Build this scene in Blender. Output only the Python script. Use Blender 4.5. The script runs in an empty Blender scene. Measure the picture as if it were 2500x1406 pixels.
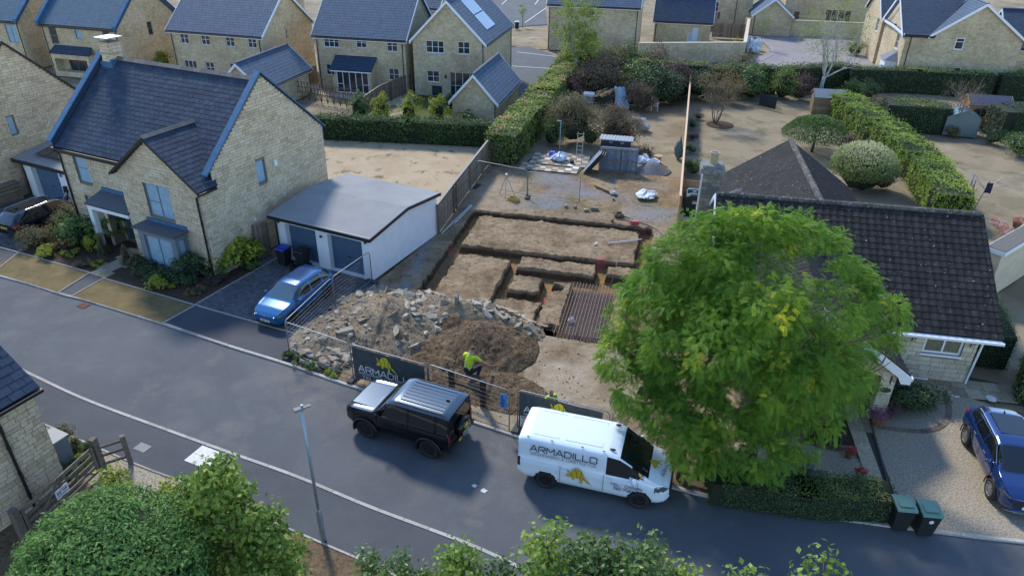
import bpy, bmesh, math, random
import numpy as np
from mathutils import Vector, Matrix
from mathutils.geometry import tessellate_polygon
random.seed(7); RNG = np.random.default_rng(7)
SC = bpy.context.scene
COL = SC.collection
R = math.radians
# ------------------------------------------------------------------ camera
CAM_H = 17.5; FPX = 1740.0; PITCH = R(29.47); ROLL = R(-0.742)
_cp, _sp = math.cos(PITCH), math.sin(PITCH); _c, _s = math.cos(ROLL), math.sin(ROLL)
CM = np.array([[1,0,0], [0,-_sp, _cp], [0,-_cp, -_sp]]) @ np.array([[_c, -_s, 0], [_s, _c, 0], [0,0,1]])
cam = bpy.data.cameras.new('camera'); camo = bpy.data.objects.new('camera', cam); COL.objects.link(camo)
camo.matrix_world = Matrix(((CM[0,0], -CM[0,1], -CM[0,2], 0),(CM[1,0], -CM[1,1], -CM[1,2], 0),
       (CM[2,0], -CM[2,1], -CM[2,2], CAM_H),(0,0,0,1)))
cam.sensor_width = 36; cam.lens = FPX / 2500*36; cam.clip_end = 2000; cam.clip_start = 0.2
SC.camera = camo
# ------------------------------------------------------------------ sky, sun, exposure
SUN_AZ = math.atan2(-0.42,0.91)      # measured from +Y towards +X
SUN_EL = R(43)
w = bpy.data.worlds.new('World'); SC.world = w; w.use_nodes = True
nt = w.node_tree; bg = nt.nodes['Background']; sky = nt.nodes.new('ShaderNodeTexSky')
sky.sky_type = 'NISHITA'; sky.sun_disc = False; sky.sun_elevation = SUN_EL; sky.sun_rotation = SUN_AZ
sky.air_density = 1.0; sky.dust_density = 0.0; sky.ozone_density = 3.5
nt.links.new(sky.outputs[0], bg.inputs[0]); bg.inputs[1].default_value = 0.14
sun = bpy.data.lights.new('sun', 'SUN'); suno = bpy.data.objects.new('sun', sun); COL.objects.link(suno)
sun.energy = 1.9; sun.angle = R(8.0); sun.color = (1.0,0.93,0.82)
_d = Vector((math.sin(SUN_AZ) * math.cos(SUN_EL), math.cos(SUN_AZ) * math.cos(SUN_EL), math.sin(SUN_EL)))
suno.rotation_euler = _d.to_track_quat('Z', 'Y').to_euler()
suno.location = (-10,30,60)
vs = SC.view_settings; vs.view_transform = 'Standard'; vs.look = 'None'; vs.exposure = 1.25; vs.gamma = 1.0
try: vs.use_curve_mapping = False
except Exception: pass

# ------------------------------------------------------------------ placing: a point of the photograph on the level z
def at(x, y, z=0.0):
 d = CM @ np.array([(x - 1250) / FPX, (y - 703) / FPX, 1.0]); t = (z - CAM_H) / d[2]
 return Vector((d[0] * t, d[1] * t, z))
def ats(pts, z=0.0): return [at(px, py, z) for px, py in pts]
def axes(deg):
 a = R(deg); return Vector((math.cos(a), math.sin(a),0)), Vector((-math.sin(a), math.cos(a),0))

# ------------------------------------------------------------------ materials
MATS = {}
def _new(name):
 m = bpy.data.materials.new(name); m.use_nodes = True
 return m, m.node_tree, m.node_tree.nodes['Principled BSDF']
def N(nt, t, **kw):
 n = nt.nodes.new(t)
 for k, v in kw.items(): setattr(n, k, v)
 return n
def ramp(nt, fac, stops, interp='LINEAR'):
 r = N(nt, 'ShaderNodeValToRGB'); e = r.color_ramp.elements; r.color_ramp.interpolation = interp
 while len(e) < len(stops): e.new(0.5)
 for el, (p, c) in zip(e, stops): el.position = p; el.color = (*c, 1)
 nt.links.new(fac, r.inputs[0]); return r.outputs[0]
def noise(nt, scale, detail=4, rough=0.55, vec=None, dist=0.0):
 n = N(nt, 'ShaderNodeTexNoise'); n.inputs['Scale'].default_value = scale; n.inputs['Detail'].default_value = detail
 n.inputs['Roughness'].default_value = rough; n.inputs['Distortion'].default_value = dist
 if vec: nt.links.new(vec, n.inputs['Vector'])
 return n.outputs[0]
def coords(nt, world=False):
 if world:
  return N(nt, 'ShaderNodeNewGeometry').outputs['Position']
 return N(nt, 'ShaderNodeTexCoord').outputs['Object']
def mixc(nt, fac, a, b, mode='MIX'):
 m = N(nt, 'ShaderNodeMix', data_type='RGBA', blend_type=mode)
 if hasattr(fac, 'links'): nt.links.new(fac, m.inputs[0])
 else: m.inputs[0].default_value = fac
 for v, i in ((a, 6),(b, 7)):
  if hasattr(v, 'links'): nt.links.new(v, m.inputs[i])
  else: m.inputs[i].default_value = (*v, 1)
 return m.outputs[2]
def mth(nt, op, a, b=0.0, c=None):
 m = N(nt, 'ShaderNodeMath', operation=op)
 for i, v in enumerate((a, b, c)):
  if v is None: continue
  if hasattr(v, 'links'): nt.links.new(v, m.inputs[i])
  else: m.inputs[i].default_value = v
 return m.outputs[0]
def bump(nt, b, h, strength=0.3, dist=0.02):
 n = N(nt, 'ShaderNodeBump'); n.inputs['Strength'].default_value = strength; n.inputs['Distance'].default_value = dist
 nt.links.new(h, n.inputs['Height']); nt.links.new(n.outputs[0], b.inputs['Normal'])
def islrand(nt):
 g = N(nt, 'ShaderNodeNewGeometry').outputs['Random Per Island']; o = N(nt, 'ShaderNodeObjectInfo').outputs['Random']
 return mth(nt, 'FRACT', mth(nt, 'ADD', g, o))

def simple(name, col, rough=0.6, metal=0.0, spec=0.5, coat=0.0, var=0.0, vscale=8.0, bstr=0.0, bscale=60.0):
 if name in MATS: return MATS[name]
 m, nt, b = _new(name)
 b.inputs['Base Color'].default_value = (*col, 1); b.inputs['Roughness'].default_value = rough
 b.inputs['Metallic'].default_value = metal; b.inputs['Specular IOR Level'].default_value = spec
 b.inputs['Coat Weight'].default_value = coat; b.inputs['Coat Roughness'].default_value = 0.04
 if var:
  c = noise(nt, vscale, 5,0.6, coords(nt))
  lo = tuple(x * (1 - var) for x in col); hi = tuple(min(1, x * (1 + var)) for x in col)
  nt.links.new(ramp(nt, c, [(0.3, lo),(0.7, hi)]), b.inputs['Base Color'])
 if bstr: bump(nt, b, noise(nt, bscale, 3,0.6, coords(nt)), bstr, 0.01)
 MATS[name] = m; return m
def speckle(name, cols, scales, rough=0.9, bstr=0.4, bscale=40, bdist=0.02, extra=None):
 """layered noise ground: cols[0] base, the others laid over it by noise of the given scale / threshold"""
 if name in MATS: return MATS[name]
 m, nt, b = _new(name); v = coords(nt, True)
 b.inputs['Roughness'].default_value = rough; b.inputs['Specular IOR Level'].default_value = 0.25
 cur = cols[0]
 for c, (sc, lo, hi, amt) in zip(cols[1:], scales):
  f = ramp(nt, noise(nt, sc, 6,0.62, v, 0.3), [(lo, (0,0,0)),(hi, (amt, amt, amt))])
  cur = mixc(nt, f, cur, c)
 if extra: cur = extra(nt, v, cur)
 nt.links.new(cur, b.inputs['Base Color'])
 bump(nt, b, noise(nt, bscale, 5,0.7, v), bstr, bdist)
 MATS[name] = m; return m
def piecemat(name, stops, rough=0.85, grain=0.25, gscale=25, bstr=0.35, bscale=60, spec=0.3, spot=None):
 """colour picked per separate piece, with grain on top"""
 if name in MATS: return MATS[name]
 m, nt, b = _new(name); b.inputs['Roughness'].default_value = rough; b.inputs['Specular IOR Level'].default_value = spec
 c = ramp(nt, islrand(nt), stops); v = coords(nt, True)
 g = noise(nt, gscale, 5,0.65, v)
 c = mixc(nt, grain, c, ramp(nt, g, [(0.3,(0.15,0.15,0.15)),(0.7,(0.95,0.95,0.95))]), 'OVERLAY')
 g2 = noise(nt, 0.7,4,0.6, v)
 c = mixc(nt, 0.22, c, ramp(nt, g2, [(0.35,(0.25,0.24,0.22)),(0.65,(0.72,0.72,0.72))]), 'OVERLAY')
 if spot:
  f = ramp(nt, noise(nt, spot[0], 3,0.6, v), [(spot[1], (0,0,0)),(spot[2], (1,1,1))]); c = mixc(nt, f, c, spot[3])
 nt.links.new(c, b.inputs['Base Color'])
 bump(nt, b, noise(nt, bscale, 4,0.7, v), bstr, 0.01)
 MATS[name] = m; return m
def masonry(name, c1, c2, mortar, bw=0.42, bh=0.16, rough=0.9):
 """coursed stone seen from afar; local x or y runs along the wall, z is up"""
 if name in MATS: return MATS[name]
 m, nt, b = _new(name); b.inputs['Roughness'].default_value = rough; b.inputs['Specular IOR Level'].default_value = 0.25
 tc = N(nt, 'ShaderNodeTexCoord').outputs['Object']; sp = N(nt, 'ShaderNodeSeparateXYZ'); nt.links.new(tc, sp.inputs[0])
 cb = N(nt, 'ShaderNodeCombineXYZ'); nt.links.new(mth(nt, 'ADD', sp.outputs[0], sp.outputs[1]), cb.inputs[0]); nt.links.new(sp.outputs[2], cb.inputs[1])
 br = N(nt, 'ShaderNodeTexBrick'); nt.links.new(cb.outputs[0], br.inputs['Vector'])
 br.inputs['Scale'].default_value = 1; br.inputs['Brick Width'].default_value = bw; br.inputs['Row Height'].default_value = bh
 br.inputs['Mortar Size'].default_value = 0.012; br.inputs['Mortar Smooth'].default_value = 0.3; br.offset = 0.41; br.squash = 0.8; br.squash_frequency = 3
 br.inputs['Color1'].default_value = (*c1,1); br.inputs['Color2'].default_value = (*c2,1); br.inputs['Mortar'].default_value = (*mortar, 1)
 v = coords(nt, True)
 c = mixc(nt, 0.35, br.outputs[0], ramp(nt, noise(nt, 3.5,6,0.7, v), [(0.3,(0.2,0.2,0.2)),(0.7,(0.9,0.9,0.9))]), 'OVERLAY')
 c = mixc(nt, 0.3, c, ramp(nt, noise(nt, 0.5,3,0.6, v), [(0.35,(0.3,0.28,0.24)),(0.65,(0.7,0.72,0.75))]), 'OVERLAY')
 nt.links.new(c, b.inputs['Base Color'])
 bump(nt, b, mth(nt, 'SUBTRACT', noise(nt, 30,4,0.7, v), mth(nt, 'MULTIPLY', br.outputs[1], 1.5)),0.5,0.02)
 MATS[name] = m; return m
def tiled(name, col, col2, gauge=0.3, width=0.3, rough=0.6):
 """far roof tiles: rows follow the slope through the local z, columns the ridge direction"""
 if name in MATS: return MATS[name]
 m, nt, b = _new(name); b.inputs['Roughness'].default_value = rough
 uv = N(nt, 'ShaderNodeUVMap').outputs[0]
 br = N(nt, 'ShaderNodeTexBrick'); nt.links.new(uv, br.inputs['Vector'])
 br.inputs['Scale'].default_value = 1; br.inputs['Brick Width'].default_value = width; br.inputs['Row Height'].default_value = gauge
 br.inputs['Mortar Size'].default_value = 0.02; br.inputs['Mortar Smooth'].default_value = 0.6
 br.inputs['Color1'].default_value = (*col, 1); br.inputs['Color2'].default_value = (*col2,1)
 br.inputs['Mortar'].default_value = tuple(x * 0.35 for x in col)+(1,)
 v = coords(nt, True)
 c = mixc(nt, 0.4, br.outputs[0], ramp(nt, noise(nt, 2.0,6,0.7, v), [(0.3,(0.25,0.25,0.25)),(0.7,(0.85,0.85,0.85))]), 'OVERLAY')
 nt.links.new(c, b.inputs['Base Color'])
 sp = N(nt, 'ShaderNodeSeparateXYZ'); nt.links.new(uv, sp.inputs[0])
 saw = mth(nt, 'FRACT', mth(nt, 'DIVIDE', sp.outputs[1], gauge))
 bump(nt, b, mth(nt, 'SUBTRACT', mth(nt, 'SUBTRACT', 1.0, saw), mth(nt, 'MULTIPLY', br.outputs[1], 0.5)),0.8,0.04)
 MATS[name] = m; return m
def leafmat(name, stops, rough=0.55, trans=0.35):
 if name in MATS: return MATS[name]
 m, nt, b = _new(name)
 at_ = N(nt, 'ShaderNodeAttribute', attribute_name='rnd')
 c = ramp(nt, at_.outputs['Fac'], stops); b.inputs['Roughness'].default_value = rough; b.inputs['Specular IOR Level'].default_value = 0.35
 nt.links.new(c, b.inputs['Base Color'])
 t = N(nt, 'ShaderNodeBsdfTranslucent'); mx = N(nt, 'ShaderNodeMixShader'); mx.inputs[0].default_value = trans
 tc = mixc(nt, 0.5, c, (0.25,0.4,0.03), 'MULTIPLY'); tc = mixc(nt, 0.6, c, (0.5,0.75,0.1), 'MULTIPLY')
 nt.links.new(c, t.inputs[0]); nt.links.new(b.outputs[0], mx.inputs[1]); nt.links.new(t.outputs[0], mx.inputs[2])
 nt.links.new(mx.outputs[0], nt.nodes['Material Output'].inputs[0]); MATS[name] = m; return m

# ------------------------------------------------------------------ meshes and objects
class MB:
 def __init__(s): s.v = []; s.f = []; s.m = []; s.uv = {}
 def add(s, vs, fs, mi=0):
  o = len(s.v); s.v += [tuple(x) for x in vs]
  for f in fs: s.f.append(tuple(i + o for i in f)); s.m.append(mi)
  return s
 def quad(s, a, b, c, d, mi=0): return s.add([a, b, c, d], [(0,1,2,3)], mi)
 def box(s, lo, hi, mi=0, M=None):
  x0, y0, z0 = lo; x1, y1, z1 = hi
  vs = [(x0, y0, z0),(x1, y0, z0),(x1, y1, z0),(x0, y1, z0),(x0, y0, z1),(x1, y0, z1),(x1, y1, z1),(x0, y1, z1)]
  if M is not None: vs = [tuple(M @ Vector(p)) for p in vs]
  return s.add(vs, [(0,3,2,1),(4,5,6,7),(0,1,5,4),(1,2,6,5),(2,3,7,6),(3,0,4,7)], mi)
 def cbox(s, c, sz, rz=0, mi=0, rx=0, ry=0):
  M = Matrix.Translation(c) @ Matrix.Rotation(rz, 4, 'Z') @ Matrix.Rotation(ry, 4, 'Y') @ Matrix.Rotation(rx, 4, 'X')
  h = [q / 2 for q in sz]; return s.box([-q for q in h], h, mi, M)
 def poly(s, pts, mi=0):
  return s.add(pts, [tuple(range(len(pts)))], mi)
 def prism(s, pts, dz, mi=0, axis=None):
  """extrude a planar polygon by vector dz"""
  n = len(pts); dz = Vector(dz); a = [Vector(p) for p in pts]; b = [p + dz for p in a]
  fs = [tuple(range(n))[::-1], tuple(range(n, 2 * n))]+[(i, (i + 1) % n, n + (i + 1) % n, n + i) for i in range(n)]
  return s.add(a + b, fs, mi)
 def cyl(s, p0, p1, r0, r1=None, n=10, mi=0, cap=True):
  r1 = r0 if r1 is None else r1; p0, p1 = Vector(p0), Vector(p1); d = (p1 - p0).normalized()
  u = d.orthogonal().normalized(); v = d.cross(u); vs = []
  for p, r in ((p0, r0),(p1, r1)):
   for i in range(n):
    a = 2 * math.pi * i / n; vs.append(p + u * (r * math.cos(a)) + v * (r * math.sin(a)))
  fs = [(i, (i + 1) % n, n + (i + 1) % n, n + i) for i in range(n)]
  if cap: fs += [tuple(range(n))[::-1], tuple(range(n, 2 * n))]
  return s.add(vs, fs, mi)
 def tube(s, pts, r, n=6, mi=0, closed=False):
  pts = [Vector(p) for p in pts]; k = len(pts); rr = r if isinstance(r, (list, tuple)) else [r] * k; vs = []
  u = None
  for i, p in enumerate(pts):
   a = pts[(i - 1) % k] if (i or closed) else p; b = pts[(i + 1) % k] if (i < k - 1 or closed) else p
   d = (b - a).normalized()
   u = d.orthogonal().normalized() if u is None else (u - d * u.dot(d)).normalized()
   w_ = d.cross(u)
   for j in range(n):
    t = 2 * math.pi * j / n; vs.append(p + (u * math.cos(t) + w_ * math.sin(t)) * rr[i])
  fs = []
  for i in range(k if closed else k - 1):
   for j in range(n):
    fs.append((i * n + j, i * n + (j + 1) % n, ((i + 1) % k) * n + (j + 1) % n, ((i + 1) % k) * n + j))
  if not closed: fs += [tuple(range(n))[::-1], tuple(range((k - 1) * n, k * n))]
  return s.add(vs, fs, mi)
 def lathe(s, prof, c=(0,0,0), n=16, mi=0, axis='Z'):
  vs = []; c = Vector(c)
  for r, z in prof:
   for i in range(n):
    a = 2 * math.pi * i / n; x, y = r * math.cos(a), r * math.sin(a)
    vs.append(c + (Vector((x, y, z)) if axis == 'Z' else Vector((x, z, y)) if axis == 'Y' else Vector((z, x, y))))
  fs = []
  for k in range(len(prof)-1):
   for i in range(n): fs.append((k * n + i, k * n + (i + 1) % n, (k + 1) * n + (i + 1) % n, (k + 1) * n + i))
  fs += [tuple(range(n))[::-1], tuple(range((len(prof)-1) * n, len(prof) * n))]
  return s.add(vs, fs, mi)
 def ball(s, c, r, nu=10, nv=7, mi=0, jit=0.0):
  c = Vector(c); rr = r if isinstance(r, (tuple, list)) else (r, r, r); vs = []; fs = []
  for j in range(nv + 1):
   th = math.pi * j / nv
   for i in range(nu):
    ph = 2 * math.pi * i / nu; q = 1 + random.uniform(-jit, jit)
    vs.append(c + Vector((rr[0] * q * math.sin(th) * math.cos(ph), rr[1] * q * math.sin(th) * math.sin(ph), rr[2] * q * math.cos(th))))
  for j in range(nv):
   for i in range(nu): fs.append((j * nu + i, (j + 1) * nu + i, (j + 1) * nu + (i + 1) % nu, j * nu + (i + 1) % nu))
  return s.add(vs, fs, mi)
 def mesh(s, name, mats, smooth=False):
  me = bpy.data.meshes.new(name); me.from_pydata(s.v, [], s.f)
  for m in (mats if isinstance(mats, (list, tuple)) else [mats]): me.materials.append(m)
  if any(s.m): me.polygons.foreach_set('material_index', s.m)
  if smooth: me.polygons.foreach_set('use_smooth', [True] * len(s.f))
  me.update(); return me
 def build(s, name, mats, parent=None, smooth=False, loc=None, rz=None, M=None):
  return link(name, s.mesh(name, mats, smooth), parent, loc, rz, M)
def link(name, me, parent=None, loc=None, rz=None, M=None):
 o = bpy.data.objects.new(name, me); COL.objects.link(o)
 if parent is not None: o.parent = parent
 if M is not None: o.matrix_local = M
 if loc is not None: o.location = loc
 if rz is not None: o.rotation_euler = (0,0, rz)
 return o
def tag(o, label, cat, group=None, kind=None):
 o['label'] = label; o['category'] = cat
 if group: o['group'] = group
 if kind: o['kind'] = kind
 return o
def thing(name, label, cat, loc=(0,0,0), rz=0.0, group=None):
 o = bpy.data.objects.new(name, None); COL.objects.link(o); o.location = loc; o.rotation_euler = (0,0, rz); o.empty_display_size = 0.2
 return tag(o, label, cat, group)
def structure(o): o['kind'] = 'structure'; return o
def stuff(o): o['kind'] = 'stuff'; return o
def copytree(o, parent=None):
 c = o.copy(); COL.objects.link(c); c.parent = parent
 for ch in list(o.children): copytree(ch, c)
 return c
def sheet(name, pts, z, mat, parent=None):
 """flat polygon on the level z"""
 p3 = [Vector((p[0], p[1], z)) for p in pts]; tr = tessellate_polygon([p3]); mb = MB()
 fs = []
 for t in tr:
  a, b, c = (p3[i] for i in t); fs.append(tuple(t) if (b - a).cross(c - a).z > 0 else tuple(t)[::-1])
 mb.add(p3, fs); o = mb.build(name, mat, parent)
 return structure(o) if parent is None else o
def smoothline(pts, n=8):
 P = [Vector(p) for p in pts]; P = [P[0]*2 - P[1]] + P + [P[-1]*2 - P[-2]]; out = []
 for i in range(1, len(P)-2):
  for k in range(n):
   t = k / n; a, b, c, d = P[i - 1], P[i], P[i + 1], P[i + 2]
   out.append(0.5*((2 * b)+(c - a) * t + (2 * a - 5 * b + 4 * c - d) * t * t + (3 * b - a - 3 * c + d) * t ** 3))
 out.append(P[-2]); return out
def resample(pts, step):
 out = [pts[0].copy()]; acc = 0.0
 for a, b in zip(pts, pts[1:]):
  L = (b - a).length; d = step - acc
  while d <= L: out.append(a.lerp(b, d / L)); d += step
  acc = (acc + L) % step
 return out
_unit = {}
def unitbox(mat, bev=0.0):
 """unit cube -0.5..0.5 with softened front edges, shared by alike pieces"""
 k = (mat.name, bev)
 if k not in _unit:
  b = bmesh.new(); bmesh.ops.create_cube(b, size=1.0)
  if bev: bmesh.ops.bevel(b, geom=[e for e in b.edges], offset=bev, segments=1, affect='EDGES')
  me = bpy.data.meshes.new('piece'); b.to_mesh(me); b.free(); me.materials.append(mat); _unit[k] = me
 return _unit[k]
# ------------------------------------------------------------------ alike pieces: the largest in view as objects, the rest joined
_CUBE = np.array([(-.5,-.5,-.5),(.5,-.5,-.5),(.5,.5,-.5),(-.5,.5,-.5),(-.5,-.5,.5),(.5,-.5,.5),(.5,.5,.5),(-.5,.5,.5)])
_CF = [(0,3,2,1),(4,5,6,7),(0,1,5,4),(1,2,6,5),(2,3,7,6),(3,0,4,7)]
def pieces(name, mats4, mesh, parent, nobj=300, key=None, restname=None):
 """mats4: list of 4x4 (parent-local) placing the shared mesh"""
 if key: mats4 = sorted(mats4, key=key)
 for M in mats4[:nobj]: link(name, mesh, parent, M=M)
 rest = mats4[nobj:]
 if rest:
  n = len(mesh.vertices); co = np.empty(n * 3, np.float32); mesh.vertices.foreach_get('co', co); co = co.reshape(-1,3)
  co4 = np.c_[co, np.ones(n)]; F = [tuple(p.vertices) for p in mesh.polygons]
  A = np.array([np.array(M) for M in rest]); V = np.einsum('kij,nj->kni', A, co4)[:, :, :3].reshape(-1,3)
  nl = sum(len(f) for f in F); idx = np.concatenate([np.array(f) for f in F])
  loops = (idx[None, :]+(np.arange(len(rest)) * n)[:, None]).ravel()
  ls = np.concatenate([[0], np.cumsum([len(f) for f in F])[:-1]])
  starts = (ls[None, :]+(np.arange(len(rest)) * nl)[:, None]).ravel()
  me = bpy.data.meshes.new(restname or name + '_field'); me.vertices.add(len(V)); me.vertices.foreach_set('co', V.ravel().astype(np.float32))
  me.loops.add(len(loops)); me.loops.foreach_set('vertex_index', loops.astype(np.int32))
  me.polygons.add(len(starts)); me.polygons.foreach_set('loop_start', starts.astype(np.int32))
  for m in mesh.materials: me.materials.append(m)
  me.update(calc_edges=True); me.shade_flat(); stuff(link(restname or name + '_field', me, parent))
def inpoly(p, poly):
 x, y = p[0], p[1]; c = False; n = len(poly)
 for i in range(n):
  a, b = poly[i], poly[i - 1]
  if (a[1] > y) != (b[1] > y) and x < (b[0] - a[0])*(y - a[1])/(b[1] - a[1]) + a[0]: c = not c
 return c
def pave(name, poly, yaw, sx, sy, gap, z, th, mesh, parent, nobj=300, brk=0.5, jit=0.003, rest=None):
 e1, e2 = axes(yaw); o = poly[0]; us = [(p - o).dot(e1) for p in poly]; vs_ = [(p - o).dot(e2) for p in poly]; out = []
 j = 0; v = min(vs_)
 while v < max(vs_):
  u = min(us)-(sx * brk if j % 2 else 0)
  while u < max(us):
   c = o + e1*(u + sx / 2) + e2*(v + sy / 2)
   if inpoly(c, poly):
    out.append(Matrix.Translation((c.x, c.y, z - th / 2 + random.uniform(-jit, jit))) @ Matrix.Rotation(R(yaw) + random.uniform(-.006,.006),4, 'Z')
                           @ Matrix.Rotation(random.uniform(-.01,.01),4, 'X') @ Matrix.Diagonal((sx - gap, sy - gap, th, 1)))
   u += sx
  v += sy; j += 1
 pieces(name, out, mesh, parent, nobj, key=lambda M: M.translation.y, restname=rest)
# ------------------------------------------------------------------ ground materials
def _dry(nt, v, cur):
 f = ramp(nt, noise(nt, 55,4,0.7, v), [(0.3,(0.2,0.2,0.2)),(0.7,(0.85,0.85,0.85))])
 return mixc(nt, 0.5, cur, f, 'OVERLAY')
M_DRY = speckle('dry lawn', [(0.25,0.20,0.13),(0.175,0.138,0.085),(0.33,0.275,0.19),(0.105,0.10,0.05)],
    [(0.22,0.45,0.6,0.85),(0.16,0.5,0.66,0.85),(0.6,0.54,0.68,0.8)], 0.95,0.5,35,0.03, _dry)
M_PALE = speckle('parched lawn', [(0.40,0.315,0.205),(0.32,0.235,0.145),(0.11,0.085,0.045),(0.12,0.115,0.05)],
                 [(0.4,0.45,0.65,0.7),(0.9,0.585,0.65,0.8),(0.45,0.6,0.72,0.8)], 0.95,0.5,35,0.03, _dry)
M_VERGE = speckle('verge grass', [(0.16,0.118,0.052),(0.10,0.082,0.036),(0.22,0.165,0.085),(0.055,0.048,0.022)],
                  [(0.8,0.4,0.65,0.8),(1.5,0.5,0.7,0.7),(2.2,0.62,0.72,0.8)], 0.95,0.6,45,0.03, _dry)
def _road(nt, v, cur):
 f = ramp(nt, noise(nt, 90,3,0.8, v), [(0.3,(0.25,0.25,0.25)),(0.7,(0.8,0.8,0.8))])
 for (px, py, rad, amt, col) in ((790,948,2.6,.75,(.24,.185,.125)),(1215,1090,2.0,.7,(.22,.18,.13)),(700,910,1.5,.6,(.22,.17,.115)),(1400,1265,2.2,.4,(.2,.2,.19)),(1180,1195,1.2,.35,(.2,.2,.19)),(1700,1255,1.6,.35,(.2,.18,.15))):
  c = at(px, py); vm = N(nt, 'ShaderNodeVectorMath', operation='DISTANCE'); nt.links.new(v, vm.inputs[0]); vm.inputs[1].default_value = (c.x, c.y, -.05)
  k = mth(nt, 'MULTIPLY', ramp(nt, mth(nt, 'DIVIDE', vm.outputs['Value'], rad), [(0.1,(1,1,1)),(1,(0,0,0))]), ramp(nt, noise(nt, 1.4,6,.75, v, .6), [(.42,(0,0,0)),(.62,(1,1,1))])); cur = mixc(nt, mth(nt, 'MULTIPLY', k, amt * .45), cur, col)
 cur = mixc(nt, ramp(nt, noise(nt, .9,8,.85, v, 2.5), [(.492,(0,0,0)),(.5,(.35,.35,.35)),(.508,(0,0,0))]), cur, (.03,.032,.036))
 return mixc(nt, 0.6, cur, f, 'OVERLAY')
M_ROAD = speckle('asphalt', [(0.098,0.104,0.113),(0.080,0.086,0.096),(0.135,0.134,0.132),(0.20,0.175,0.14)],
                 [(0.22,0.4,0.58,0.95),(0.55,0.5,0.7,0.6),(0.42,0.6,0.78,0.6)], 0.85,0.35,120,0.008, _road)
M_PATH = speckle('footway asphalt', [(0.078,0.083,0.092),(0.062,0.066,0.075),(0.1,0.1,0.1)], [(0.35,0.4,0.62,0.9),(1.2,0.55,0.75,0.5)], 0.85,0.35,130,0.008, _road)
M_NEWTAR = speckle('apron asphalt', [(0.058,0.063,0.074),(0.046,0.05,0.06)], [(0.4,0.4,0.62,0.9)], 0.8,0.35,130,0.008, _road)
M_KERB = piecemat('kerb concrete', [(0,(0.28,0.26,0.23)),(0.5,(0.36,0.34,0.31)),(1,(0.42,0.40,0.37))], 0.9,0.3,20)
M_EDGE = simple('edging concrete', (0.30,0.29,0.275),0.9, var=0.2, vscale=10)
M_GRAVEL = speckle('golden gravel', [(0.34,0.29,0.215),(0.19,0.155,0.11),(0.50,0.45,0.37),(0.26,0.245,0.22)],
                   [(16,0.47,0.56,0.85),(20,0.55,0.63,0.85),(0.5,0.5,0.7,0.5)], 0.95,0.9,16,0.03)
M_BARK = speckle('bark mulch', [(0.07,0.045,0.03),(0.03,0.02,0.014),(0.15,0.10,0.07)], [(14,0.45,0.6,0.9),(24,0.58,0.7,0.8)], 0.95,1.0,22,0.04)
M_STRAW = speckle('brown mulch', [(0.165,0.115,0.07),(0.085,0.055,0.032),(0.27,0.20,0.125),(0.10,0.09,0.04)], [(6,0.45,0.62,0.9),(20,0.55,0.7,0.8),(0.7,0.58,0.75,0.6)], 0.95,0.9,26,0.04)
M_SETT = piecemat('grey setts', [(0,(0.06,0.062,0.07)),(0.5,(0.085,0.088,0.098)),(1,(0.12,0.122,0.13))], 0.85,0.3,30)
M_SLAB = piecemat('stone slabs', [(0,(0.22,0.18,0.12)),(0.5,(0.30,0.25,0.17)),(1,(0.36,0.31,0.22))], 0.9,0.35,8)
M_JOINT = simple('joint sand', (0.05,0.047,0.042),0.95)
M_PURPLE = speckle('mauve paving', [(0.265,0.245,0.245),(0.215,0.195,0.198),(0.32,0.295,0.29)], [(0.4,0.4,0.6,0.8),(3.5,0.5,0.7,0.5)], 0.9,0.3,40)
M_PATIO = simple('patio stone', (0.42,0.36,0.26),0.9, var=0.25, vscale=2)
M_GREENLAWN = speckle('green lawn', [(0.06,0.085,0.02),(0.10,0.11,0.035),(0.03,0.05,0.012)], [(1.0,0.45,0.65,0.8),(6,0.5,0.7,0.7)], 0.95,0.6,50,0.03, _dry)

# ------------------------------------------------------------------ plot frame of the building site
SO = at(1157,512); S1, S2 = axes(-12.8)
def site(s, t, z=0.0): return Vector((SO.x, SO.y, 0)) + S1 * s + S2 * t + Vector((0,0, z))
HS0, HS1, HT0, HT1 = -4.6,12.6,-19.6,9.0     # extent of the dug ground
BIG = [(-700,-60),(700,-60),(700,900),(-700,900)]
hole = [site(HS0, HT0), site(HS1, HT0), site(HS1, HT1), site(HS0, HT1)]
gm = MB(); ov = [Vector((x, y, -0.1)) for x, y in BIG]; hv = [Vector((p.x, p.y, -0.1)) for p in hole]
gm.add(ov + hv, [(i, (i + 1) % 4,4+(i + 1) % 4,4 + i) for i in range(4)])
structure(gm.build('ground', M_DRY))
# ------------------------------------------------------------------ the lane
FAR_PX = [(-420,555),(-150,632),(0,675),(75,695),(150,720),(205,733),(300,762),(400,793),(560,847),(700,890),(860,945),(1100,1015),(1250,1063),(1450,1130),(1650,1193),(1850,1238),(2160,1283),(2500,1325),(2900,1362),(3300,1390)]
NEAR_PX = [(-420,690),(-150,812),(40,900),(200,975),(400,1050),(560,1108),(720,1165),(900,1240),(1140,1330),(1280,1395),(1420,1470),(1600,1580)]
BACK_PX = [(-420,800),(-150,918),(100,1030),(330,1130),(440,1172),(710,1290),(930,1385),(1060,1448),(1200,1525)]
FAR = smoothline(ats(FAR_PX),6); NEAR = smoothline(ats(NEAR_PX[:-1])+[Vector(p) for p in ((4.5,10.9,0),(9,9.8,0),(18,8.9,0))], 6); BACK = smoothline(ats(BACK_PX)+[Vector(p) for p in ((2.5,10.2,0),(7.5,8.2,0),(18,7.0,0))], 6)
sheet('road', FAR + NEAR[::-1], -0.05, M_ROAD)
sheet('footway', NEAR + BACK[::-1], -0.004, M_PATH)
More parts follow.
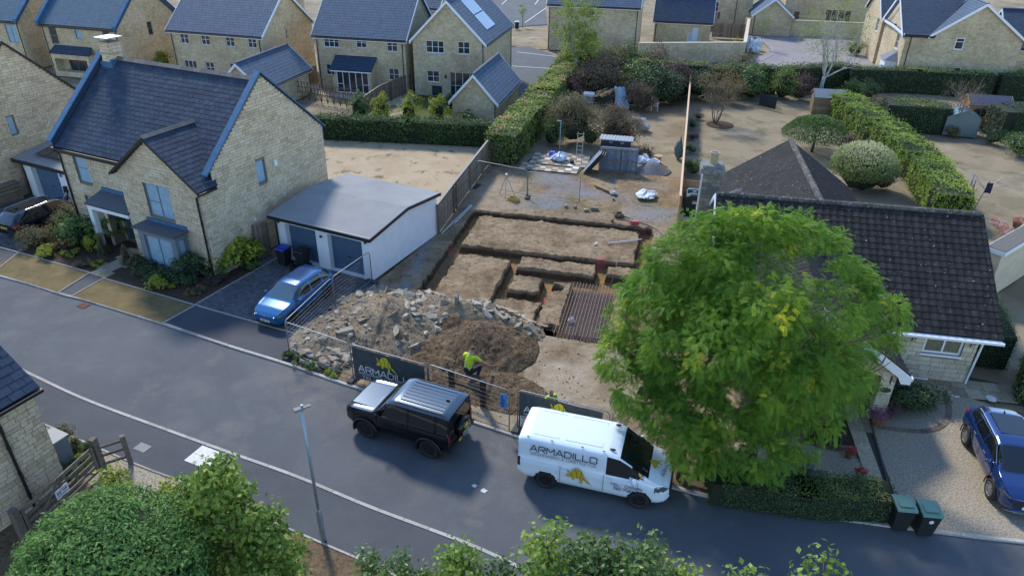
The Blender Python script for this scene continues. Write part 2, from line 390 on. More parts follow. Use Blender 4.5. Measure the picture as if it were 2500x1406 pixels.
def kerb(name, line, w, top, side, step=0.915, gap=0.012):
 pts = resample(line, step); out = []
 for a, b in zip(pts, pts[1:]):
  d = (b - a); c = (a + b)/2; n = Vector((-d.y, d.x, 0)).normalized() * side * w / 2
  out.append(Matrix.Translation((c.x + n.x, c.y + n.y, top - 0.1)) @ Matrix.Rotation(math.atan2(d.y, d.x),4, 'Z') @ Matrix.Diagonal((d.length - gap, w, 0.2,1)))
 root = structure(link(name, None)); root.empty_display_size = 0.2
 pieces('kerb_stone', out, unitbox(M_KERB, 0.03), root, 300, key=lambda M: abs(M.translation.x) + M.translation.y)
kerb('kerb_far_side', FAR, 0.13,0.025,1); kerb('kerb_near_side', NEAR, 0.12,0.022,1); kerb('kerb_back_edging', BACK, 0.07,0.03,-1)
sheet('planted_margin', [p for p in BACK]+[Vector((18,-8,0)), Vector((-40,-8,0)), Vector((-40,24,0))], 0.006, M_STRAW)
sheet('gravel_margin', ats([(98,1035),(330,1137),(452,1184),(420,1250),(300,1230),(200,1170),(120,1110)]),0.012, M_GRAVEL)
# ------------------------------------------------------------------ frontage of the stone house
H1, H2 = axes(-25.0)
sheet('verge', ats([(45,619),(217,668),(143,715),(72,693),(-2,671),(-2,643)]),0.03, M_VERGE)
sheet('verge', ats([(253,682),(472,747),(397,790),(300,760),(178,723)]),0.03, M_VERGE)
sheet('footpath', ats([(218,668),(253,681),(178,724),(143,716)]),0.012, M_NEWTAR)
sheet('apron', ats([(477,747),(733,820),(708,884),(560,845),(397,792)]),0.012, M_NEWTAR)
sheet('apron', ats([(-300,545),(45,619),(-10,655),(-2,672),(-300,590)]),0.01, M_NEWTAR)
bed1 = ats([(50,614),(222,665),(330,600),(240,520),(160,510)]); sheet('flower_bed', bed1,0.02, M_BARK)
bed2 = ats([(253,678),(476,744),(640,652),(560,590),(330,630)]); sheet('flower_bed', bed2,0.024, M_BARK)
def strip(name, px, wd, z, mat, zt=0.02):
 P = ats(px); mb = MB()
 for a, b in zip(P, P[1:]):
  d = (b - a); c = (a + b)/2; mb.cbox((c.x, c.y, z + zt / 2-0.05),(d.length + wd * 0.9, wd, zt + 0.1), math.atan2(d.y, d.x))
  z += 0.0023
 return structure(mb.build(name, mat))
strip('edging', [(-260,532),(45,617),(220,666.5)], 0.06,0.03, M_EDGE)
strip('edging', [(252,680),(476,745.5),(733,819)], 0.06,0.032, M_EDGE)
strip('edging', [(144,715),(219,668)], 0.06,0.036, M_EDGE)
strip('edging', [(178,723),(253,681)], 0.06,0.038, M_EDGE)
strip('edging', [(397,791),(476,747)], 0.06,0.040, M_EDGE)
strip('edging', [(478,744),(690,623)], 0.06,0.037, M_EDGE)
strip('edging', [(-6,660),(45,619)], 0.06,0.041, M_EDGE)
strip('edging', [(733,820),(925,690)], 0.07,0.034, M_EDGE)
drive = ats([(480,745),(730,818),(925,692),(660,620)])
dr = structure(sheet('driveway', drive, -0.004, M_JOINT))
pave('sett', drive, -25.0,0.21,0.105,0.008,0.022,0.07, unitbox(M_SETT, 0.04), dr, 300)
drive2 = ats([(-120,480),(60,445),(215,500),(50,612),(-250,530)])
dr2 = structure(sheet('driveway', drive2,-0.008, M_JOINT))
pave('sett', drive2,-25.0,0.21,0.105,0.008,0.018,0.07, unitbox(M_SETT, 0.04), dr2,200)
pathp = ats([(222,667),(252,679),(352,624),(318,606)]); pp = sheet('house_path', pathp, 0.014, M_JOINT)
pave('slab', pathp, -25.0,0.6,0.6,0.01,0.042,0.05, unitbox(M_SLAB, 0.02), pp, 60,0.5)
# drain grating in the road
gr = thing('drain_grating', 'rusty square drain grating set in the road beside the kerb', 'grating', at(204,746,-0.05), R(-24))
g = MB(); g.box((-.22,-.16,0.004),(.22,.16,0.012)); g.build('pit', simple('pit black', (0.01,0.01,0.01)), gr)
g = MB(); [g.box((-.24 + i * 0.066,-.18,0.012),(-.205 + i * 0.066,.18,0.03)) for i in range(8)]
g.box((-.25,-.2,0.013),(.25,-.18,0.031)); g.box((-.25,.18,0.013),(.25,.2,0.031)); g.build('bars', simple('rusty iron', (0.16,0.07,0.04),0.8, var=0.4), gr)
# utility cover slab near the lower left
uc = thing('utility_cover', 'pale concrete utility cover slab in the near footway', 'cover slab', at(505,1118,0.0), R(-24))
g = MB(); g.box((-.62,-.42,-.02),(.62,.42,0.014)); g.build('slab', simple('pale concrete', (0.62,0.60,0.56),0.85, var=0.12, vscale=6), uc)
g = MB(); g.box((-.58,-.005,0.0142),(.58,.005,0.0165)); g.build('joint', M_JOINT, uc)
tag(MB().box((-.14,-.1,0.0),(.14,.1,.006)).build('litter_sheet', simple('paper white', (0.8,0.8,0.82)), loc=at(93,958,0.001), rz=R(10)), 'small white scrap lying on the footway beside stone house', 'litter')
tag(MB().box((-.26,-.18,0.0),(.26,.18,.008)).build('access_cover', simple('cover grey', (0.09,0.1,0.11),0.6, var=0.2), loc=at(348,1092,0.0), rz=R(-24)), 'small dark grey access cover flush in footway near wooden gate', 'cover')
for i, (px, py, r_) in enumerate([(1158,1185,.09),(1181,1197,.11)]):
 mb = MB(); n = 14; mb.poly([(r_ * (1+.35 * math.sin(k * 2.3 + i)) * math.cos(2 * math.pi * k / n), r_ * .8*(1+.3 * math.cos(k * 1.7)) * math.sin(2 * math.pi * k / n),0) for k in range(n)])
 tag(mb.build('plaster_splash', simple('plaster splash', (0.55,0.54,0.5),.9, var=.3, vscale=20), loc=at(px, py, -0.044)),
  'larger pale splash mark on road behind white van' if i else 'smaller pale splash mark on road behind black off-roader', 'splash mark')
# ------------------------------------------------------------------ gardens
sheet('lawn', ats([(760,320),(1196,352),(1075,545),(900,620),(640,560)]),-0.012, M_PALE)
sheet('parking_court', ats([(1235,118),(1290,112),(1362,138),(1400,160),(1290,240),(1225,245)]),-0.02, M_ROAD)
sheet('estate_road', ats([(1140,-60),(1335,-60),(1330,20),(1336,60),(1258,66),(1252,60),(1180,20)]),-0.024, M_ROAD)
sheet('verge', ats([(1247,76),(1322,72),(1337,120),(1300,122),(1247,112)]),-0.03, M_DRY)
for k, (a, b) in enumerate([((1262,128),(1358,139)),((1250,162),(1352,169)),((1282,56),(1334,20)),((1306,12),(1330,-20)),((1238,0),(1225,12))]):
 A_, B_ = at(*a), at(*b); d = B_ - A_; structure(MB().cbox((0,0,0),(d.length, 0.12,0.03)).build('road_marking', simple('road paint', (0.7,0.7,0.68),0.8), loc=((A_ + B_)/2 + Vector((0,0,0.0))), rz=math.atan2(d.y, d.x)))
sheet('mauve_drive', ats([(1835,86),(2118,84),(2150,172),(1810,175),(1740,148),(1862,138),(1880,120),(1860,100)]),-0.02, M_PURPLE)
strip('edging', [(1806,152),(1862,148),(1888,133),(1884,115),(1858,98)], 0.15,0.0, M_EDGE)
sheet('patio', ats([(742,204),(1005,224),(1010,262),(900,250),(735,222)]),-0.03, M_PATIO)
sheet('lawn', ats([(1010,230),(1200,246),(1200,300),(1010,290)]),-0.035, M_GREENLAWN)
# ------------------------------------------------------------------ front garden of the bungalow
sheet('gravel_drive', ats([(2115,1005),(2160,965),(2330,955),(2470,1010),(2800,1080),(2800,1345),(2500,1317),(2210,1283)]),0.0, M_GRAVEL)
sheet('gravel_bed', ats([(1655,1075),(1960,1080),(2100,1120),(2170,1225),(2160,1275),(1740,1215),(1655,1170)]),-0.006, M_GRAVEL)
sheet('bark_ground', ats([(1480,1030),(1560,980),(1700,1000),(1800,1060),(1760,1215),(1640,1186),(1560,1120)]),0.004, M_STRAW)
pathb = ats([(2070,1000),(2116,1003),(2170,1200),(2118,1180)]); pb = sheet('garden_path', pathb, 0.01, M_JOINT)
pave('slab', pathb, -10.3,0.55,0.6,0.012,0.04,0.05, unitbox(M_SLAB, 0.02), pb, 60,0.0)
terr = ats([(2040,905),(2365,920),(2480,945),(2480,985),(2330,958),(2170,965),(2112,1003),(2050,1000)]); tb = sheet('terrace', terr, 0.014, M_JOINT)
pave('slab', terr, -10.3,0.6,0.6,0.014,0.044,0.05, unitbox(M_SLAB, 0.02), tb, 120,0.3)
sheet('flower_bed', ats([(1960,1035),(2060,1042),(2090,1092),(1965,1078)]),0.016, M_BARK)
strip('edging', [(1958,1080),(2088,1094)], 0.1,0.03, simple('brick edge', (0.2,0.13,0.09),.9, var=.3))
strip('edging', [(2118,1006),(2172,1200)], 0.06,0.05, simple('dark timber', (0.07,0.055,0.045),.9, var=.3))
# curved brick edging on the gravel
cv = smoothline(ats([(2125,1040),(2200,1050),(2262,1052),(2300,1038),(2317,1010),(2314,980),(2308,955)]),8)
ce = structure(link('curved_edging', None)); cp_ = resample(cv, 0.22)
pieces('brick', [Matrix.Translation(((a.x + b.x)/2,(a.y + b.y)/2,0.0)) @ Matrix.Rotation(math.atan2((b - a).y, (b - a).x),4, 'Z') @ Matrix.Diagonal(((b - a).length - .012,.2,.06,1)) for a, b in zip(cp_, cp_[1:])],
       unitbox(piecemat('edging bricks', [(0,(0.12,0.09,0.065)),(1,(0.2,0.16,0.12))], .9),0.04), ce)
for k, (px, py) in enumerate([(2330,962),(2419,973)]):
 tag(MB().lathe([(0.2,0),(0.2,0.03),(0.18,0.04)], n=18).build('stepping_stone', simple('pale concrete', (0.6,0.58,0.54)), loc=at(px, py, 0.004)), ['round pale stepping stone in gravel nearest the curved brick edging', 'round pale stepping stone in gravel nearest the clipped hedge'][k], 'stepping stone', 'round stepping stones')
# ------------------------------------------------------------------ smooth noise on arrays
class VN:
 def __init__(s, seed): s.t = np.random.default_rng(seed).random((257,257))
 def __call__(s, x, y):
  x = np.asarray(x, float); y = np.asarray(y, float); xi = np.floor(x).astype(int); yi = np.floor(y).astype(int); fx, fy = x - xi, y - yi
  fx = fx * fx * (3-2 * fx); fy = fy * fy * (3-2 * fy); xi %= 256; yi %= 256; t = s.t
  return (t[xi, yi]*(1 - fx) + t[xi + 1, yi] * fx)*(1 - fy)+(t[xi, yi + 1]*(1 - fx) + t[xi + 1, yi + 1] * fx) * fy
 def fbm(s, x, y, o=4, g=.5):
  a, r, n = 1.0,0,0
  for k in range(o): r = r + a * (s(x * 2 ** k + 17 * k, y * 2 ** k + 31 * k)-.5); n += a; a *= g
  return r / n
VNa, VNb, VNc = VN(1), VN(2), VN(3)
def gridmesh(name, X, Y, Zz, mat, attrs=None, smooth=True):
 n, m = X.shape; me = bpy.data.meshes.new(name); co = np.stack([X, Y, Zz], -1).reshape(-1,3).astype(np.float32)
 i = np.arange((n - 1)*(m - 1)); r, c = i // (m - 1), i % (m - 1); a = r * m + c
 loops = np.stack([a, a + m, a + m + 1, a + 1], -1).ravel().astype(np.int32)
 me.vertices.add(n * m); me.vertices.foreach_set('co', co.ravel()); me.loops.add(len(loops)); me.loops.foreach_set('vertex_index', loops)
 me.polygons.add(len(i)); me.polygons.foreach_set('loop_start', (np.arange(len(i))*4).astype(np.int32)); me.materials.append(mat)
 for k, v in (attrs or {}).items():
  at_ = me.attributes.new(k, 'FLOAT', 'POINT'); at_.data.foreach_set('value', v.ravel().astype(np.float32))
 me.update(calc_edges=True)
 if not smooth: me.shade_flat()
 return me
# ------------------------------------------------------------------ dug ground: topsoil over ochre clay
def _soil():
 m, nt, b = _new('site soil'); v = coords(nt, True); b.inputs['Roughness'].default_value = .95; b.inputs['Specular IOR Level'].default_value = .2
 A = lambda n: N(nt, 'ShaderNodeAttribute', attribute_name=n).outputs['Fac']
 top = ramp(nt, noise(nt, .55,7,.68, v, .4), [(.3,(.125,.083,.048)),(.46,(.225,.16,.095)),(.6,(.305,.228,.142)),(.75,(.38,.30,.20))])
 top = mixc(nt, ramp(nt, noise(nt, 3.2,5,.7, v), [(.48,(0,0,0)),(.66,(.75,.75,.75))]), top, (.095,.06,.034))
 pale = ramp(nt, noise(nt, 1.3,6,.7, v), [(.3,(.25,.19,.125)),(.7,(.41,.34,.25))]); top = mixc(nt, A('pale'), top, pale)
 grass = ramp(nt, noise(nt, 2.0,6,.7, v), [(.3,(.10,.085,.035)),(.7,(.26,.19,.09))]); top = mixc(nt, A('grass'), top, grass)
 grav = ramp(nt, noise(nt, 16,4,.8, v), [(.35,(.10,.10,.105)),(.5,(.2,.2,.205)),(.68,(.36,.36,.36))]); top = mixc(nt, A('gravel'), top, grav)
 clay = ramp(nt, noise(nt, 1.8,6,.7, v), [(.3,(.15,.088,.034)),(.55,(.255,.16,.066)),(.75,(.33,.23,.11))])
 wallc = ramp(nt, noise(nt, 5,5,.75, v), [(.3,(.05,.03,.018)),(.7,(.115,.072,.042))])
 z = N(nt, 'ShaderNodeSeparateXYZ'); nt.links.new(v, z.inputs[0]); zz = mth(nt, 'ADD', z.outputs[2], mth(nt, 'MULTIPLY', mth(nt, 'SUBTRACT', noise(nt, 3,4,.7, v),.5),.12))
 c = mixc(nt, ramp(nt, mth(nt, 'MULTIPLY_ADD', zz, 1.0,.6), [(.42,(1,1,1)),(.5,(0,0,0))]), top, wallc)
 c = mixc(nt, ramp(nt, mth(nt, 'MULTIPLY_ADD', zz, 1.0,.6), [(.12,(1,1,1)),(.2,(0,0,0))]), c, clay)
 c = mixc(nt, A('pink'), c, (.34,.10,.09))
 g = ramp(nt, noise(nt, 38,4,.75, v), [(.3,(.2,.2,.2)),(.7,(.85,.85,.85))]); c = mixc(nt, .5, c, g, 'OVERLAY')
 nt.links.new(c, b.inputs['Base Color']); bump(nt, b, noise(nt, 22,6,.75, v),.9,.05); return m
M_SOIL = _soil()
ST = .05; sv = np.arange(HS0, HS1 + ST / 2, ST); tv = np.arange(HT0, HT1 + ST / 2, ST); SS, TT = np.meshgrid(sv, tv, indexing='ij')
wS = SS + .22 * VNa.fbm(SS * 1.1, TT * 1.1,4)+.16 * VNc.fbm(SS * 4.5, TT * 4.5,3); wT = TT + .22 * VNb.fbm(SS * 1.1+9, TT * 1.1,4)+.16 * VNa.fbm(SS * 4.5+3, TT * 4.5,3)
def rsd(s, t, s0, s1, t0, t1): return np.minimum(np.minimum(s - s0, s1 - s), np.minimum(t - t0, t1 - t))    # >0 inside
dig = rsd(wS, wT, 0,10.95,-12.85,0)
ISL = [(.62,10.25,-4.95,-.8),(.85,3.75,-14,-6.0),(4.25,8.3,-6.75,-5.55),(8.95,10.35,-6.4,-5.42),(4.35,5.85,-9.15,-7.65),(4.5,6.2,-14,-10.0),(6.38,7.4,-12.45,-7.75),(9.58,10.3,-12.45,-7.75)]
isl = np.max([rsd(wS, wT, *q) for q in ISL], axis=0)
for (s0, t0, r0) in ((6.62,-8.45,.42),(7.05,-12.3,.45),(10.2,-.95,.1)): isl = np.minimum(isl, np.hypot(wS - s0,(wT - t0)*1.2) - r0)
trench = np.minimum(dig, -isl); k_ = np.clip(trench / .14+.35,0,1); k_ = k_ * k_ * (3-2 * k_)
base = .05 * VNa.fbm(SS * .5, TT * .5,3)+.05 * VNb.fbm(SS * 2.2, TT * 2.2,4)+.035 * np.abs(VNc.fbm(SS * 7, TT * 7,2))
rough = np.clip(1 - np.abs(isl)/.35,0,1)*(dig > 0); base += rough * .22 * np.clip(VNb.fbm(SS * 4, TT * 4,3)+.12,0,1)+(dig > 0)*.16 * np.clip(VNc.fbm(SS * 1.6+7, TT * 1.6,4)-.02,0,1)
floor = -.55+.03 * VNc.fbm(SS * 3, TT * 3,3)+.02 * np.sin(SS * 22)*(np.abs(SS - 4) < .4)
HZ = base * (1 - k_) + floor * k_
# outside the plot (under the lane, the drive and the lawn) the sheet sinks
fp = ats([(733,828),(708,884),(860,938),(1100,1008),(1250,1056),(1450,1124),(1560,1160),(1600,1000),(1690,700),(1665,520),(1685,230),(1195,398),(1075,563),(918,690)])
fq = [((p - SO).dot(S1),(p - SO).dot(S2)) for p in fp]
def insideA(S, T, poly):
 c = np.zeros(S.shape, bool); n = len(poly)
 for i in range(n):
  (ax, ay),(bx, by) = poly[i], poly[i - 1]
  with np.errstate(divide='ignore', invalid='ignore'): hit = ((ay > T) != (by > T)) & (S < (bx - ax)*(T - ay)/(by - ay + 1e-12) + ax)
  c ^= hit
 return c
inn = insideA(SS, TT, fq); HZ = np.where(inn, HZ, -.13); HZ = np.where(inn & (dig < -.3) & (HZ < -.03),-.03, HZ)
# border rows join the level of the surrounding ground
ed = np.minimum(np.minimum(SS - HS0, HS1 - SS), np.minimum(TT - HT0, HT1 - TT)); HZ = np.where(ed < .02,-.1, HZ)
ang = np.clip
gravel = np.clip(1.6*(VNa.fbm(SS * .45+5, TT * .45,4)+.12)*2,0,1)*((TT > .6) & (SS > 2.2) & (TT < 7.6))
gravel = np.maximum(gravel, np.clip(1 - np.abs(SS + 1.5+.12*(TT + 3))/.55,0,1) * np.clip(VNb.fbm(SS * 3, TT * 3,3)*3+.8,0,1)*((TT < -1.5) & (TT > -11)))
gravel = np.maximum(gravel, np.clip(1.2 - np.hypot((SS - 10.3)/1.5,(TT - 2.0)/1.6),0,1) * np.clip(VNa.fbm(SS * 1.5, TT * 1.5,3)*3+.8,0,1))
pale = np.clip((VNb.fbm(SS * .5, TT * .5,4)+.22)*3,0,1)*((TT < -12.6) & (SS > 4)) + np.clip(1.4 - np.hypot((SS - 0.8)/2.2,(TT - 3.2)/3),0,1)*.8+.5 * np.clip(1.3 - np.hypot((SS - 11.6)/.8,(TT + 5)/6),0,1)
grass = np.clip((VNc.fbm(SS * .5, TT * .5,4)+.02)*5,0,1)*(TT > 1.2)*(SS > 2)
pink = np.zeros_like(SS)
for (px, py, r0) in ((1107,616,.3),(1464,655,.36),(1333,735,.4),(1567,583,.4),(1570,705,.3)):
 q = at(px, py, -.5) - SO; pink = np.maximum(pink, np.clip(1.3 - np.hypot(SS - q.dot(S1), TT - q.dot(S2)) / r0 + VNa.fbm(SS * 4, TT * 4,3),0,1)*.75)
WX_ = SO.x + S1.x * SS + S2.x * TT; WY_ = SO.y + S1.y * SS + S2.y * TT
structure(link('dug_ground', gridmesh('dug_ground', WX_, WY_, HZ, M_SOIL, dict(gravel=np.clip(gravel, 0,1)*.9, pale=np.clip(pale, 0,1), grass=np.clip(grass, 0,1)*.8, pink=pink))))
def ground_z(s, t):
 i = int(round((s - HS0) / ST)); j = int(round((t - HT0) / ST)); return float(HZ[max(0, min(i, HZ.shape[0]-1)), max(0, min(j, HZ.shape[1]-1))])
# ------------------------------------------------------------------ rocks
def rockmesh(name, seed, mat, sx=1, sy=1, sz=1, n=16, flat=False):
 rr = random.Random(seed); b = bmesh.new()
 for i in range(n):
  if flat: p = Vector((rr.uniform(-.5,.5), rr.uniform(-.5,.5), rr.choice((-.5,.5)) + rr.uniform(-.08,.08)))
  else:
   p = Vector((rr.gauss(0,1), rr.gauss(0,1), rr.gauss(0,1))).normalized() * rr.uniform(.42,.55)
  b.verts.new((p.x * sx, p.y * sy, p.z * sz))
 r = bmesh.ops.convex_hull(b, input=b.verts); bmesh.ops.delete(b, geom=list({e for e in r['geom_interior'] + r['geom_unused'] if isinstance(e, bmesh.types.BMVert)}), context='VERTS')
 me = bpy.data.meshes.new(name); b.to_mesh(me); b.free(); me.materials.append(mat); return me
M_ROCK = piecemat('rubble stone', [(0,(.20,.17,.13)),(.35,(.29,.245,.185)),(.65,(.35,.30,.23)),(.85,(.42,.37,.30)),(1,(.25,.19,.135))], .93,.45,7,.7,25)
M_CONC = piecemat('broken concrete', [(0,(.21,.18,.14)),(.5,(.30,.26,.20)),(1,(.38,.34,.27))], .93,.45,9,.6,30)
M_CLOD = piecemat('soil clods', [(0,(.10,.065,.04)),(.5,(.165,.115,.07)),(1,(.25,.19,.125))], .97,.3,20,.6,40)
M_CLODT = piecemat('dry clods', [(0,(.17,.12,.07)),(.5,(.26,.195,.12)),(1,(.36,.29,.2))], .97,.3,20,.6,40)
ROCKS = [rockmesh('rock', 100 + i, M_ROCK, 1, random.uniform(.6,.9), random.uniform(.4,.7),14) for i in range(9)]
SLABS = [rockmesh('slab_rock', 200 + i, M_CONC, 1, random.uniform(.5,.8), random.uniform(.14,.26),14, True) for i in range(6)]
CLODS = [rockmesh('clod', 300 + i, M_CLOD, 1,.85,.7,9) for i in range(3)]; CLODT = [rockmesh('dry_clod', 310 + i, M_CLODT, 1,.85,.6,9) for i in range(3)]
def mound(hf, s0, s1, t0, t1, name, mat, parent, st=.07, attrs=None):
 a = np.arange(s0, s1, st); b_ = np.arange(t0, t1, st); S, T = np.meshgrid(a, b_, indexing='ij'); H = hf(S, T)
 H = np.where(H < .02,-.25, H)
 return link(name, gridmesh(name, SO.x + S1.x * S + S2.x * T, SO.y + S1.y * S + S2.y * T, H, mat, attrs), parent)
def gs(S, T, s, t, a, b, h, rot=0.0):
 c, q = math.cos(rot), math.sin(rot); u = (S - s) * c + (T - t) * q; v = -(S - s) * q + (T - t) * c; r = np.sqrt((u / a) ** 2+(v / b) ** 2)
 return h * np.clip(1 - r, 0,1) ** .85
def rubble_h(S, T):
 h = np.maximum.reduce([gs(S, T, .2,-13.5,3.6,2.9,1.35,.25), gs(S, T, 3.2,-12.8,3.1,1.9,1.2,.1), gs(S, T, -1.7,-15.1,2.4,2.2,.75,.6), gs(S, T, 5.2,-12.7,1.8,1.0,.65,-.15), gs(S, T, -1.2,-12.2,2.0,1.8,.7,.3)])
 return h + (h > 0)*(.5 * VNa.fbm(S * .9, T * .9,4)+.18 * VNb.fbm(S * 3.5, T * 3.5,3)) * np.clip(h * 2,0,1)
def soil_h(S, T):
 h = np.maximum.reduce([gs(S, T, 4.3,-14.5,2.7,2.4,1.15,.2), gs(S, T, 3.4,-16.2,2.4,1.6,.5,.3), gs(S, T, 5.6,-17.1,2.7,1.4,.35,-.25), gs(S, T, 3.0,-13.6,1.6,1.4,.95,.2)])
 return h + (h > 0)*(.3 * VNc.fbm(S * 1.2, T * 1.2,4)+.16 * VNa.fbm(S * 5, T * 5,3)) * np.clip(h * 3,0,1)
rh = thing('rubble_heap', 'broad heap of broken stone, concrete and earth behind the mesh fence', 'rubble heap', site(.5,-13.8))
def _heapmat(name, stops, dark):
 m, nt, b = _new(name); v = coords(nt, True); b.inputs['Roughness'].default_value = .96; b.inputs['Specular IOR Level'].default_value = .2
 c = ramp(nt, noise(nt, 1.6,7,.7, v, .3), stops); c = mixc(nt, ramp(nt, noise(nt, 6,5,.7, v), [(.5,(0,0,0)),(.72,(.7,.7,.7))]), c, dark)
 c = mixc(nt, .5, c, ramp(nt, noise(nt, 40,4,.75, v), [(.3,(.2,.2,.2)),(.7,(.85,.85,.85))]), 'OVERLAY')
 nt.links.new(c, b.inputs['Base Color']); bump(nt, b, noise(nt, 14,6,.75, v),1.0,.08); return m
M_RUB = _heapmat('rubble earth', [(.3,(.17,.125,.08)),(.5,(.265,.205,.135)),(.7,(.35,.285,.20))], (.11,.074,.042))
M_HEAP = _heapmat('heap earth', [(.3,(.085,.054,.030)),(.5,(.145,.098,.057)),(.68,(.24,.175,.11))], (.06,.037,.02))
o = mound(rubble_h, -4.2,7.4,-18.0,-9.8, 'rubble_earth', M_RUB, None); o.parent = rh; o.matrix_parent_inverse = Matrix.Translation(-Vector(rh.location))
rel = lambda M: Matrix.Translation(-Vector(rh.location)) @ M
def scatter(hf, n, box, smin, smax, pw=2.2, sink=.15, hmin=.05, cond=None, sq=1.0):
 out = []; k = 0
 while len(out) < n and k < n * 30:
  k += 1; s, t = random.uniform(box[0], box[1]), random.uniform(box[2], box[3]); S, T = np.array([[s]]), np.array([[t]]); z = float(hf(S, T)[0,0])
  if z < hmin or (cond and not cond(s, t, z)): continue
  sz = smin + (smax - smin) * random.random() ** pw; p = site(s, t, max(z, 0) + sz * sink)
  out.append((Matrix.Translation(p) @ Matrix.Rotation(random.uniform(0,6.28),4, 'Z') @ Matrix.Rotation(random.gauss(0,.45),4, 'X') @ Matrix.Rotation(random.gauss(0,.45),4, 'Y') @ Matrix.Diagonal((sz, sz, sz, 1)), sz))
 return out
allr = scatter(rubble_h, 620,(-4.2,7.2,-18,-9.8),.07,.5,2.8,.0,.02, lambda s, t, z: random.random() < (.95 if (s < -.8 or t > -12.2 or z < .4) else .4))
allr += [(M_, s_) for M_, s_ in scatter(lambda S, T: rubble_h(S, T)*0+.0+.02,130,(-3.2,-.5,-17.6,-13.6),.15,.75,1.4,.25,.0)]
by = {}
for i, (M_, s_) in enumerate(sorted(allr, key=lambda q: -q[1])): by.setdefault(i % 9, []).append((M_, s_))
for k, lst in by.items():
 nb = [M_ for M_, s_ in lst]; pieces('rubble_stone', [rel(q) for q in nb], ROCKS[k], rh, 27, restname='small_rubble')
sl_ = sorted(scatter(rubble_h, 75,(-2.5,6.8,-16,-10.2),.3,.95,1.8,.0,.25, lambda s, t, z: random.random() < (1 if t > -12.8 else .5)), key=lambda q: -q[1])
for i, (M_, s_) in enumerate(sl_): link('concrete_fragment', SLABS[i % 6], rh, M=rel(M_))
for k in range(3): pieces('clod', [rel(M_) for M_, s_ in scatter(rubble_h, 900,(-4.2,7.4,-18,-9.8),.03,.11,1.5,.1,.02)], CLODT[k], rh, 0, restname='earth_crumbs')
# broken planks at the right shoulder
for i in range(9):
 p = site(4.2 + i * .28 + random.uniform(-.2,.2),-11.75 - i * .07,0); z = max(.1, float(rubble_h(np.array([[4.2 + i * .28]]), np.array([[-11.75 - i * .07]]))[0,0]))+.1
 link('broken_plank', unitbox(piecemat('splintered wood', [(0,(.28,.2,.12)),(1,(.42,.33,.22))], .9,.4,8),.05), rh, M=rel(Matrix.Translation((p.x, p.y, z)) @ Matrix.Rotation(R(-35 + random.uniform(-25,25)),4, 'Z') @ Matrix.Rotation(random.uniform(-.3,.3),4, 'Y') @ Matrix.Diagonal((random.uniform(.6,1.3),.13,.05,1))))
sh = thing('soil_heap', 'dark brown heap of fresh dug soil beside the crouching worker', 'soil heap', site(4.5,-14.6))
o = mound(soil_h, 1.4,8.0,-18.6,-12.0, 'loose_soil', M_HEAP, None, .06); o.parent = sh; o.matrix_parent_inverse = Matrix.Translation(-Vector(sh.location))
for k in range(3): pieces('clod', [Matrix.Translation(-Vector(sh.location)) @ M_ for M_, s_ in scatter(soil_h, 1000,(1.4,8.0,-18.6,-12.0),.03,.13,2.5,.1,.0, lambda s, t, z: z > .03)], CLODS[k], sh, 60 if k == 0 else 0, key=lambda M: -M.col[0].to_3d().length, restname='soil_crumbs')
# clods strewn over the dug ground
def flat_h(S, T): return np.vectorize(ground_z)(S, T)+.001
for k, (nm, ms, n, bx, cnd) in enumerate((('dry_clod', CLODT, 1500,(-.2,11,-13.2,0.3), None),('dark_clod', CLODS, 500,(4.0,11,-19,-12.5), None),('dry_clod', CLODT, 700,(1,12,.2,7), None))):
 ms_ = [M_ for M_, s_ in scatter(flat_h, n, bx, .025,.11,2.6,.1,-9, lambda s, t, z: z > -.1)]; root = stuff(link('strewn_soil', None)); root['label'] = ['dry soil clods strewn over the trenched ground', 'dark soil clods strewn near the lane', 'dry crumbs over the ground behind the trenches'][k]; root['category'] = 'soil'
 pieces('clod', ms_, ms[k % 3], root, 0, restname=nm + '_field')
# spoil rows along trench lips
# ------------------------------------------------------------------ reinforcement
M_RUST = simple('rusty steel', (.27,.18,.11),.85,.0, var=.3, vscale=9)
rm = thing('rebar_mat', 'rusty steel reinforcement mat laid over a dark pit', 'rebar mat', site(8.5,-10.1), R(-12.8)); bm_ = {}
def bar(L):
 k = round(L, 2)
 if k not in bm_: g = MB(); g.cyl((-L / 2,0,0),(L / 2,0,0),.014, n=6); bm_[k] = g.mesh('bar', M_RUST)
 return bm_[k]
for lay, z in ((0,.02),(1,-.3)):
 for i in range(16): link('bar', bar(4.9), rm, M=Matrix.Translation((-1.2 + i * .16 + lay * .05, random.uniform(-.04,.04), z)) @ Matrix.Rotation(R(90) + random.gauss(0,.006),4, 'Z'))
 for i in range(28): link('bar', bar(2.65), rm, M=Matrix.Translation((random.uniform(-.04,.04),-2.3 + i * .17, z - .03)) @ Matrix.Rotation(random.gauss(0,.006),4, 'Z'))
for i in range(16): g = MB(); g.tube([(-1.2 + i * .16,-2.45,.02),(-1.2 + i * .16,-2.5,-.1),(-1.2 + i * .16,-2.45,-.35)], .014,5); g.build('bar_hook', M_RUST, rm)
sheet('pit_membrane', [site(7.3,-12.6), site(9.7,-12.6), site(9.7,-7.7), site(7.3,-7.7)], -.47, simple('violet membrane', (.03,.03,.075),.8, var=.5, vscale=3))
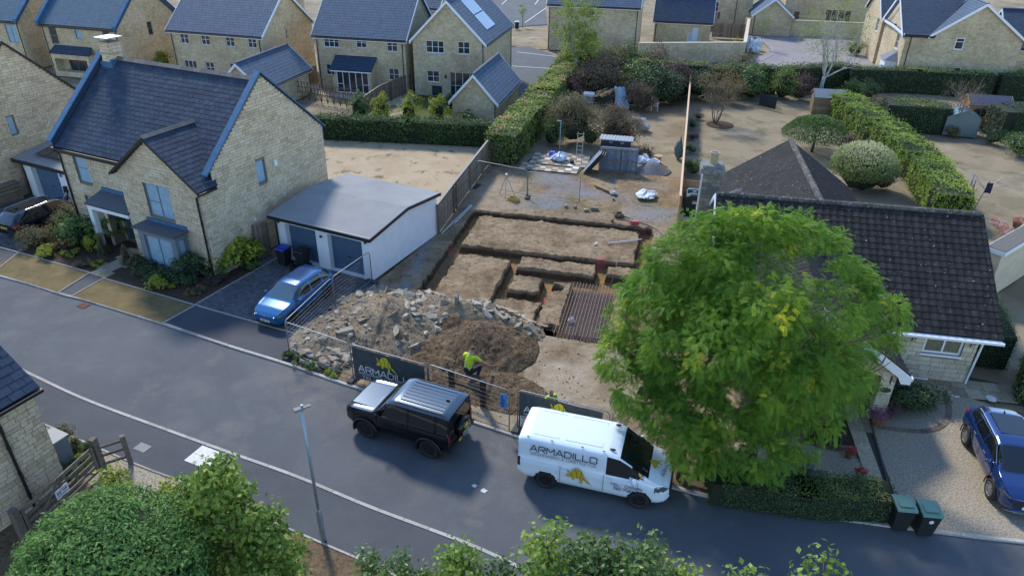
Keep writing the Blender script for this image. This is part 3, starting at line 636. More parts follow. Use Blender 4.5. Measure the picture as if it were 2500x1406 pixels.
def trench_mesh(label, s0, s1, t0, t1, ang=0):
 o = thing('trench_mesh', label, 'steel mesh', site((s0 + s1)/2,(t0 + t1)/2,-.47), R(-12.8)); a, b = (s1 - s0)/2,(t1 - t0)/2; g = MB()
 for i in range(int((s1 - s0)/.12)+1): g.cyl((-a + i * .12,-b, 0),(-a + i * .12, b, 0),.01, n=4)
 for j in range(int((t1 - t0)/.2)+1): g.cyl((-a, -b + j * .2,.012),(a, -b + j * .2,.012),.01, n=4)
 stuff(g.build('mesh_wires', M_RUST, o))
trench_mesh('rusty steel mesh in the right hand trench below the tree', 10.42,10.85,-12,-4.2); trench_mesh('rusty steel mesh in the left trench beside the garage', .1,.7,-10.8,-5.4); trench_mesh('rusty steel mesh in the middle trench', 3.85,4.2,-9.8,-6.2)
Z = Vector((0,0,1))
M_STONE = piecemat('stone blocks', [(0,(0.44,0.345,0.225)),(0.35,(0.53,0.43,0.29)),(0.7,(0.59,0.49,0.345)),(1,(0.50,0.42,0.31))], 0.92,0.28,14,0.5,40)
M_MORTAR = simple('mortar', (0.19,0.155,0.105),0.95, var=0.15, vscale=5)
M_FARWALL = masonry('far stone wall', (0.56,0.455,0.30),(0.46,0.365,0.225),(0.41,0.33,0.215))
M_FARWALL2 = masonry('pale stone wall', (0.53,0.45,0.31),(0.45,0.37,0.245),(0.38,0.32,0.22),0.45,0.2)
M_SLATE = piecemat('slate', [(0,(0.022,0.036,0.062)),(0.5,(0.029,0.046,0.076)),(1,(0.039,0.057,0.09))], 0.8,0.3,10,0.25,50,0.25)
M_SLATEBASE = simple('roof felt dark', (0.02,0.022,0.03),0.8)
M_LEAD = simple('lead sky blue', (0.045,0.12,0.22),0.6,0.0,0.3, var=0.2, vscale=3)  # grey lead; the reflected sky blue is put into the base colour
M_FTILE = tiled('far grey tile', (0.046,0.084,0.138),(0.056,0.098,0.154),0.30,0.33,.85)
M_FTILEB = tiled('far slate blue', (0.042,0.098,0.155),(0.052,0.112,0.17),0.22,0.3,.85)
M_FTILED = tiled('far navy tile', (0.022,0.044,0.082),(0.03,0.054,0.095),0.30,0.33,.85)
M_WHITE = simple('white upvc', (0.72,0.75,0.78),0.4)
M_BLACK = simple('black plastic', (0.012,0.013,0.016),0.4)
M_BLUEGREY = simple('blue grey frame', (0.14,0.185,0.225),0.5)
M_GLASS = simple('dark glass', (0.022,0.03,0.04),0.06,0.0,0.9)
M_BLIND = simple('blind behind glass', (0.26,0.40,0.50),0.12,0.0,0.8, var=0.12, vscale=4)
M_RENDER = simple('white render', (0.70,0.72,0.74),0.9, var=0.05, vscale=2)
M_DOORBLUE = simple('garage door blue', (0.07,0.125,0.20),0.5, var=0.06, vscale=3)
M_SOLAR = simple('solar glass', (0.02,0.024,0.035),0.12,0.0,0.9)
M_SOLARPALE = simple('solar panel pale', (0.22,0.27,0.34),0.15,0.2,0.9)
M_TIMBER = piecemat('weathered timber', [(0,(0.14,0.105,0.075)),(0.5,(0.19,0.15,0.11)),(1,(0.25,0.205,0.16))], 0.9,0.35,6)
M_RIDGE = piecemat('ridge tile grey', [(0,(0.10,0.095,0.09)),(1,(0.15,0.14,0.13))], 0.9)

class W:
 """a wall plane in thing space: o + du*u + Z*z, outward normal n"""
 def __init__(s, o, du, n): s.o, s.du, s.n = Vector(o), Vector(du), Vector(n)
 def p(s, u, z, d=0.0): return s.o + s.du * u + Z * z + s.n * d
 def box(s, mb, u0, u1, z0, z1, d0, d1, mi=0):
  M = Matrix(((s.du.x, s.n.x, 0, s.o.x),(s.du.y, s.n.y, 0, s.o.y),(0,0,1, s.o.z),(0,0,0,1)))
  return mb.box((u0, d0, z0),(u1, d1, z1), mi, M)
def prof_at(prof, z):
 for (z0, l0, r0),(z1, l1, r1) in zip(prof, prof[1:]):
  if z0 <= z <= z1 and z1 > z0:
   t = (z - z0)/(z1 - z0); return l0+(l1 - l0) * t, r0+(r1 - r0) * t
 return prof[-1][1:] if z > prof[-1][0] else prof[0][1:]
def wall(parent, wp, prof, opens, mat, name='wall', reveal=0.12, part=True):
 mb = MB(); zs = sorted(set([p[0] for p in prof]+[q for o in opens for q in (o[2], o[3])]))
 for za, zb in zip(zs, zs[1:]):
  if zb - za < 1e-4: continue
  la, ra = prof_at(prof, za + 1e-5); lb, rb = prof_at(prof, zb - 1e-5); zm = (za + zb)/2
  cuts = sorted([(o[0], o[1]) for o in opens if o[2] < zm < o[3]]); x = None; segs = []
  xa, xb = la, lb
  for c0, c1 in cuts: segs.append((xa, xb, c0, c0)); xa = xb = c1
  segs.append((xa, xb, ra, rb))
  for a0, b0, a1, b1 in segs:
   mb.quad(wp.p(a0, za), wp.p(a1, za), wp.p(b1, zb), wp.p(b0, zb))
 for u0, u1, z0, z1 in [o[:4] for o in opens]:
  r = -reveal
  mb.quad(wp.p(u0, z0), wp.p(u0, z1), wp.p(u0, z1, r), wp.p(u0, z0, r)); mb.quad(wp.p(u1, z0), wp.p(u1, z0, r), wp.p(u1, z1, r), wp.p(u1, z1))
  mb.quad(wp.p(u0, z1), wp.p(u1, z1), wp.p(u1, z1, r), wp.p(u0, z1, r)); mb.quad(wp.p(u0, z0), wp.p(u0, z0, r), wp.p(u1, z0, r), wp.p(u1, z0))
 return mb.build(name, mat, parent)
def stones(wallobj, wp, prof, opens, zr=(0.0,99), ch=(0.11,0.19), ln=(0.18,0.5), nobj=300, mat=None, proud=0.014, key=None):
 mat = mat or M_STONE; out = []; z = max(prof[0][0], zr[0]); ztop = min(prof[-1][0], zr[1])
 while z < ztop - 0.04:
  h = random.uniform(*ch); h = min(h, ztop - z); la, ra = prof_at(prof, z + 1e-4); lb, rb = prof_at(prof, min(z + h, ztop)-1e-4)
  l, r = max(la, lb), min(ra, rb); x = l - random.uniform(0,.2)
  bl = sorted([(o[0], o[1]) for o in opens if o[2] < z + h - .02 and o[3] > z + .02])
  while x < r - 0.05:
   e = x + random.uniform(*ln)*(1.35 if random.random() < .2 else 1); a, b = max(x, l), min(e, r)
   for c0, c1 in bl:
    if a < c1 and b > c0:
     if a < c0-0.06: b = c0
     elif b > c1+0.06: a = c1
     else: a = b
   if b - a > 0.06:
    d = proud + random.uniform(-.006,.008); c = wp.p((a + b)/2, z + h / 2, d - 0.02)
    Mx = Matrix(((wp.du.x, wp.n.x, 0, c.x),(wp.du.y, wp.n.y, 0, c.y),(0,0,1, c.z),(0,0,0,1)))
    out.append(Mx @ Matrix.Diagonal((b - a - .017,.04, h - .017,1)))
   x = e
  z += h
 pieces('stone', out, unitbox(mat, 0.04), wallobj, nobj, key=key or (lambda M: -abs(M.col[0].to_3d().length * M.col[2].to_3d().length)), restname='stone_courses')
def window(parent, wp, u0, u1, z0, z1, fm=None, gm=None, mull=(), trans=(), rec=0.07, fw=0.06, sill=None, name='window', bars=None, mw=None):
 fm = fm or M_WHITE; gm = gm or M_GLASS; mb = MB(); a, b = -rec - 0.05,-rec; mw = mw or fw * .8
 wp.box(mb, u0, u0 + fw, z0, z1, a, b); wp.box(mb, u1 - fw, u1, z0, z1, a, b); wp.box(mb, u0 + fw, u1 - fw, z0, z0 + fw, a, b); wp.box(mb, u0 + fw, u1 - fw, z1 - fw, z1, a, b)
 ed = [u0 + fw]+[u0+(u1 - u0) * m for m in mull]+[u1 - fw]
 for m in mull: um = u0+(u1 - u0) * m; wp.box(mb, um - mw / 2, um + mw / 2, z0 + fw, z1 - fw, a, b)
 for i, (e0, e1_) in enumerate(zip(ed, ed[1:])):
  for t in (trans[i] if trans and isinstance(trans[0], (list, tuple)) else trans):
   zt = z0+(z1 - z0) * t; wp.box(mb, e0+(mw / 2 if i else 0), e1_ - (mw / 2 if i < len(ed)-2 else 0), zt - mw * .35, zt + mw * .35, a + .004, b - .006)
 f = mb.build(name, fm, parent)
 for i, (e0, e1_) in enumerate(zip(ed, ed[1:])):
  wp.box(MB(),0,0,0,0,0,0); g = MB(); wp.box(g, e0-.005, e1_ + .005, z0 + fw - .005, z1 - fw + .005, a + .012, a + .022); g.build('pane', gm, f)
 if sill:
  g = MB(); wp.box(g, u0-.06, u1+.06, z0-.09, z0-.002,-rec, .06); g.build('sill', sill, f)
 return f
def roofplane(parent, name, a, b, c, d, mat, th=0.1, uvs=True):
 """a,b along the eave, c,d along the top (c above b)"""
 a, b, c, d = map(Vector, (a, b, c, d)); du = (b - a).normalized(); n = (b - a).cross(d - a).normalized()
 if n.z < 0: n = -n
 dv = n.cross(du); dv = dv if dv.z > 0 else -dv; lo = [p - n * th for p in (a, b, c, d)]; hi = [a, b, c, d]
 me = bpy.data.meshes.new(name); V = hi + lo; F = [(0,1,2,3),(7,6,5,4),(0,4,5,1),(1,5,6,2),(2,6,7,3),(3,7,4,0)]
 me.from_pydata(V, [], F); uv = me.uv_layers.new(name='UVMap')
 for l in me.loops: p = V[l.vertex_index] - a; uv.data[l.index].uv = (p.dot(du), p.dot(dv))
 for m in (mat if isinstance(mat, list) else [mat]): me.materials.append(m)
 me.update(); return link(name, me, parent)
def slatemesh(mat):
 k = ('slate', mat.name)
 if k not in _unit:
  mb = MB(); mb.add([(-.5,0,0),(.5,0,0),(.5,1,0),(-.5,1,0),(-.5,0,1),(.5,0,1),(.5,1,.12),(-.5,1,.12)], [(4,5,6,7),(0,1,5,4),(1,2,6,5),(3,0,4,7)])
  _unit[k] = mb.mesh('slate', mat)
 return _unit[k]
def pantilemesh(mat):
 k = ('pan', mat.name)
 if k not in _unit:
  pr = [(-.5,.25),(-.3,.2),(-.12,.25),(0,.6),(.12,1.0),(.3,1.05),(.5,.45)]; mb = MB(); vs = []
  for x, z in pr: vs += [(x, 0, z - .25),(x, 0, z + .35),(x, 1, z * .9-.18)]
  fs = []
  for i in range(len(pr)-1):
   a, b = i * 3, i * 3+3; fs += [(a, b, b + 1, a + 1),(a + 1, b + 1, b + 2, a + 2)]
  mb.add(vs, fs); _unit[k] = mb.mesh('tile', mat)
 return _unit[k]
def tilefield(parent, name, o, du, dv, urange, vmax, w_, gauge, mesh, th=0.02, lap=1.18, nobj=300, stagger=True, key=None, wj=0.0, v0=0.0):
 o, du, dv = Vector(o), Vector(du).normalized(), Vector(dv).normalized(); n = du.cross(dv)
 if n.z < 0: n = -n
 out = []; v = v0; j = 0
 while v < vmax - 0.04:
  ul, ur = urange(v + gauge * .5); L = min(gauge * lap, vmax - v); x = ul - (w_ * .5 if (stagger and j % 2) else 0)
  while x < ur - .03:
   a, b = max(x, ul), min(x + w_ * (1 + random.uniform(-wj, wj)), ur)
   if b - a > .05:
    c = o + du * ((a + b)/2) + dv * (v + random.uniform(-.004,.004)) + n * (.004 + random.uniform(0,.004))
    s0 = (b - a) if mesh.name.startswith('slate') else w_ * 1.02
    X, Y, Q = du * (s0-(.016 if mesh.name.startswith('slate') else 0)), dv * L, n * th
    out.append(Matrix(((X.x, Y.x, Q.x, c.x),(X.y, Y.y, Q.y, c.y),(X.z, Y.z, Q.z, c.z),(0,0,0,1))))
   x += w_
  v += gauge; j += 1
 pieces(name, out, mesh, parent, nobj, key=key, restname=name + '_courses')
def barge(mb, p, q, drop, th, nrm):
 """board following p->q, hanging drop, thickness th along nrm"""
 p, q, nrm = Vector(p), Vector(q), Vector(nrm); mb.prism([p, q, q - Z * drop, p - Z * drop], nrm * th)

def far_house(name, label, corner, yaw, Wd, D, eave, ridge, axis, roofm, front=(), right=(), left=(), wallm=None, ov=0.25, white=True, sat=None, coping=False, cat='house', pipes=(('f', -0.25),), rmat=None):
 t = thing(name, label, cat, (corner[0], corner[1], 0), R(yaw)); wm = wallm or M_FARWALL
 WF = W((0,0,0),(1,0,0),(0,-1,0)); WR = W((0,0,0),(0,1,0),(1,0,0)); WL = W((-Wd, 0,0),(0,1,0),(-1,0,0)); WBk = W((0, D, 0),(1,0,0),(0,1,0))
 flat = lambda a, b: [(0, a, b),(eave, a, b)]; gab = lambda a, b: [(0, a, b),(eave, a, b),(ridge, (a + b)/2,(a + b)/2)]
 pf, ps = (flat(-Wd, 0), gab(0, D)) if axis == 'x' else (gab(-Wd, 0), flat(0, D))
 for wp, pr, op in ((WF, pf, front),(WR, ps, right),(WL, ps, left),(WBk, pf, ())):
  wo = wall(t, wp, pr, [o[:4] for o in op], wm)
  for o in op:
   kw = o[4] if len(o) > 4 else {}; window(t, wp, *o[:4], **{**dict(mull=(.5,), sill=(None if wm is None else simple('stone sill', (0.5,0.43,0.3),.9))), **kw})
 m = M_WHITE if white else M_BLACK; k = (ridge - eave)/((D if axis == 'x' else Wd)/2); e = eave - ov * k; e2_ = ov
 if axis == 'x':
  A_ = [(-Wd - e2_, -ov, e + .1),(e2_, -ov, e + .1),(e2_, D / 2, ridge + .1),(-Wd - e2_, D / 2, ridge + .1)]; B_ = [(e2_, D + ov, e + .1),(-Wd - e2_, D + ov, e + .1),(-Wd - e2_, D / 2, ridge + .1),(e2_, D / 2, ridge + .1)]
 else:
  A_ = [(e2_, -ov, e + .1),(e2_, D + ov, e + .1),(-Wd / 2, D + ov, ridge + .1),(-Wd / 2,-ov, ridge + .1)]; A_ = [(ov, -e2_, e + .1),(ov, D + e2_, e + .1),(-Wd / 2, D + e2_, ridge + .1),(-Wd / 2,-e2_, ridge + .1)]
  B_ = [(-Wd - ov, D + e2_, e + .1),(-Wd - ov, -e2_, e + .1),(-Wd / 2,-e2_, ridge + .1),(-Wd / 2, D + e2_, ridge + .1)]
 rf = roofplane(t, 'roof', *A_, roofm); roofplane(t, 'roof', *B_, roofm)
 g = MB()
 if axis == 'x': g.tube([(-Wd - e2_, D / 2, ridge + .13),(e2_, D / 2, ridge + .13)], .1,8)
 else: g.tube([(-Wd / 2,-e2_, ridge + .13),(-Wd / 2, D + e2_, ridge + .13)], .1,8)
 g.build('ridge', rmat or roofm_plain(roofm), rf)
 # gutter, fascia, barge boards
 for (p, q, _, _) in (A_, B_):
  p, q = Vector(p), Vector(q); d = (q - p).normalized(); out = d.cross(Z)
  g = MB(); g.cbox((p + q)/2 + Vector((0,0,-.2)) - out * .03,((q - p).length - .04,.03,.16), math.atan2(d.y, d.x)); g.build('fascia', m, t)
  g = MB(); g.cbox((p + q)/2 + Vector((0,0,-.13)) + out * .05,((q - p).length, .1,.09), math.atan2(d.y, d.x)); g.build('gutter', M_BLACK, t)
 ends = ((e2_, (1,0,0)),(-Wd - e2_, (-1,0,0))) if axis == 'x' else ((-e2_, (0,-1,0)),(D + e2_, (0,1,0)))
 for c, nn in ends:
  g = MB()
  if coping:
   for a, b in (((-ov - .1), D / 2),(D + ov + .1, D / 2)):
    p, q = Vector((c - nn[0]*.35, a, e + .35)), Vector((c - nn[0]*.35, b, ridge + .45)); dd = Vector((nn[0]*.42,0,0))
    g.prism([p, q, q - Z * .1, p - Z * .1], dd); g.prism([p - Z * .1, q - Z * .1, q - Z * .5, p - Z * .5], Vector((nn[0]*.3,0,0)))
   g.build('coping', M_LEAD, t)
  else:
   if axis == 'x': P = [(c, -ov, e + .115),(c, D / 2, ridge + .115),(c, D + ov, e + .115)]
   else: P = [(ov, c, e + .115),(-Wd / 2, c, ridge + .115),(-Wd - ov, c, e + .115)]
   barge(g, P[0], P[1], .26,.04, nn); barge(g, P[1], P[2], .26,.04, nn); g.build('bargeboard', m, t)
 for sd, u in pipes:
  wp = WF if sd == 'f' else WR; g = MB(); g.tube([wp.p(u, eave - .1,.16), wp.p(u, eave - .35,.07), wp.p(u, 0.05,.07)], .04,6); g.build('downpipe', M_BLACK, t)
 return t, WF, WR, WL
def roofm_plain(m): return simple(m.name + ' ridge', {'far grey tile': (0.11,0.125,0.165), 'far slate blue': (0.08,0.11,0.165), 'far navy tile': (0.055,0.065,0.11)}.get(m.name, (0.1,0.1,0.1)),.7, var=.2)
W2 = dict(mull=(.5,), trans=(.5,)); W3 = dict(mull=(.36,.68), trans=(.5,)); FD = dict(mull=(.22,.5,.78), trans=(.45,)); W1 = dict(mull=(), trans=(.5,))
GREYW = dict(fm=M_BLUEGREY, mull=(), trans=(.5,), sill=None)
# ------------------------------------------------------------------ far row
t, *_ = far_house('stone_house', 'far two-storey stone house with four upper windows and grey tiled roof', (-23.7,69.1),-16.4,10.2,9.0,5.05,8.5, 'x', M_FTILE,
 front=[(-9.1,-8.15,3.75,4.75, W2),(-6.7,-5.75,3.78,4.78, W2),(-3.95,-3.0,3.8,4.8, W2),(-1.53,-.58,3.83,4.83, W2),(-9.2,-7.8,.1,2.2, dict(mull=(.33,.67), trans=(.5,))),(-6.75,-5.8,1.15,2.2, W2),(-4.0,-3.1,1.2,2.25, W2)],
 right=[(4.15,4.55,3.95,4.95, W1)], pipes=(('f', -10.0),('f', -.2)))
tE, WE, WER, _ = far_house('stone_house', 'far stone house with dark lean-to over white patio doors', (-10.2,68.3),-12.6,9.0,8.4,5.05,8.6, 'x', M_FTILE,
 front=[(-8.15,-6.6,3.9,4.92, W3),(-4.85,-3.8,4.0,4.95, W2),(-1.8,-.75,3.83,4.9, W2),(-8.2,-7.2,1.3,2.35, W2),(-1.8,-.75,1.2,2.3, W2)], pipes=(('f', -8.8),('f', -.25)))
# lean-to extension of that house
g = MB(); wx0, wx1 = -6.9,-3.0
WX = W((0,-1.35,0),(1,0,0),(0,-1,0)); wall(tE, WX, [(0, wx0, wx1),(2.3, wx0, wx1)], [(wx0+.35, wx1-.3,.05,2.15)], M_FARWALL, 'extension_wall')
for xx, nn in ((wx0,(-1,0,0)),(wx1,(1,0,0))):
 wall(tE, W((xx, -1.35,0),(0,1,0), nn), [(0,0,1.35),(2.3,0,1.35),(3.1,1.34,1.35)], [], M_FARWALL, 'extension_wall')
window(tE, WX, wx0+.35, wx1-.3,.05,2.15, mull=(.2,.4,.6,.8), trans=((.4,),(),(),(),(.4,)), fw=.09, name='patio_door', gm=M_GLASS)
roofplane(tE, 'lean_to_roof', (wx0-.15,-1.6,2.25),(wx1+.15,-1.6,2.25),(wx1+.15,0,3.25),(wx0-.15,0,3.25), M_FTILED)
g = MB(); g.box((wx0-.15,-1.62,2.06),(wx1+.15,-1.58,2.16)); g.build('fascia', M_WHITE, tE)
g = MB(); g.box((-.45,-.1,3),(0,0,3.01)); 
tF, WF_, WFR, _ = far_house('stone_house', 'far stone house with white gable facing camera and solar panels', (-2.75,66.6),-12.6,6.85,10.6,5.1,8.45, 'y', M_FTILE,
 front=[(-5.6,-3.85,3.95,5.05, W3),(-2.55,-1.4,4.0,5.1, W2),(-5.6,-4.4,1.3,2.35, W2),(-3.4,-.9,.1,2.35, FD)], right=[(3.9,4.2,3.6,4.9, dict(mull=(), trans=(.5,))),(5.0,5.4,1.2,2.4, W1)], pipes=(('f', -.15),('r', 10.4)))
k_ = (8.45-5.1)/(6.85/2); sl = math.hypot(1, k_)
for i in range(4):
 for j in range(2):
  x0, x1 = -3.0 + j * 1.28,-3.0 + j * 1.28+1.2; y0 = 2.9 + i * .78; zf = lambda x: 5.1 - k_ * x + .14
  sp_ = roofplane(tF, 'solar_panel', (x1, y0, zf(x1)),(x1, y0+.74, zf(x1)),(x0, y0+.74, zf(x0)),(x0, y0, zf(x0)), M_SOLARPALE, .04)
# air source heat pumps on the two patios
def heat_pump(lbl, px, py, yaw):
 o = thing('heat_pump', lbl, 'heat pump', at(px, py, -.02), R(yaw)); g = MB(); g.box((-.55,-.2,.06),(.55,.2,1.05)); g.build('casing', simple('pump grey', (0.25,0.28,0.31),.5), o)
 g = MB(); g.box((-.5,-.215,.12),(.42,-.202,1.0)); g.build('grille', M_BLACK, o)
 g = MB(); g.lathe([(.34,0),(.36,.02),(.3,.03)], n=20, axis='Y'); g.build('fan_guard', simple('pump dark', (.03,.03,.035)), o, loc=(-.05,-.25,.56))
 for s in (-.4,.4): g = MB(); g.box((s - .06,-.22,0),(s + .06,.22,.06)); g.build('foot', M_BLACK, o)
heat_pump('black-fronted heat pump beside patio doors under dark lean-to', 938,222,-12.6); heat_pump('black-fronted heat pump below white gable of solar-panelled house', 1070,235,-12.6)
for i, (wp, par, u) in enumerate([(WX, tE, wx0+.12),(WF_, tF, -3.75)]):
 g = MB(); wp.box(g, u - .06, u + .06,1.75,2.05,.02,.16); g.build('wall_lantern', M_BLACK, par)
far_house('garden_garage', 'small stone outbuilding with white-edged gable beside long clipped hedge', (-1.45,57.0),-12.8,3.7,8.0,2.35,4.35, 'y', M_FTILE, pipes=(('f', -.1),), cat='garage')
far_house('garden_garage', 'small stone outbuilding with long grey roof behind the slate-roofed house', (-21.3,60.4),-13.5,4.0,8.2,2.35,4.2, 'y', M_FTILE, pipes=(('r', 8.0),), cat='garage')
tB, *_ = far_house('stone_house', 'stone house with blue slate roof, parapet copings and bay canopy', (-38.8,72.4),-16.4,9.3,8.6,5.0,8.7, 'x', M_FTILEB,
 front=[(-8.45,-7.5,2.95,4.6, dict(GREYW, gm=M_GLASS)),(-5.2,-4.4,3.6,4.6, dict(GREYW, trans=(), gm=M_BLIND)),(-1.8,-.9,3.4,4.6, GREYW),(-7.0,-4.0,.2,1.7, dict(fm=M_BLUEGREY, mull=(.33,.66), sill=None))], right=[(4.1,4.8,3.6,4.9, GREYW)], coping=True, white=False, pipes=(('f', -9.1),('f', -.15)))
roofplane(tB, 'bay_canopy', (-8.2,-1.0,2.3),(-3.2,-1.0,2.3),(-3.6,0,2.9),(-8.2,0,2.9), M_FTILED); g = MB(); g.box((-8.1,-.9,0),(-3.4,-.02,.5)); g.box((-8.1,-.9,1.75),(-3.4,-.02,2.2)); [g.box((x, -.9,.5),(x + .35,-.02,1.75)) for x in (-8.1,-3.75)]; g.build('bay_wall', M_FARWALL, tB)
far_house('stone_house', 'stone house with blue slate roof cut by the upper left photo edge', (-50.6,76.0),-16.4,9.3,8.6,5.0,8.7, 'x', M_FTILEB, front=[(-1.9,-.5,2.7,4.5, dict(fm=M_BLUEGREY, mull=(.5,), trans=(.5,), gm=M_BLIND, sill=None))], coping=True, white=False, pipes=(('f', -.15),))
far_house('stone_house', 'distant stone house glimpsed between two grey roofs', (-9.0,88.0),-14,12,8,5.0,8.2, 'x', M_FTILE, front=[(-9,-8,3.7,4.8, W2),(-5,-4,3.7,4.8, W2)])
far_house('stone_house', 'distant stone house behind the blue slate roofs', (-30.0,92.0),-16,12,8,5.0,8.2, 'x', M_FTILEB, front=[(-9,-8,3.7,4.8, W2)])
# ------------------------------------------------------------------ houses along the far right
far_house('stone_house', 'tall stone house end wall behind green birch with two small windows', (14.3,87.9),-12.9,10.6,8,5.35,8.6, 'x', M_FTILE, front=[(-5.8,-5.1,4.15,5.25, W1),(-5.25,-4.7,1.6,2.5, W1)], pipes=(('f', -10.5),('f', -.1)))
far_house('stone_house', 'stone cottage with navy roof and pale blue door beyond garden wall', (24.3,93.2),-12.9,6.9,5.5,3.0,5.9, 'x', M_FTILED, front=[(-2.15,-1.45,.05,2.2, dict(mull=(), sill=None, gm=simple('pale blue door', (.5,.62,.75),.5), name='door')),(-2.7,-2.2,.5,1.6, dict(mull=(), sill=None, gm=simple('pale board', (.45,.5,.56),.6)))], pipes=(('f', -6.7),))
far_house('stone_house', 'distant stone house with washing hanging before its windows', (33.5,107.5),-12.9,13,8,5.2,8.4, 'x', M_FTILED, front=[(-9.6,-8.8,1.2,3.2, W2),(-6.0,-4.6,2.0,3.3, W2)], pipes=(('f', -7.2),('f', -2.2)))
far_house('stone_house', 'small stone garage with white-edged gable behind pale garden wall', (37.1,101.2),-12.9,5.0,7,2.6,4.6, 'y', M_FTILE, pipes=(('f', -4.8),), cat='garage')
far_house('stone_house', 'distant stone house with white door behind leafless birch', (53.0,103.5),-12.9,15.5,8,5.2,8.6, 'x', M_FTILE, front=[(-14.2,-13.3,.1,2.5, dict(mull=(), trans=(.5,), name='door')),(-10.0,-6.6,.8,2.9, dict(mull=(.25,.5,.75), trans=()))])
tK, WK, WKR, WKL = far_house('stone_house', 'stone house wing with navy roof left of the wide gabled house', (47.5,83.5),-12.9,6.3,9,5.0,8.2, 'x', M_FTILED, left=[(1.5,2.6,3.2,4.6, W2)], pipes=(('f', -5.7),))
tL, WL_, WLR, WLL = far_house('stone_house', 'wide stone house with white-edged gable at the upper right', (49.6,72.7),-12.9,8.35,9,4.9,7.95, 'y', M_FTILE, front=[(-5.95,-5.1,3.65,4.8, dict(mull=(), trans=(.66,), fw=.1)),(-5.35,-4.65,1.1,2.0, dict(mull=(), trans=(), fw=.1))], pipes=())
tL2, _, _, WL2L = far_house('stone_house', 'lower wing with deep navy roof and gable window of the wide stone house', (41.6,74.53),-12.9,2.35,9.4,4.85,4.95, 'x', M_FTILED, pipes=(('f', -1.85),), left=[(2.2,3.4,3.0,4.4, W2)])
roofplane(tL2, 'roof', (-2.75,-.3,4.75),(.2,-.3,4.75),(3.6,4.7,8.05),(-2.75,4.7,8.05), M_FTILED)
WG = W((-2.36,0,0),(0,1,0),(-1,0,0)); wall(tL2, WG, [(4.8,0.05,9.3),(7.9,4.6,4.7)], [], M_FARWALL)
g = MB(); barge(g, (-2.75,-.3,4.8),(-2.75,4.7,8.1),.28,.05,(-1,0,0)); barge(g, (-2.75,4.7,8.1),(-2.75,9.7,4.8),.28,.05,(-1,0,0)); g.build('bargeboard', M_WHITE, tL2)
bw = [(-3.4,1.2),(-3.4,3.2),(-2.36,3.6),(-2.36,.8)]
g = MB(); g.add([(x, y, z) for z in (0,2.1) for x, y in bw], [(0,1,5,4),(1,2,6,5),(3,0,4,7)]); g.build('bay_window', M_WHITE, tL2)
g = MB(); g.add([(-3.6,1.0,2.1),(-3.6,3.4,2.1),(-2.36,3.8,2.1),(-2.36,.6,2.1),(-2.36,1.6,2.95),(-2.36,2.8,2.95)], [(0,4,5,1),(1,5,2),(0,3,4)]); g.build('bay_roof', simple('far grey tile ridge', (.2,.22,.26)), tL2)
far_house('stone_house', 'low navy-roofed extension at the right photo edge', (60.0,74.2),-12.9,9.5,8,3.6,6.6, 'x', M_FTILED, pipes=())
# garden walls of coursed stone with pale coping
def stone_wall(label, pts, h, th=.3, coping=True, mat=None):
 o = thing('garden_wall', label, 'wall', (pts[0].x, pts[0].y, 0), math.atan2((pts[1] - pts[0]).y, (pts[1] - pts[0]).x))
 L = (pts[1] - pts[0]).length; g = MB(); g.box((0,-th / 2,-.1),(L, th / 2, h)); g.build('masonry', mat or M_FARWALL2, o)
 if coping: g = MB(); g.box((-.04,-th / 2-.05, h),(L + .04, th / 2+.05, h + .09)); g.build('coping', simple('pale coping', (.55,.48,.36),.9, var=.15), o)
stone_wall('pale stone garden wall behind the rear hedge', [at(1556,152), at(1812,150)], 2.05)
stone_wall('long pale stone garden wall behind the mauve drive', [at(1816,82), at(2150,96)], 1.9)
stone_wall('short rendered garden wall returning beside white builders bags', [at(1812,148), at(1822,86)], 2.0)
# ------------------------------------------------------------------ the slate-roofed stone house
HC = (-14.93,31.55); tm = thing('slate_roofed_house', 'large stone house with dark slate roof, lead copings and front gable', 'house', (*HC, 0), R(-25.5))
WR_ = W((0,0,0),(0,1,0),(1,0,0)); WFw = W((0,0,0),(1,0,0),(0,-1,0)); WFm = W((0,1.0,0),(1,0,0),(0,-1,0)); WLm = W((-11.6,1.0,0),(0,1,0),(-1,0,0))
pr_r = [(0,0,9.2),(4.95,0,9.2),(4.951,.92,9.2),(5.45,.92,9.2),(9.1,5.08,5.1)]
op_r = [(3.8,4.45,3.75,4.95)]
wr = wall(tm, WR_, pr_r, op_r, M_MORTAR, 'gable_wall'); stones(wr, WR_, pr_r, op_r, nobj=300)
window(tm, WR_, *op_r[0], fm=M_BLUEGREY, gm=M_BLIND, fw=.05)
pr_w = [(0,-5.5,0),(4.9,-5.5,0),(6.9,-2.8,-2.7)]; op_w = [(-3.82,-2.08,2.7,4.5)]
ww = wall(tm, WFw, pr_w, op_w, M_MORTAR, 'front_gable_wall'); stones(ww, WFw, pr_w, op_w, nobj=300)
window(tm, WFw, *op_w[0], fm=M_BLUEGREY, gm=M_BLIND, mull=(.5,), trans=((.45,),()), fw=.07)
pr_m = [(0,-11.6,-5.5),(5.0,-11.6,-5.5)]; op_m = [(-10.4,-9.35,3.0,4.7),(-10.35,-9.75,.35,2.2),(-7.6,-6.4,.05,2.15)]
wm_ = wall(tm, WFm, pr_m, op_m, M_MORTAR, 'front_wall'); stones(wm_, WFm, pr_m, op_m, nobj=300)
window(tm, WFm, *op_m[0], fm=M_BLUEGREY, gm=M_BLIND, trans=(.5,), fw=.06); window(tm, WFm, *op_m[1], fm=M_BLUEGREY, gm=M_BLIND, trans=(.4,), fw=.06)
window(tm, WFm, *op_m[2], fm=M_BLUEGREY, gm=simple('front door', (.05,.07,.09),.5), fw=.08, name='front_door')
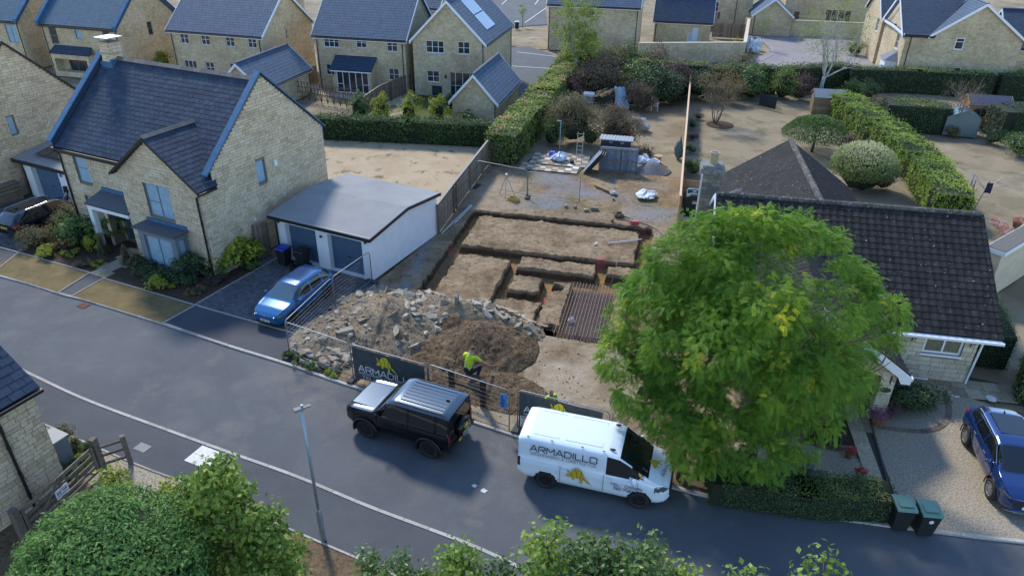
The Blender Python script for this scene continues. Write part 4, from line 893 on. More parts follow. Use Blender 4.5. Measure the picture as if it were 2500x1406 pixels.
WLw = W((-5.5,0,0),(0,1,0),(-1,0,0)); o_ = wall(tm, WLw, [(0,0,1.0),(4.9,0,1.0)], [], M_MORTAR, 'wing_side_wall'); stones(o_, WLw, [(0,0,1.0),(4.9,0,1.0)], [], nobj=60)
pl_ = [(0,0,8.2),(5.4,0,8.2),(9.05,4.1,4.1)]; o_ = wall(tm, WLm, pl_, [], M_MORTAR, 'gable_wall'); stones(o_, WLm, pl_, [], nobj=0)
wall(tm, W((0,9.2,0),(1,0,0),(0,1,0)), [(0,-11.6,0),(5.0,-11.6,0)], [], M_MORTAR, 'rear_wall')
kM = 3.9/4.35; dvM = Vector((0,1, kM)).normalized(); LM = math.hypot(4.35,3.9)
rM = roofplane(tm, 'roof', (-11.45,.75,4.95),(-.2,.75,4.95),(-.2,5.1,8.85),(-11.45,5.1,8.85), M_SLATEBASE, .12)
roofplane(tm, 'roof', (-.2,9.45,4.95),(-11.45,9.45,4.95),(-11.45,5.1,8.85),(-.2,5.1,8.85), M_SLATE, .12)
def ur_main(v):
 y = .75 + v * dvM.y; z = 4.95 + v * dvM.z          # stop where the wing roof covers it
 return (-11.25,-.35)
tilefield(rM, 'slate', (0,.75,4.95),(1,0,0), dvM, ur_main, LM, .36,.265, slatemesh(M_SLATE),.016,1.2,300, True, key=lambda M: M.translation.y - .2 * M.translation.x)
g = MB(); n_ = 24
rt_ = [Matrix.Translation((-11.2+(i + .5)*.45,5.1,8.87)) @ Matrix.Diagonal((.44,.3,.09,1)) for i in range(n_)]
rdg = MB(); rdg.prism([(-11.2,4.93,8.80),(-11.2,5.1,8.95),(-11.2,5.27,8.80)], (10.9,0,0)); rg = rdg.build('ridge', M_RIDGE, rM)
for i in range(n_):
 g = MB(); x0 = -11.2 + i * .45; g.prism([(x0,4.91,8.83),(x0,5.1,8.985),(x0,5.29,8.83)], (.438,0,0)); g.build('ridge_tile', M_RIDGE, rM)
rg.hide_render = False
# wing roof
kW = (6.92-4.72)/2.98; apx = -2.75; yb = .75+(6.95-4.95) / kM
rW = None
for sgn in (1,-1):
 xe = apx + sgn * 3.0; ez = 4.72
 yE = .75 + max(0,(ez - 4.95)) / kM
 a, b, c_, d = Vector((xe, -.25, ez)), Vector((xe, .95, ez)), Vector((apx, yb + .1,6.95)), Vector((apx, -.25,6.95))
 rp = roofplane(tm, 'wing_roof', a, b, c_, d, M_SLATEBASE, .1); dv = (d - a).normalized(); Lw = (d - a).length
 fn = (lambda v, L=Lw: (0,1.2+(yb - .85) * v / L))
 tilefield(rp, 'slate', a + Vector((0,0,.005)),(0,1,0), dv, fn, Lw, .42,.265, slatemesh(M_SLATE),.016,1.2,150 if sgn > 0 else 80, True, key=lambda M: M.translation.y)
for i in range(7):
 y0 = -.27 + i * .45; g = MB(); g.prism([(apx - .17, y0,6.93),(apx, y0,7.08),(apx + .17, y0,6.93)], (0,.44,0)); g.build('ridge_tile', M_RIDGE, rp)
g = MB(); barge(g, (apx + 3.05,-.27,4.74),(apx, -.27,6.97),.14,.03,(0,-1,0)); barge(g, (apx, -.27,6.97),(apx - 3.05,-.27,4.74),.14,.03,(0,-1,0)); g.build('bargeboard', M_BLACK, tm)
g = MB(); g.box((apx + 2.98,-.25,4.56),(apx + 3.1,.85,4.68)); g.build('gutter', M_BLACK, tm)
g = MB(); g.box((-11.5,.62,4.78),(-5.65,.76,4.9)); g.build('gutter', M_BLACK, tm)
g = MB(); g.box((-11.5,.78,4.6),(-5.65,.99,4.8)); g.build('fascia', M_BLACK, tm)
g = MB(); g.tube([(.1,0.05,4.6),(-.12,-.09,4.35),(-.12,-.09,.05)], .05,8); [g.cyl((-.12,-.09, z),(-.12,-.09, z + .06),.065, n=8) for z in (1,2,3,4)]; g.build('downpipe', M_BLACK, tm)
g = MB(); g.tube([(-11.35,.65,4.8),(-11.35,.91,4.5),(-11.35,.91,.05)], .05,8); [g.cyl((-11.35,.91, z),(-11.35,.91, z + .06),.065, n=8) for z in (1,2,3,4)]; g.build('downpipe', M_BLACK, tm)
for xx, sg in ((0,1),(-11.6,-1)):
 for ya, za, yb_, zb in ((.62,5.28,5.1,9.3),(9.45,5.4,5.1,9.3)):
  x0, x1 = (xx - .32, xx + .05) if sg > 0 else (xx - .05, xx + .32)
  g = MB(); g.prism([(x0, ya, za),(x0, yb_, zb),(x0, yb_, zb - .09),(x0, ya, za - .09)], (x1 - x0,0,0)); g.build('coping', M_LEAD, tm)
  xi = xx - .26 if sg > 0 else xx + .26
  g = MB(); g.prism([(xi, ya + .1, za - .05),(xi, yb_, zb - .09),(xi, yb_, zb - .75),(xi, ya + .1, za - .65)], (.03 * sg, 0,0)); g.build('parapet_flashing', simple('flashing navy', (.03,.05,.09),.5), tm)
# chimney
qx, qy, qw, qd = -11.12,4.72,.76,.76
ch = MB(); ch.box((qx + .03, qy + .03,7.9),(qx + qw - .03, qy + qd - .03,9.2)); ck = ch.build('chimney', M_MORTAR, tm)
for (o, du, n_, wd) in (((qx, qy, 0),(1,0,0),(0,-1,0), qw),((qx + qw, qy, 0),(0,1,0),(1,0,0), qd)):
 wq = W(o, du, n_); stones(ck, wq, [(8.7,0, wd),(9.75,0, wd)], [], ch=(.14,.18), ln=(.2,.36), nobj=60)
g = MB(); g.box((qx, qy, 9.1),(qx + qw, qy + qd, 9.76)); g.build('chimney_stack', M_MORTAR, ck)
g = MB(); g.box((qx - .05, qy - .05,9.12),(qx + qw + .05, qy + qd + .05,9.17)); g.build('chimney_band', simple('band stone', (.25,.24,.22),.9), ck)
g = MB(); g.box((qx - .12, qy - .12,9.97),(qx + qw + .14, qy + qd + .12,10.0)); g.build('cover_plate', simple('plate white', (.8,.8,.8),.4), ck)
for x in (qx + .06, qx + qw - .06):
 for y in (qy + .06, qy + qd - .06): g = MB(); g.cyl((x, y, 9.76),(x, y, 9.97),.015, n=6); g.build('plate_leg', M_BLACK, ck)
g = MB(); g.box((qx - .06, qy - .12,8.2),(qx + qw + .06, qy + .04,8.72)); g.box((qx + qw - .04, qy - .1,8.25),(qx + qw + .1, qy + .5,8.85)); g.build('flashing', M_LEAD, ck)
# bay window
g = MB(); bx0, bx1, by0, bz = -4.05,-1.45,-.78,2.3
g.box((bx0, by0,0),(bx1,0,.25)); g.build('bay_plinth', M_STONE, tm)
WBf = W((0, by0,0),(1,0,0),(0,-1,0)); wall(tm, WBf, [(.25, bx0, bx1),(bz, bx0, bx1)], [(bx0+.38, bx1-.35,.35,2.0)], M_BLUEGREY, 'bay_front'); window(tm, WBf, bx0+.38, bx1-.35,.35,2.0, fm=M_BLUEGREY, gm=M_BLIND, mull=(.5,), fw=.06)
for xx, nn in ((bx0,(-1,0,0)),(bx1,(1,0,0))):
 wq = W((xx, by0,0),(0,1,0), nn); wall(tm, wq, [(.25,0,.78),(bz, 0,.78)], [(.2,.6,.35,2.0)], M_BLUEGREY, 'bay_side'); window(tm, wq, .2,.6,.35,2.0, fm=M_BLUEGREY, gm=M_BLIND, fw=.04)
g = MB(); g.box((bx0-.18, by0-.18, bz),(bx1+.18,-.02, bz + .1)); g.build('bay_roof', simple('bay roof grey', (.07,.08,.095),.6, var=.15), tm)
g = MB(); g.box((bx0-.1,-.06, bz + .1),(bx1+.12,.02, bz + .3)); g.build('flashing', M_LEAD, tm)
# porch
ca = roofplane(tm, 'porch_roof', (-8.75,-.15,2.5),(-5.45,-.15,2.5),(-5.45,1.0,2.85),(-8.75,1.0,2.85), simple('bay roof grey', (.07,.08,.095)),.12)
g = MB(); g.box((-8.6,.9,2.84),(-6.0,1.0,3.05)); g.build('flashing', M_LEAD, tm)
g = MB(); g.box((-8.65,-.1,2.18),(-5.5,0.0,2.37)); g.box((-8.65,-.1,0),(-8.35,.15,2.18)); g.build('porch_frame', M_WHITE, tm)
g = MB(); g.box((-8.0,.3,0),(-7.75,1.0,2.3)); pf_ = g.build('porch_pier', M_MORTAR, tm)
wq = W((-8.0,.3,0),(1,0,0),(0,-1,0)); stones(pf_, wq, [(0,0,.25),(2.3,0,.25)], [], ln=(.2,.3), nobj=20)
g = MB(); WR_.box(g, 5.05,5.25,4.35,4.65,.01,.1); g.build('alarm_box', M_WHITE, tm); g = MB(); WR_.box(g, 3.0,3.15,2.0,2.12,.01,.1); g.build('vent_cover', M_WHITE, tm)
# ------------------------------------------------------------------ stone house at the left edge
tl = thing('stone_house', 'stone gable house cut by the left photo edge beside dark estate car', 'house', (-30.8,42.6,0), R(-25.5))
WQ = W((0,0,0),(0,1,0),(1,0,0)); pq = [(0,-2.65,4.72),(5.5,-2.65,4.72),(9.1,1.0,1.06)]; oq = [(-.08,.36,3.75,4.9)]
wq_ = wall(tl, WQ, pq, oq, M_MORTAR, 'gable_wall'); stones(wq_, WQ, pq, oq, nobj=300, key=lambda M: -M.translation.y); window(tl, WQ, *oq[0], fm=M_BLUEGREY, gm=M_BLIND, fw=.05)
wall(tl, W((0,-2.65,0),(1,0,0),(0,-1,0)), [(0,-9,0),(5.5,-9,0)], [], M_MORTAR, 'front_wall'); wall(tl, W((0,4.72,0),(1,0,0),(0,1,0)), [(0,-9,0),(5.5,-9,0)], [], M_MORTAR, 'rear_wall')
roofplane(tl, 'roof', (-9,-2.95,5.3),(.1,-2.95,5.3),(.1,1.03,9.15),(-9,1.03,9.15), M_FTILED); roofplane(tl, 'roof', (.1,5.02,5.3),(-9,5.02,5.3),(-9,1.03,9.15),(.1,1.03,9.15), M_FTILED)
g = MB(); barge(g, (.1,-2.95,5.32),(.1,1.03,9.17),.16,.05,(1,0,0)); barge(g, (.1,1.03,9.17),(.1,5.02,5.32),.16,.05,(1,0,0)); g.build('verge', M_BLACK, tl)
g = MB(); WQ.box(g, .05,.2,2.1,2.3,.01,.1); g.build('vent_cover', M_WHITE, tl)
# small rendered garage beside it, panels on its roof
ts = thing('single_garage', 'small white rendered garage with one dark blue door and roof panels', 'garage', (-29.75,41.75,0), R(-25.5))
WS = W((0,0,0),(1,0,0),(0,-1,0)); od = [(-.1,2.45,0.02,2.12)]; wall(ts, WS, [(0,-.9,3.6),(2.45,-.9,3.6)], od, M_RENDER, 'front_wall', .35)
for xx, nn in ((-.9,(-1,0,0)),(3.6,(1,0,0))): wall(ts, W((xx, 0,0),(0,1,0), nn), [(0,0,6),(2.45,0,6),(2.9,3,3.01)], [], M_RENDER, 'side_wall')
def garage_door(parent, wp, u0, u1, z0, z1, rec=.3, ribs=True):
 g = MB(); wp.box(g, u0, u1, z0, z1,-rec - .05,-rec); d = g.build('garage_door', M_DOORBLUE, parent)
 if ribs:
  nr = int((u1 - u0)/.1)
  for i in range(nr): g = MB(); wp.box(g, u0+.02 + i * (u1 - u0-.04) / nr, u0+.02+(i + .6)*(u1 - u0-.04) / nr, z0+.05, z1-.03,-rec, -rec + .015); g.build('rib', M_DOORBLUE, d)
 else:
  for i in range(4):
   g = MB(); wp.box(g, u0+.01, u1-.01, z0+.02 + i * .52, z0+.51 + i * .52,-rec, -rec + .012); g.build('door_panel', M_DOORBLUE, d)
 g = MB(); wp.box(g, (u0 + u1)/2-.05,(u0 + u1)/2+.05,.85,.9,-rec + .014,-rec + .05); g.build('handle', M_BLACK, d)
garage_door(ts, WS, *od[0], ribs=False)
M_FLAT = simple('membrane roof', (0.235,0.24,0.245),0.8, var=0.12, vscale=0.6, spec=.3)
for y0, z0, y1, z1 in ((-.35,2.5,3,3.0),(3,3.0,6.3,2.5)): roofplane(ts, 'roof', (-1.15, y0, z0),(3.8, y0, z0),(3.8, y1, z1),(-1.15, y1, z1), M_FLAT, .16)
g = MB(); g.box((-1.17,-.39,2.28),(3.8,-.352,2.52)); g.box((-1.2,-.35,2.28),(-1.152,3,2.52)); g.build('fascia', M_BLACK, ts)
for i in range(3):
 for j in range(2):
  x0, y0 = .1 + i * 1.05,.4 + j * 1.3; roofplane(ts, 'solar_panel', (x0, y0,2.72 + y0*.17),(x0+1, y0,2.72 + y0*.17),(x0+1, y0+1.2,2.72+(y0+1.2)*.17),(x0, y0+1.2,2.72+(y0+1.2)*.17), M_SOLAR, .04)
g = MB(); g.tube([(-.8,-.06,2.4),(-.8,-.06,.05)], .04,6); g.build('downpipe', M_BLACK, ts)
g = MB(); g.cyl((2.75,-.02,1.95),(2.75,-.05,1.95),.11, n=14); g.build('round_plate', simple('disc blue', (.05,.2,.4),.4), ts)
g = MB(); g.box((2.75,-.14,.95),(2.98,-.01,1.3)); g.tube([(2.87+.16 * math.cos(a),-.1,.95+.28 * math.sin(a)) for a in np.linspace(0,2 * math.pi, 16)], .03,6); g.tube([(2.87+.1 * math.cos(a),-.12,.85+.4 * math.sin(a)) for a in np.linspace(0,2 * math.pi, 16)], .02,6); g.build('charging_point', M_BLACK, ts)
# ------------------------------------------------------------------ white double garage
tg = thing('double_garage', 'white rendered double garage with grey roof and two blue doors', 'garage', (-7.04,31.5,0), R(-25.5))
WGf = W((0,0,0),(1,0,0),(0,-1,0)); og = [(-5.35,-3.35,.02,2.08),(-2.6,-.48,.02,2.08)]; gx = -5.95
wall(tg, WGf, [(0, gx, 0),(2.38, gx, 0)], og, M_RENDER, 'front_wall', .35); 
for o in og: garage_door(tg, WGf, *o)
for xx, nn in ((gx, (-1,0,0)),(0,(1,0,0))): wall(tg, W((xx, 0,0),(0,1,0), nn), [(0,0,6.35),(2.36,0,6.35),(2.75,3.2,3.21)], [], M_RENDER, 'side_wall')
wall(tg, W((0,6.35,0),(1,0,0),(0,1,0)), [(0, gx, 0),(2.36, gx, 0)], [], M_RENDER, 'rear_wall')
for y0, z0, y1, z1 in ((-.22,2.46,3.2,2.86),(3.2,2.86,6.5,2.5)): roofplane(tg, 'roof', (gx - .3, y0, z0),(.2, y0, z0),(.2, y1, z1),(gx - .3, y1, z1), M_FLAT, .05)
for p, q in (((gx - .3,-.22,2.42),(.2,-.22,2.42)),((.2,-.22,2.42),(.2,3.2,2.82)),((.2,3.2,2.82),(.2,6.5,2.46)),((gx - .3,-.22,2.42),(gx - .3,3.2,2.82))):
 p, q = Vector(p), Vector(q); d = (q - p); nrm = d.cross(Z).normalized(); g = MB(); g.prism([p, q, q - Z * .14, p - Z * .14], nrm * (.035 if p.x > gx - .2 or q.x > gx - .2 else -.035)); g.build('fascia', M_BLACK, tg)
g = MB(); g.box((gx - .3,-.25,2.47),(.22,-.18,2.5)); g.build('edge_trim', simple('trim grey', (.25,.26,.27)), tg)
g = MB(); g.tube([(gx + .08,-.08,2.3),(gx + .08,-.08,.05)], .045,8); g.build('downpipe', M_BLACK, tg)
for i, (u, z) in enumerate(((gx + .25,2.12),(-2.98,1.85),(-.2,2.12))):
 g = MB(); g.ball(WGf.p(u, z, .06),(.07,.08,.07)); g.build('security_light', M_BLACK, tg)
g = MB(); WGf.box(g, -3.2,-.3,0,.03,0,.06); g.build('threshold', simple('threshold stone', (.4,.35,.24),.9), tg)
# ------------------------------------------------------------------ stone house at the lower left corner
tb_ = thing('stone_house', 'stone house corner with slate eave at the lower left', 'house', (-14.68,17.37,0), R(-25.5))
WB_ = W((0,0,0),(0,1,0),(1,0,0)); pb_ = [(0,-6.5,0),(4.1,-6.5,0)]; wbw = wall(tb_, WB_, pb_, [], M_MORTAR, 'side_wall'); stones(wbw, WB_, pb_, [], ch=(.12,.2), ln=(.2,.42), nobj=300, key=lambda M: -M.translation.y)
wall(tb_, W((0,0,0),(1,0,0),(0,1,0)), [(0,-7,0),(4.1,-7,0),(7.2,-3.5,-3.49)], [], M_MORTAR, 'gable_wall'); wall(tb_, W((0,-6.5,0),(1,0,0),(0,-1,0)), [(0,-7,0),(4.1,-7,0),(7.2,-3.5,-3.49)], [], M_MORTAR, 'gable_wall')
ra = roofplane(tb_, 'roof', (.3,-6.6,4.02),(.3,.12,4.02),(-3.5,.12,7.3),(-3.5,-6.6,7.3), M_SLATEBASE, .1); dvb = Vector((-3.8,0,3.28)).normalized()
tilefield(ra, 'slate', (.3,0,4.03),(0,1,0), dvb, lambda v: (-6.6,.12),5.0,.42,.27, slatemesh(M_SLATE),.016,1.2,300, True, key=lambda M: -M.translation.y)
roofplane(tb_, 'roof', (-7.3,.12,4.02),(-7.3,-6.6,4.02),(-3.5,-6.6,7.3),(-3.5,.12,7.3), M_SLATE, .1)
g = MB(); g.box((.28,-6.5,3.86),(.4,.14,3.97)); g.build('gutter', M_BLACK, tb_); g = MB(); g.box((.02,-6.5,3.8),(.28,.12,3.93)); g.build('soffit', M_BLACK, tb_)
g = MB(); g.tube([(.32,-1.15,3.9),(.09,-1.2,3.6),(.09,-1.2,.05)], .05,8); [g.cyl((.09,-1.2, z),(.09,-1.2, z + .06),.065, n=8) for z in (.6,1.5,2.5,3.3)]; g.build('downpipe', M_BLACK, tb_)
mb_ = thing('meter_cabinet', 'grey utility cabinet beside corner of the lower left house', 'cabinet', at(158,1140), R(-25.5)); g = MB(); g.box((-.35,-.25,0),(.35,.25,1.35)); g.build('cabinet_body', simple('cabinet grey', (.16,.19,.2),.6), mb_); g = MB(); g.box((-.4,-.3,1.35),(.4,.3,1.4)); g.build('lid', simple('cabinet lid', (.25,.26,.26),.6), mb_); g = MB(); g.box((-.33,-.262,.05),(-.01,-.252,1.3)); g.box((.01,-.262,.05),(.33,-.252,1.3)); g.build('door', simple('cabinet door', (.14,.17,.18),.6), mb_)
# ------------------------------------------------------------------ bungalow
M_BTILE = piecemat('concrete tiles', [(0,(0.012,0.0115,0.012)),(0.5,(0.018,0.017,0.0175)),(1,(0.027,0.0255,0.026))], 0.85,0.35,12,0.4,60,0.3, spot=(8.5,.68,.70,(.34,.34,.32)))
M_BTILEF = tiled('rear wing tile', (0.02,0.019,0.02),(0.027,0.025,0.026),0.3,0.3,.85)
M_BASE = simple('roof underlay', (0.015,0.013,0.013),.9)
M_PSTONE = piecemat('pale blocks', [(0,(0.40,0.35,0.25)),(0.5,(0.48,0.43,0.32)),(1,(0.54,0.49,0.38))], .92,.3,14,.4,40)
BC = (18.49,23.56); tu = thing('bungalow', 'long bungalow with dark tiled roof, white eaves and rear wing', 'bungalow', (*BC, 0), R(-10.3))
UF = W((0,0,0),(1,0,0),(0,-1,0)); UR = W((0,0,0),(0,1,0),(1,0,0)); UL = W((-10.2,0,0),(0,1,0),(-1,0,0))
ou = [(-1.95,-.5,1.25,2.32),(-3.75,-2.95,.9,2.3)]; pu = [(0,-10.2,0),(2.5,-10.2,0)]
wf = wall(tu, UF, pu, ou, M_MORTAR, 'front_wall'); stones(wf, UF, pu, ou, ch=(.2,.22), ln=(.4,.46), nobj=200, mat=M_PSTONE, key=lambda M: -M.translation.x)
window(tu, UF, *ou[0], fm=M_WHITE, gm=simple('blinds', (.16,.15,.10),.2, spec=.7, var=.3, vscale=14), mull=(.52,), fw=.09, sill=M_WHITE); window(tu, UF, *ou[1], fm=M_WHITE, mull=(.5,), fw=.08)
pg = [(0,0,9.0),(2.5,0,9.0),(5.45,4.45,4.55)]
for wp in (UR, UL):
 wo = wall(tu, wp, pg, [], M_MORTAR, 'gable_wall'); stones(wo, wp, pg, [], ch=(.2,.22), ln=(.4,.46), nobj=80, mat=M_PSTONE)
wall(tu, W((0,9,0),(1,0,0),(0,1,0)), [(0,-10.2,0),(2.5,-10.2,0)], [], M_MORTAR, 'rear_wall')
e0 = Vector((0,-.4,2.42)); top = Vector((0,4.5,5.6)); dvu = (top - e0).normalized(); LU = (top - e0).length
ru = roofplane(tu, 'roof', (-10.35,-.4,2.42),(.5,-.4,2.42),(.5,4.5,5.6),(-10.35,4.5,5.6), M_BASE, .08)
tilefield(ru, 'tile', e0,(1,0,0), dvu, lambda v: (-10.38,.5), LU, .3,.305, pantilemesh(M_BTILE),.035,1.12,300, False, key=lambda M: -M.translation.x)
rb_ = roofplane(tu, 'roof', (.5,9.4,2.42),(-10.35,9.4,2.42),(-10.35,4.5,5.6),(.5,4.5,5.6), M_BTILEF, .08)
for i in range(25):
 x0 = -10.36 + i * .435; g = MB(); g.tube([(x0,4.5,5.6),(x0+.43,4.5,5.6)], .13,8); g.build('ridge_tile', piecemat('lichened ridge', [(0,(.05,.047,.045)),(1,(.1,.095,.085))], .95,.5,20, spot=(9,.56,.62,(.22,.21,.17))), ru)
# rear wing
kR = 2.5/3.65; rx, ry0, ry1 = -5.5,4.6,15.6
rlw = roofplane(tu, 'rear_wing_roof', (rx - 3.7, ry0,2.4),(rx - 3.7, ry1,2.4),(rx, ry1,4.95),(rx, ry0,4.95), M_BASE, .08); dl = Vector((3.7,0,2.55)).normalized()
tilefield(rlw, 'tile', (rx - 3.7,0,2.4),(0,1,0), dl, lambda v: (ry0, ry1), math.hypot(3.7,2.55),.3,.305, pantilemesh(M_BTILE),.035,1.12,300, False, key=lambda M: -M.translation.z)
rrw = roofplane(tu, 'rear_wing_roof', (rx + 3.7, ry1,2.4),(rx + 3.7, ry0,2.4),(rx, ry0,4.95),(rx, ry1,4.95), M_BASE, .08)
tilefield(rrw, 'tile', (rx + 3.7,0,2.4),(0,-1,0), Vector((-3.7,0,2.55)).normalized(), lambda v: (-ry1,-ry0), math.hypot(3.7,2.55),.3,.305, pantilemesh(M_BTILE),.035,1.12,0, False)
for i in range(25):
 y0 = ry0 + i * .44; g = MB(); g.tube([(rx, y0,4.97),(rx, y0+.435,4.97)], .15,8); g.build('ridge_tile', MATS['lichened ridge'], rlw)
for xx, nn in ((rx - 3.4,(-1,0,0)),(rx + 3.4,(1,0,0))): wall(tu, W((xx, 9,0),(0,1,0), nn), [(0,0,6.4),(2.5,0,6.4)], [], M_PSTONE, 'wing_wall')
wall(tu, W((rx, 15.4,0),(1,0,0),(0,1,0)), [(0,-3.4,3.4),(2.5,-3.4,3.4),(4.8,-.01,.01)], [], M_PSTONE, 'wing_wall')
# eaves, gutter and pipe
g = MB(); g.box((-4.6,-.46,2.2),(.55,-.4,2.38)); g.build('fascia', M_WHITE, tu); g = MB(); g.box((-4.6,-.58,2.26),(.6,-.465,2.36)); g.build('gutter', M_WHITE, tu); g = MB(); g.box((-4.6,-.4,2.19),(.3,-.002,2.22)); g.build('soffit', M_WHITE, tu)
g = MB(); barge(g, (.52,-.42,2.44),(.52,4.5,5.62),.22,.04,(1,0,0)); barge(g, (.52,4.5,5.62),(.52,9.4,2.44),.22,.04,(1,0,0)); g.build('bargeboard', M_BLACK, tu)
g = MB(); barge(g, (-10.4,-.42,2.44),(-10.4,4.5,5.62),.24,.05,(-1,0,0)); barge(g, (-10.4,4.5,5.62),(-10.4,9.4,2.44),.24,.05,(-1,0,0)); g.build('bargeboard', M_WHITE, tu)
g = MB(); g.tube([(.25,-.5,2.3),(.1,-.08,2.1),(.02,-.08,.06)], .045,8); g.build('downpipe', M_WHITE, tu)
g = MB(); g.tube([(-2.0,-.1,.16),(-2.5,-.1,.1),(-2.62,-.12,.1),(-3.6,-.12,.4)], .035,6); g.tube([(-2.6,-.13,.08),(-2.15,-.3,.55)], .035,6); g.tube([(-2.45,-.12,.1),(-1.45,-.2,.12)], .035,6); g.build('loose_pipe', M_WHITE, tu)
for x in (-2.45,-.28):
 g = MB(); UF.box(g, x - .015, x + .015,1.75,2.15,.005,.03); g.tube([UF.p(x, 2.1,.03), UF.p(x + .03,2.08,.3)], .012,5); g.tube([UF.p(x, 1.8,.03), UF.p(x + .03,2.06,.28)], .01,5); g.build('basket_bracket', M_BLACK, tu)
# porch: gable on stone piers
px0, px1, py0 = -10.2,-3.9,-3.2; pc = (px0 + px1)/2; pz = 4.75
for sg, xe in ((1, px1+.35),(-1, px0-.35)):
 a, b, c_, d = Vector((xe, py0-.3,2.25)), Vector((xe, .9,2.25)), Vector((pc, 3.4, pz)), Vector((pc, py0-.3, pz))
 rr = roofplane(tu, 'porch_roof', a, b, c_, d, M_BASE, .07); dv = (d - a).normalized()
 if sg > 0: tilefield(rr, 'tile', a, (0,1,0), dv, lambda v: (0,4.2 + v * .6),(d - a).length, .3,.3, pantilemesh(M_BTILE),.035,1.12,120, False)
 else: tilefield(rr, 'tile', b, (0,-1,0), dv, lambda v: (-v * .6,4.4),(d - a).length, .3,.3, pantilemesh(M_BTILE),.035,1.12,0, False)
g = MB(); g.prism([(px1+.37, py0-.32,2.27),(pc, py0-.32, pz + .02),(pc, py0-.32, pz - .35),(px1-.1, py0-.32,2.25),(px1+.05, py0-.32,1.98),(px1+.37, py0-.32,1.98)], (0,.03,0)); g.prism([(px0-.37, py0-.32,2.27),(pc, py0-.32, pz + .02),(pc, py0-.32, pz - .35),(px0+.1, py0-.32,2.25)], (0,.03,0)); g.build('bargeboard', M_WHITE, tu)
g = MB(); [g.tube([(px1+.40, py0-.33 + i * .3,2.24),(px1+.40, py0-.12 + i * .3,2.24)], .03,6) for i in range(1)]; g.box((px1+.36, py0-.3,2.12),(px1+.42,-.6,2.2)); g.build('fascia', M_WHITE, tu)
UP = W((0, py0,0),(1,0,0),(0,-1,0)); pp_ = [(2.05, px0, px1),(2.2, px0, px1),(pz - .2, pc - .05, pc + .05)]; wo = wall(tu, UP, pp_, [], M_MORTAR, 'porch_gable'); stones(wo, UP, pp_, [], ch=(.2,.22), ln=(.4,.46), nobj=60, mat=M_PSTONE)
for u0, u1 in ((px1-.5, px1),(px0, px0+.5)):
 g = MB(); g.box((u0, py0,0),(u1, py0+.4,2.1)); pi = g.build('porch_pier', M_MORTAR, tu); pr_ = [(0, u0, u1),(2.1, u0, u1)]; stones(pi, UP, pr_, [], ch=(.2,.22), ln=(.3,.46), nobj=40, mat=M_PSTONE)
 wq = W((u0, py0,0),(0,1,0),(-1,0,0)); stones(pi, wq, [(0,0,.4),(2.1,0,.4)], [], ch=(.2,.22), ln=(.3,.46), nobj=30, mat=M_PSTONE)
g = MB(); g.lathe([(.15,0),(.15,.02),(.12,.03)], n=20, axis='Y'); pl = g.build('house_plate', simple('plate dark green', (.02,.04,.045),.4), tu, M=Matrix.Translation((px1-.25, py0-.02,1.45)) @ Matrix.Rotation(math.pi, 4, 'Z') @ Matrix.Diagonal((1.25,1,.75,1)))
g = MB(); UP.box(g, px1-.2, px1-.17,1.75,2.1,.02,.04); g.tube([UP.p(px1-.18,2.0,.03), UP.p(px1-.15,1.98,.28)], .012,5); g.build('basket_bracket', M_BLACK, tu)
# chimney of the bungalow and low roof beside it
cx0, cy0 = -10.95,6.1; M_OLDST = piecemat('sooty blocks', [(0,(.15,.145,.125)),(.5,(.22,.21,.175)),(1,(.28,.26,.2))], .95,.4,10)
g = MB(); g.box((cx0, cy0,2.0),(cx0+.85, cy0+.75,5.95)); ck = g.build('chimney', M_MORTAR, tu)
for (o, du, n_, wd) in (((cx0, cy0,0),(1,0,0),(0,-1,0),.85),((cx0, cy0,0),(0,1,0),(-1,0,0),.75),((cx0+.85, cy0,0),(0,1,0),(1,0,0),.75)): stones(ck, W(o, du, n_), [(2,0, wd),(5.95,0, wd)], [], ch=(.14,.2), ln=(.22,.4), nobj=90, mat=M_OLDST)
g = MB(); g.box((cx0-.12, cy0-.12,5.95),(cx0+.97, cy0+.87,6.2)); g.box((cx0-.04, cy0-.04,6.2),(cx0+.89, cy0+.79,6.32)); g.build('chimney_cap', simple('cap stone', (.17,.18,.17),.95, var=.5, vscale=6), ck)
g = MB(); g.lathe([(.2,6.3),(.19,6.75),(.23,6.78),(.23,6.86),(.17,6.86)], (cx0+.45, cy0+.4,0),16); g.build('chimney_pot', simple('clay pot', (.36,.28,.17),.9, var=.25), ck); g = MB(); g.lathe([(.165,6.862),(.01,6.864)], (cx0+.45, cy0+.4,0),16); g.build('pot_mouth', M_BLACK, ck)
g = MB(); g.box((cx0-.03, cy0-.03,2.1),(cx0+.88, cy0+.78,3.0)); g.build('lead_apron', simple('apron blue', (.05,.085,.17),.6), ck)
roofplane(tu, 'side_roof', (cx0-.1, cy0-1.4,2.2),(cx0+.7, cy0-1.4,2.2),(cx0+.7, cy0+1.0,2.7),(cx0-.1, cy0+1.0,2.7), M_BTILEF, .07)
for y in (5.75,5.2): g = MB(); g.box((cx0-.07, y, 1.6),(cx0-.02, y + .05,6.0 if y > 5.5 else 3.4)); g.build('barge_post', simple('pale board', (.5,.5,.47),.8), tu)
g = MB(); g.tube([(cx0+.95, cy0+.1,3.6),(cx0+.95, cy0+.1,4.95)], .018,5); g.tube([(cx0+.9, cy0,4.9),(cx0+2.0, cy0+.9,5.0)], .012,5)
for i in range(12): g.tube([(cx0+.9 + i * .09+.1, cy0 + i * .075-.1,4.92),(cx0+.9 + i * .09-.1, cy0 + i * .075+.12,4.92)], .007,4)
g.build('aerial', simple('alloy', (.5,.52,.54),.35,.8), tu)
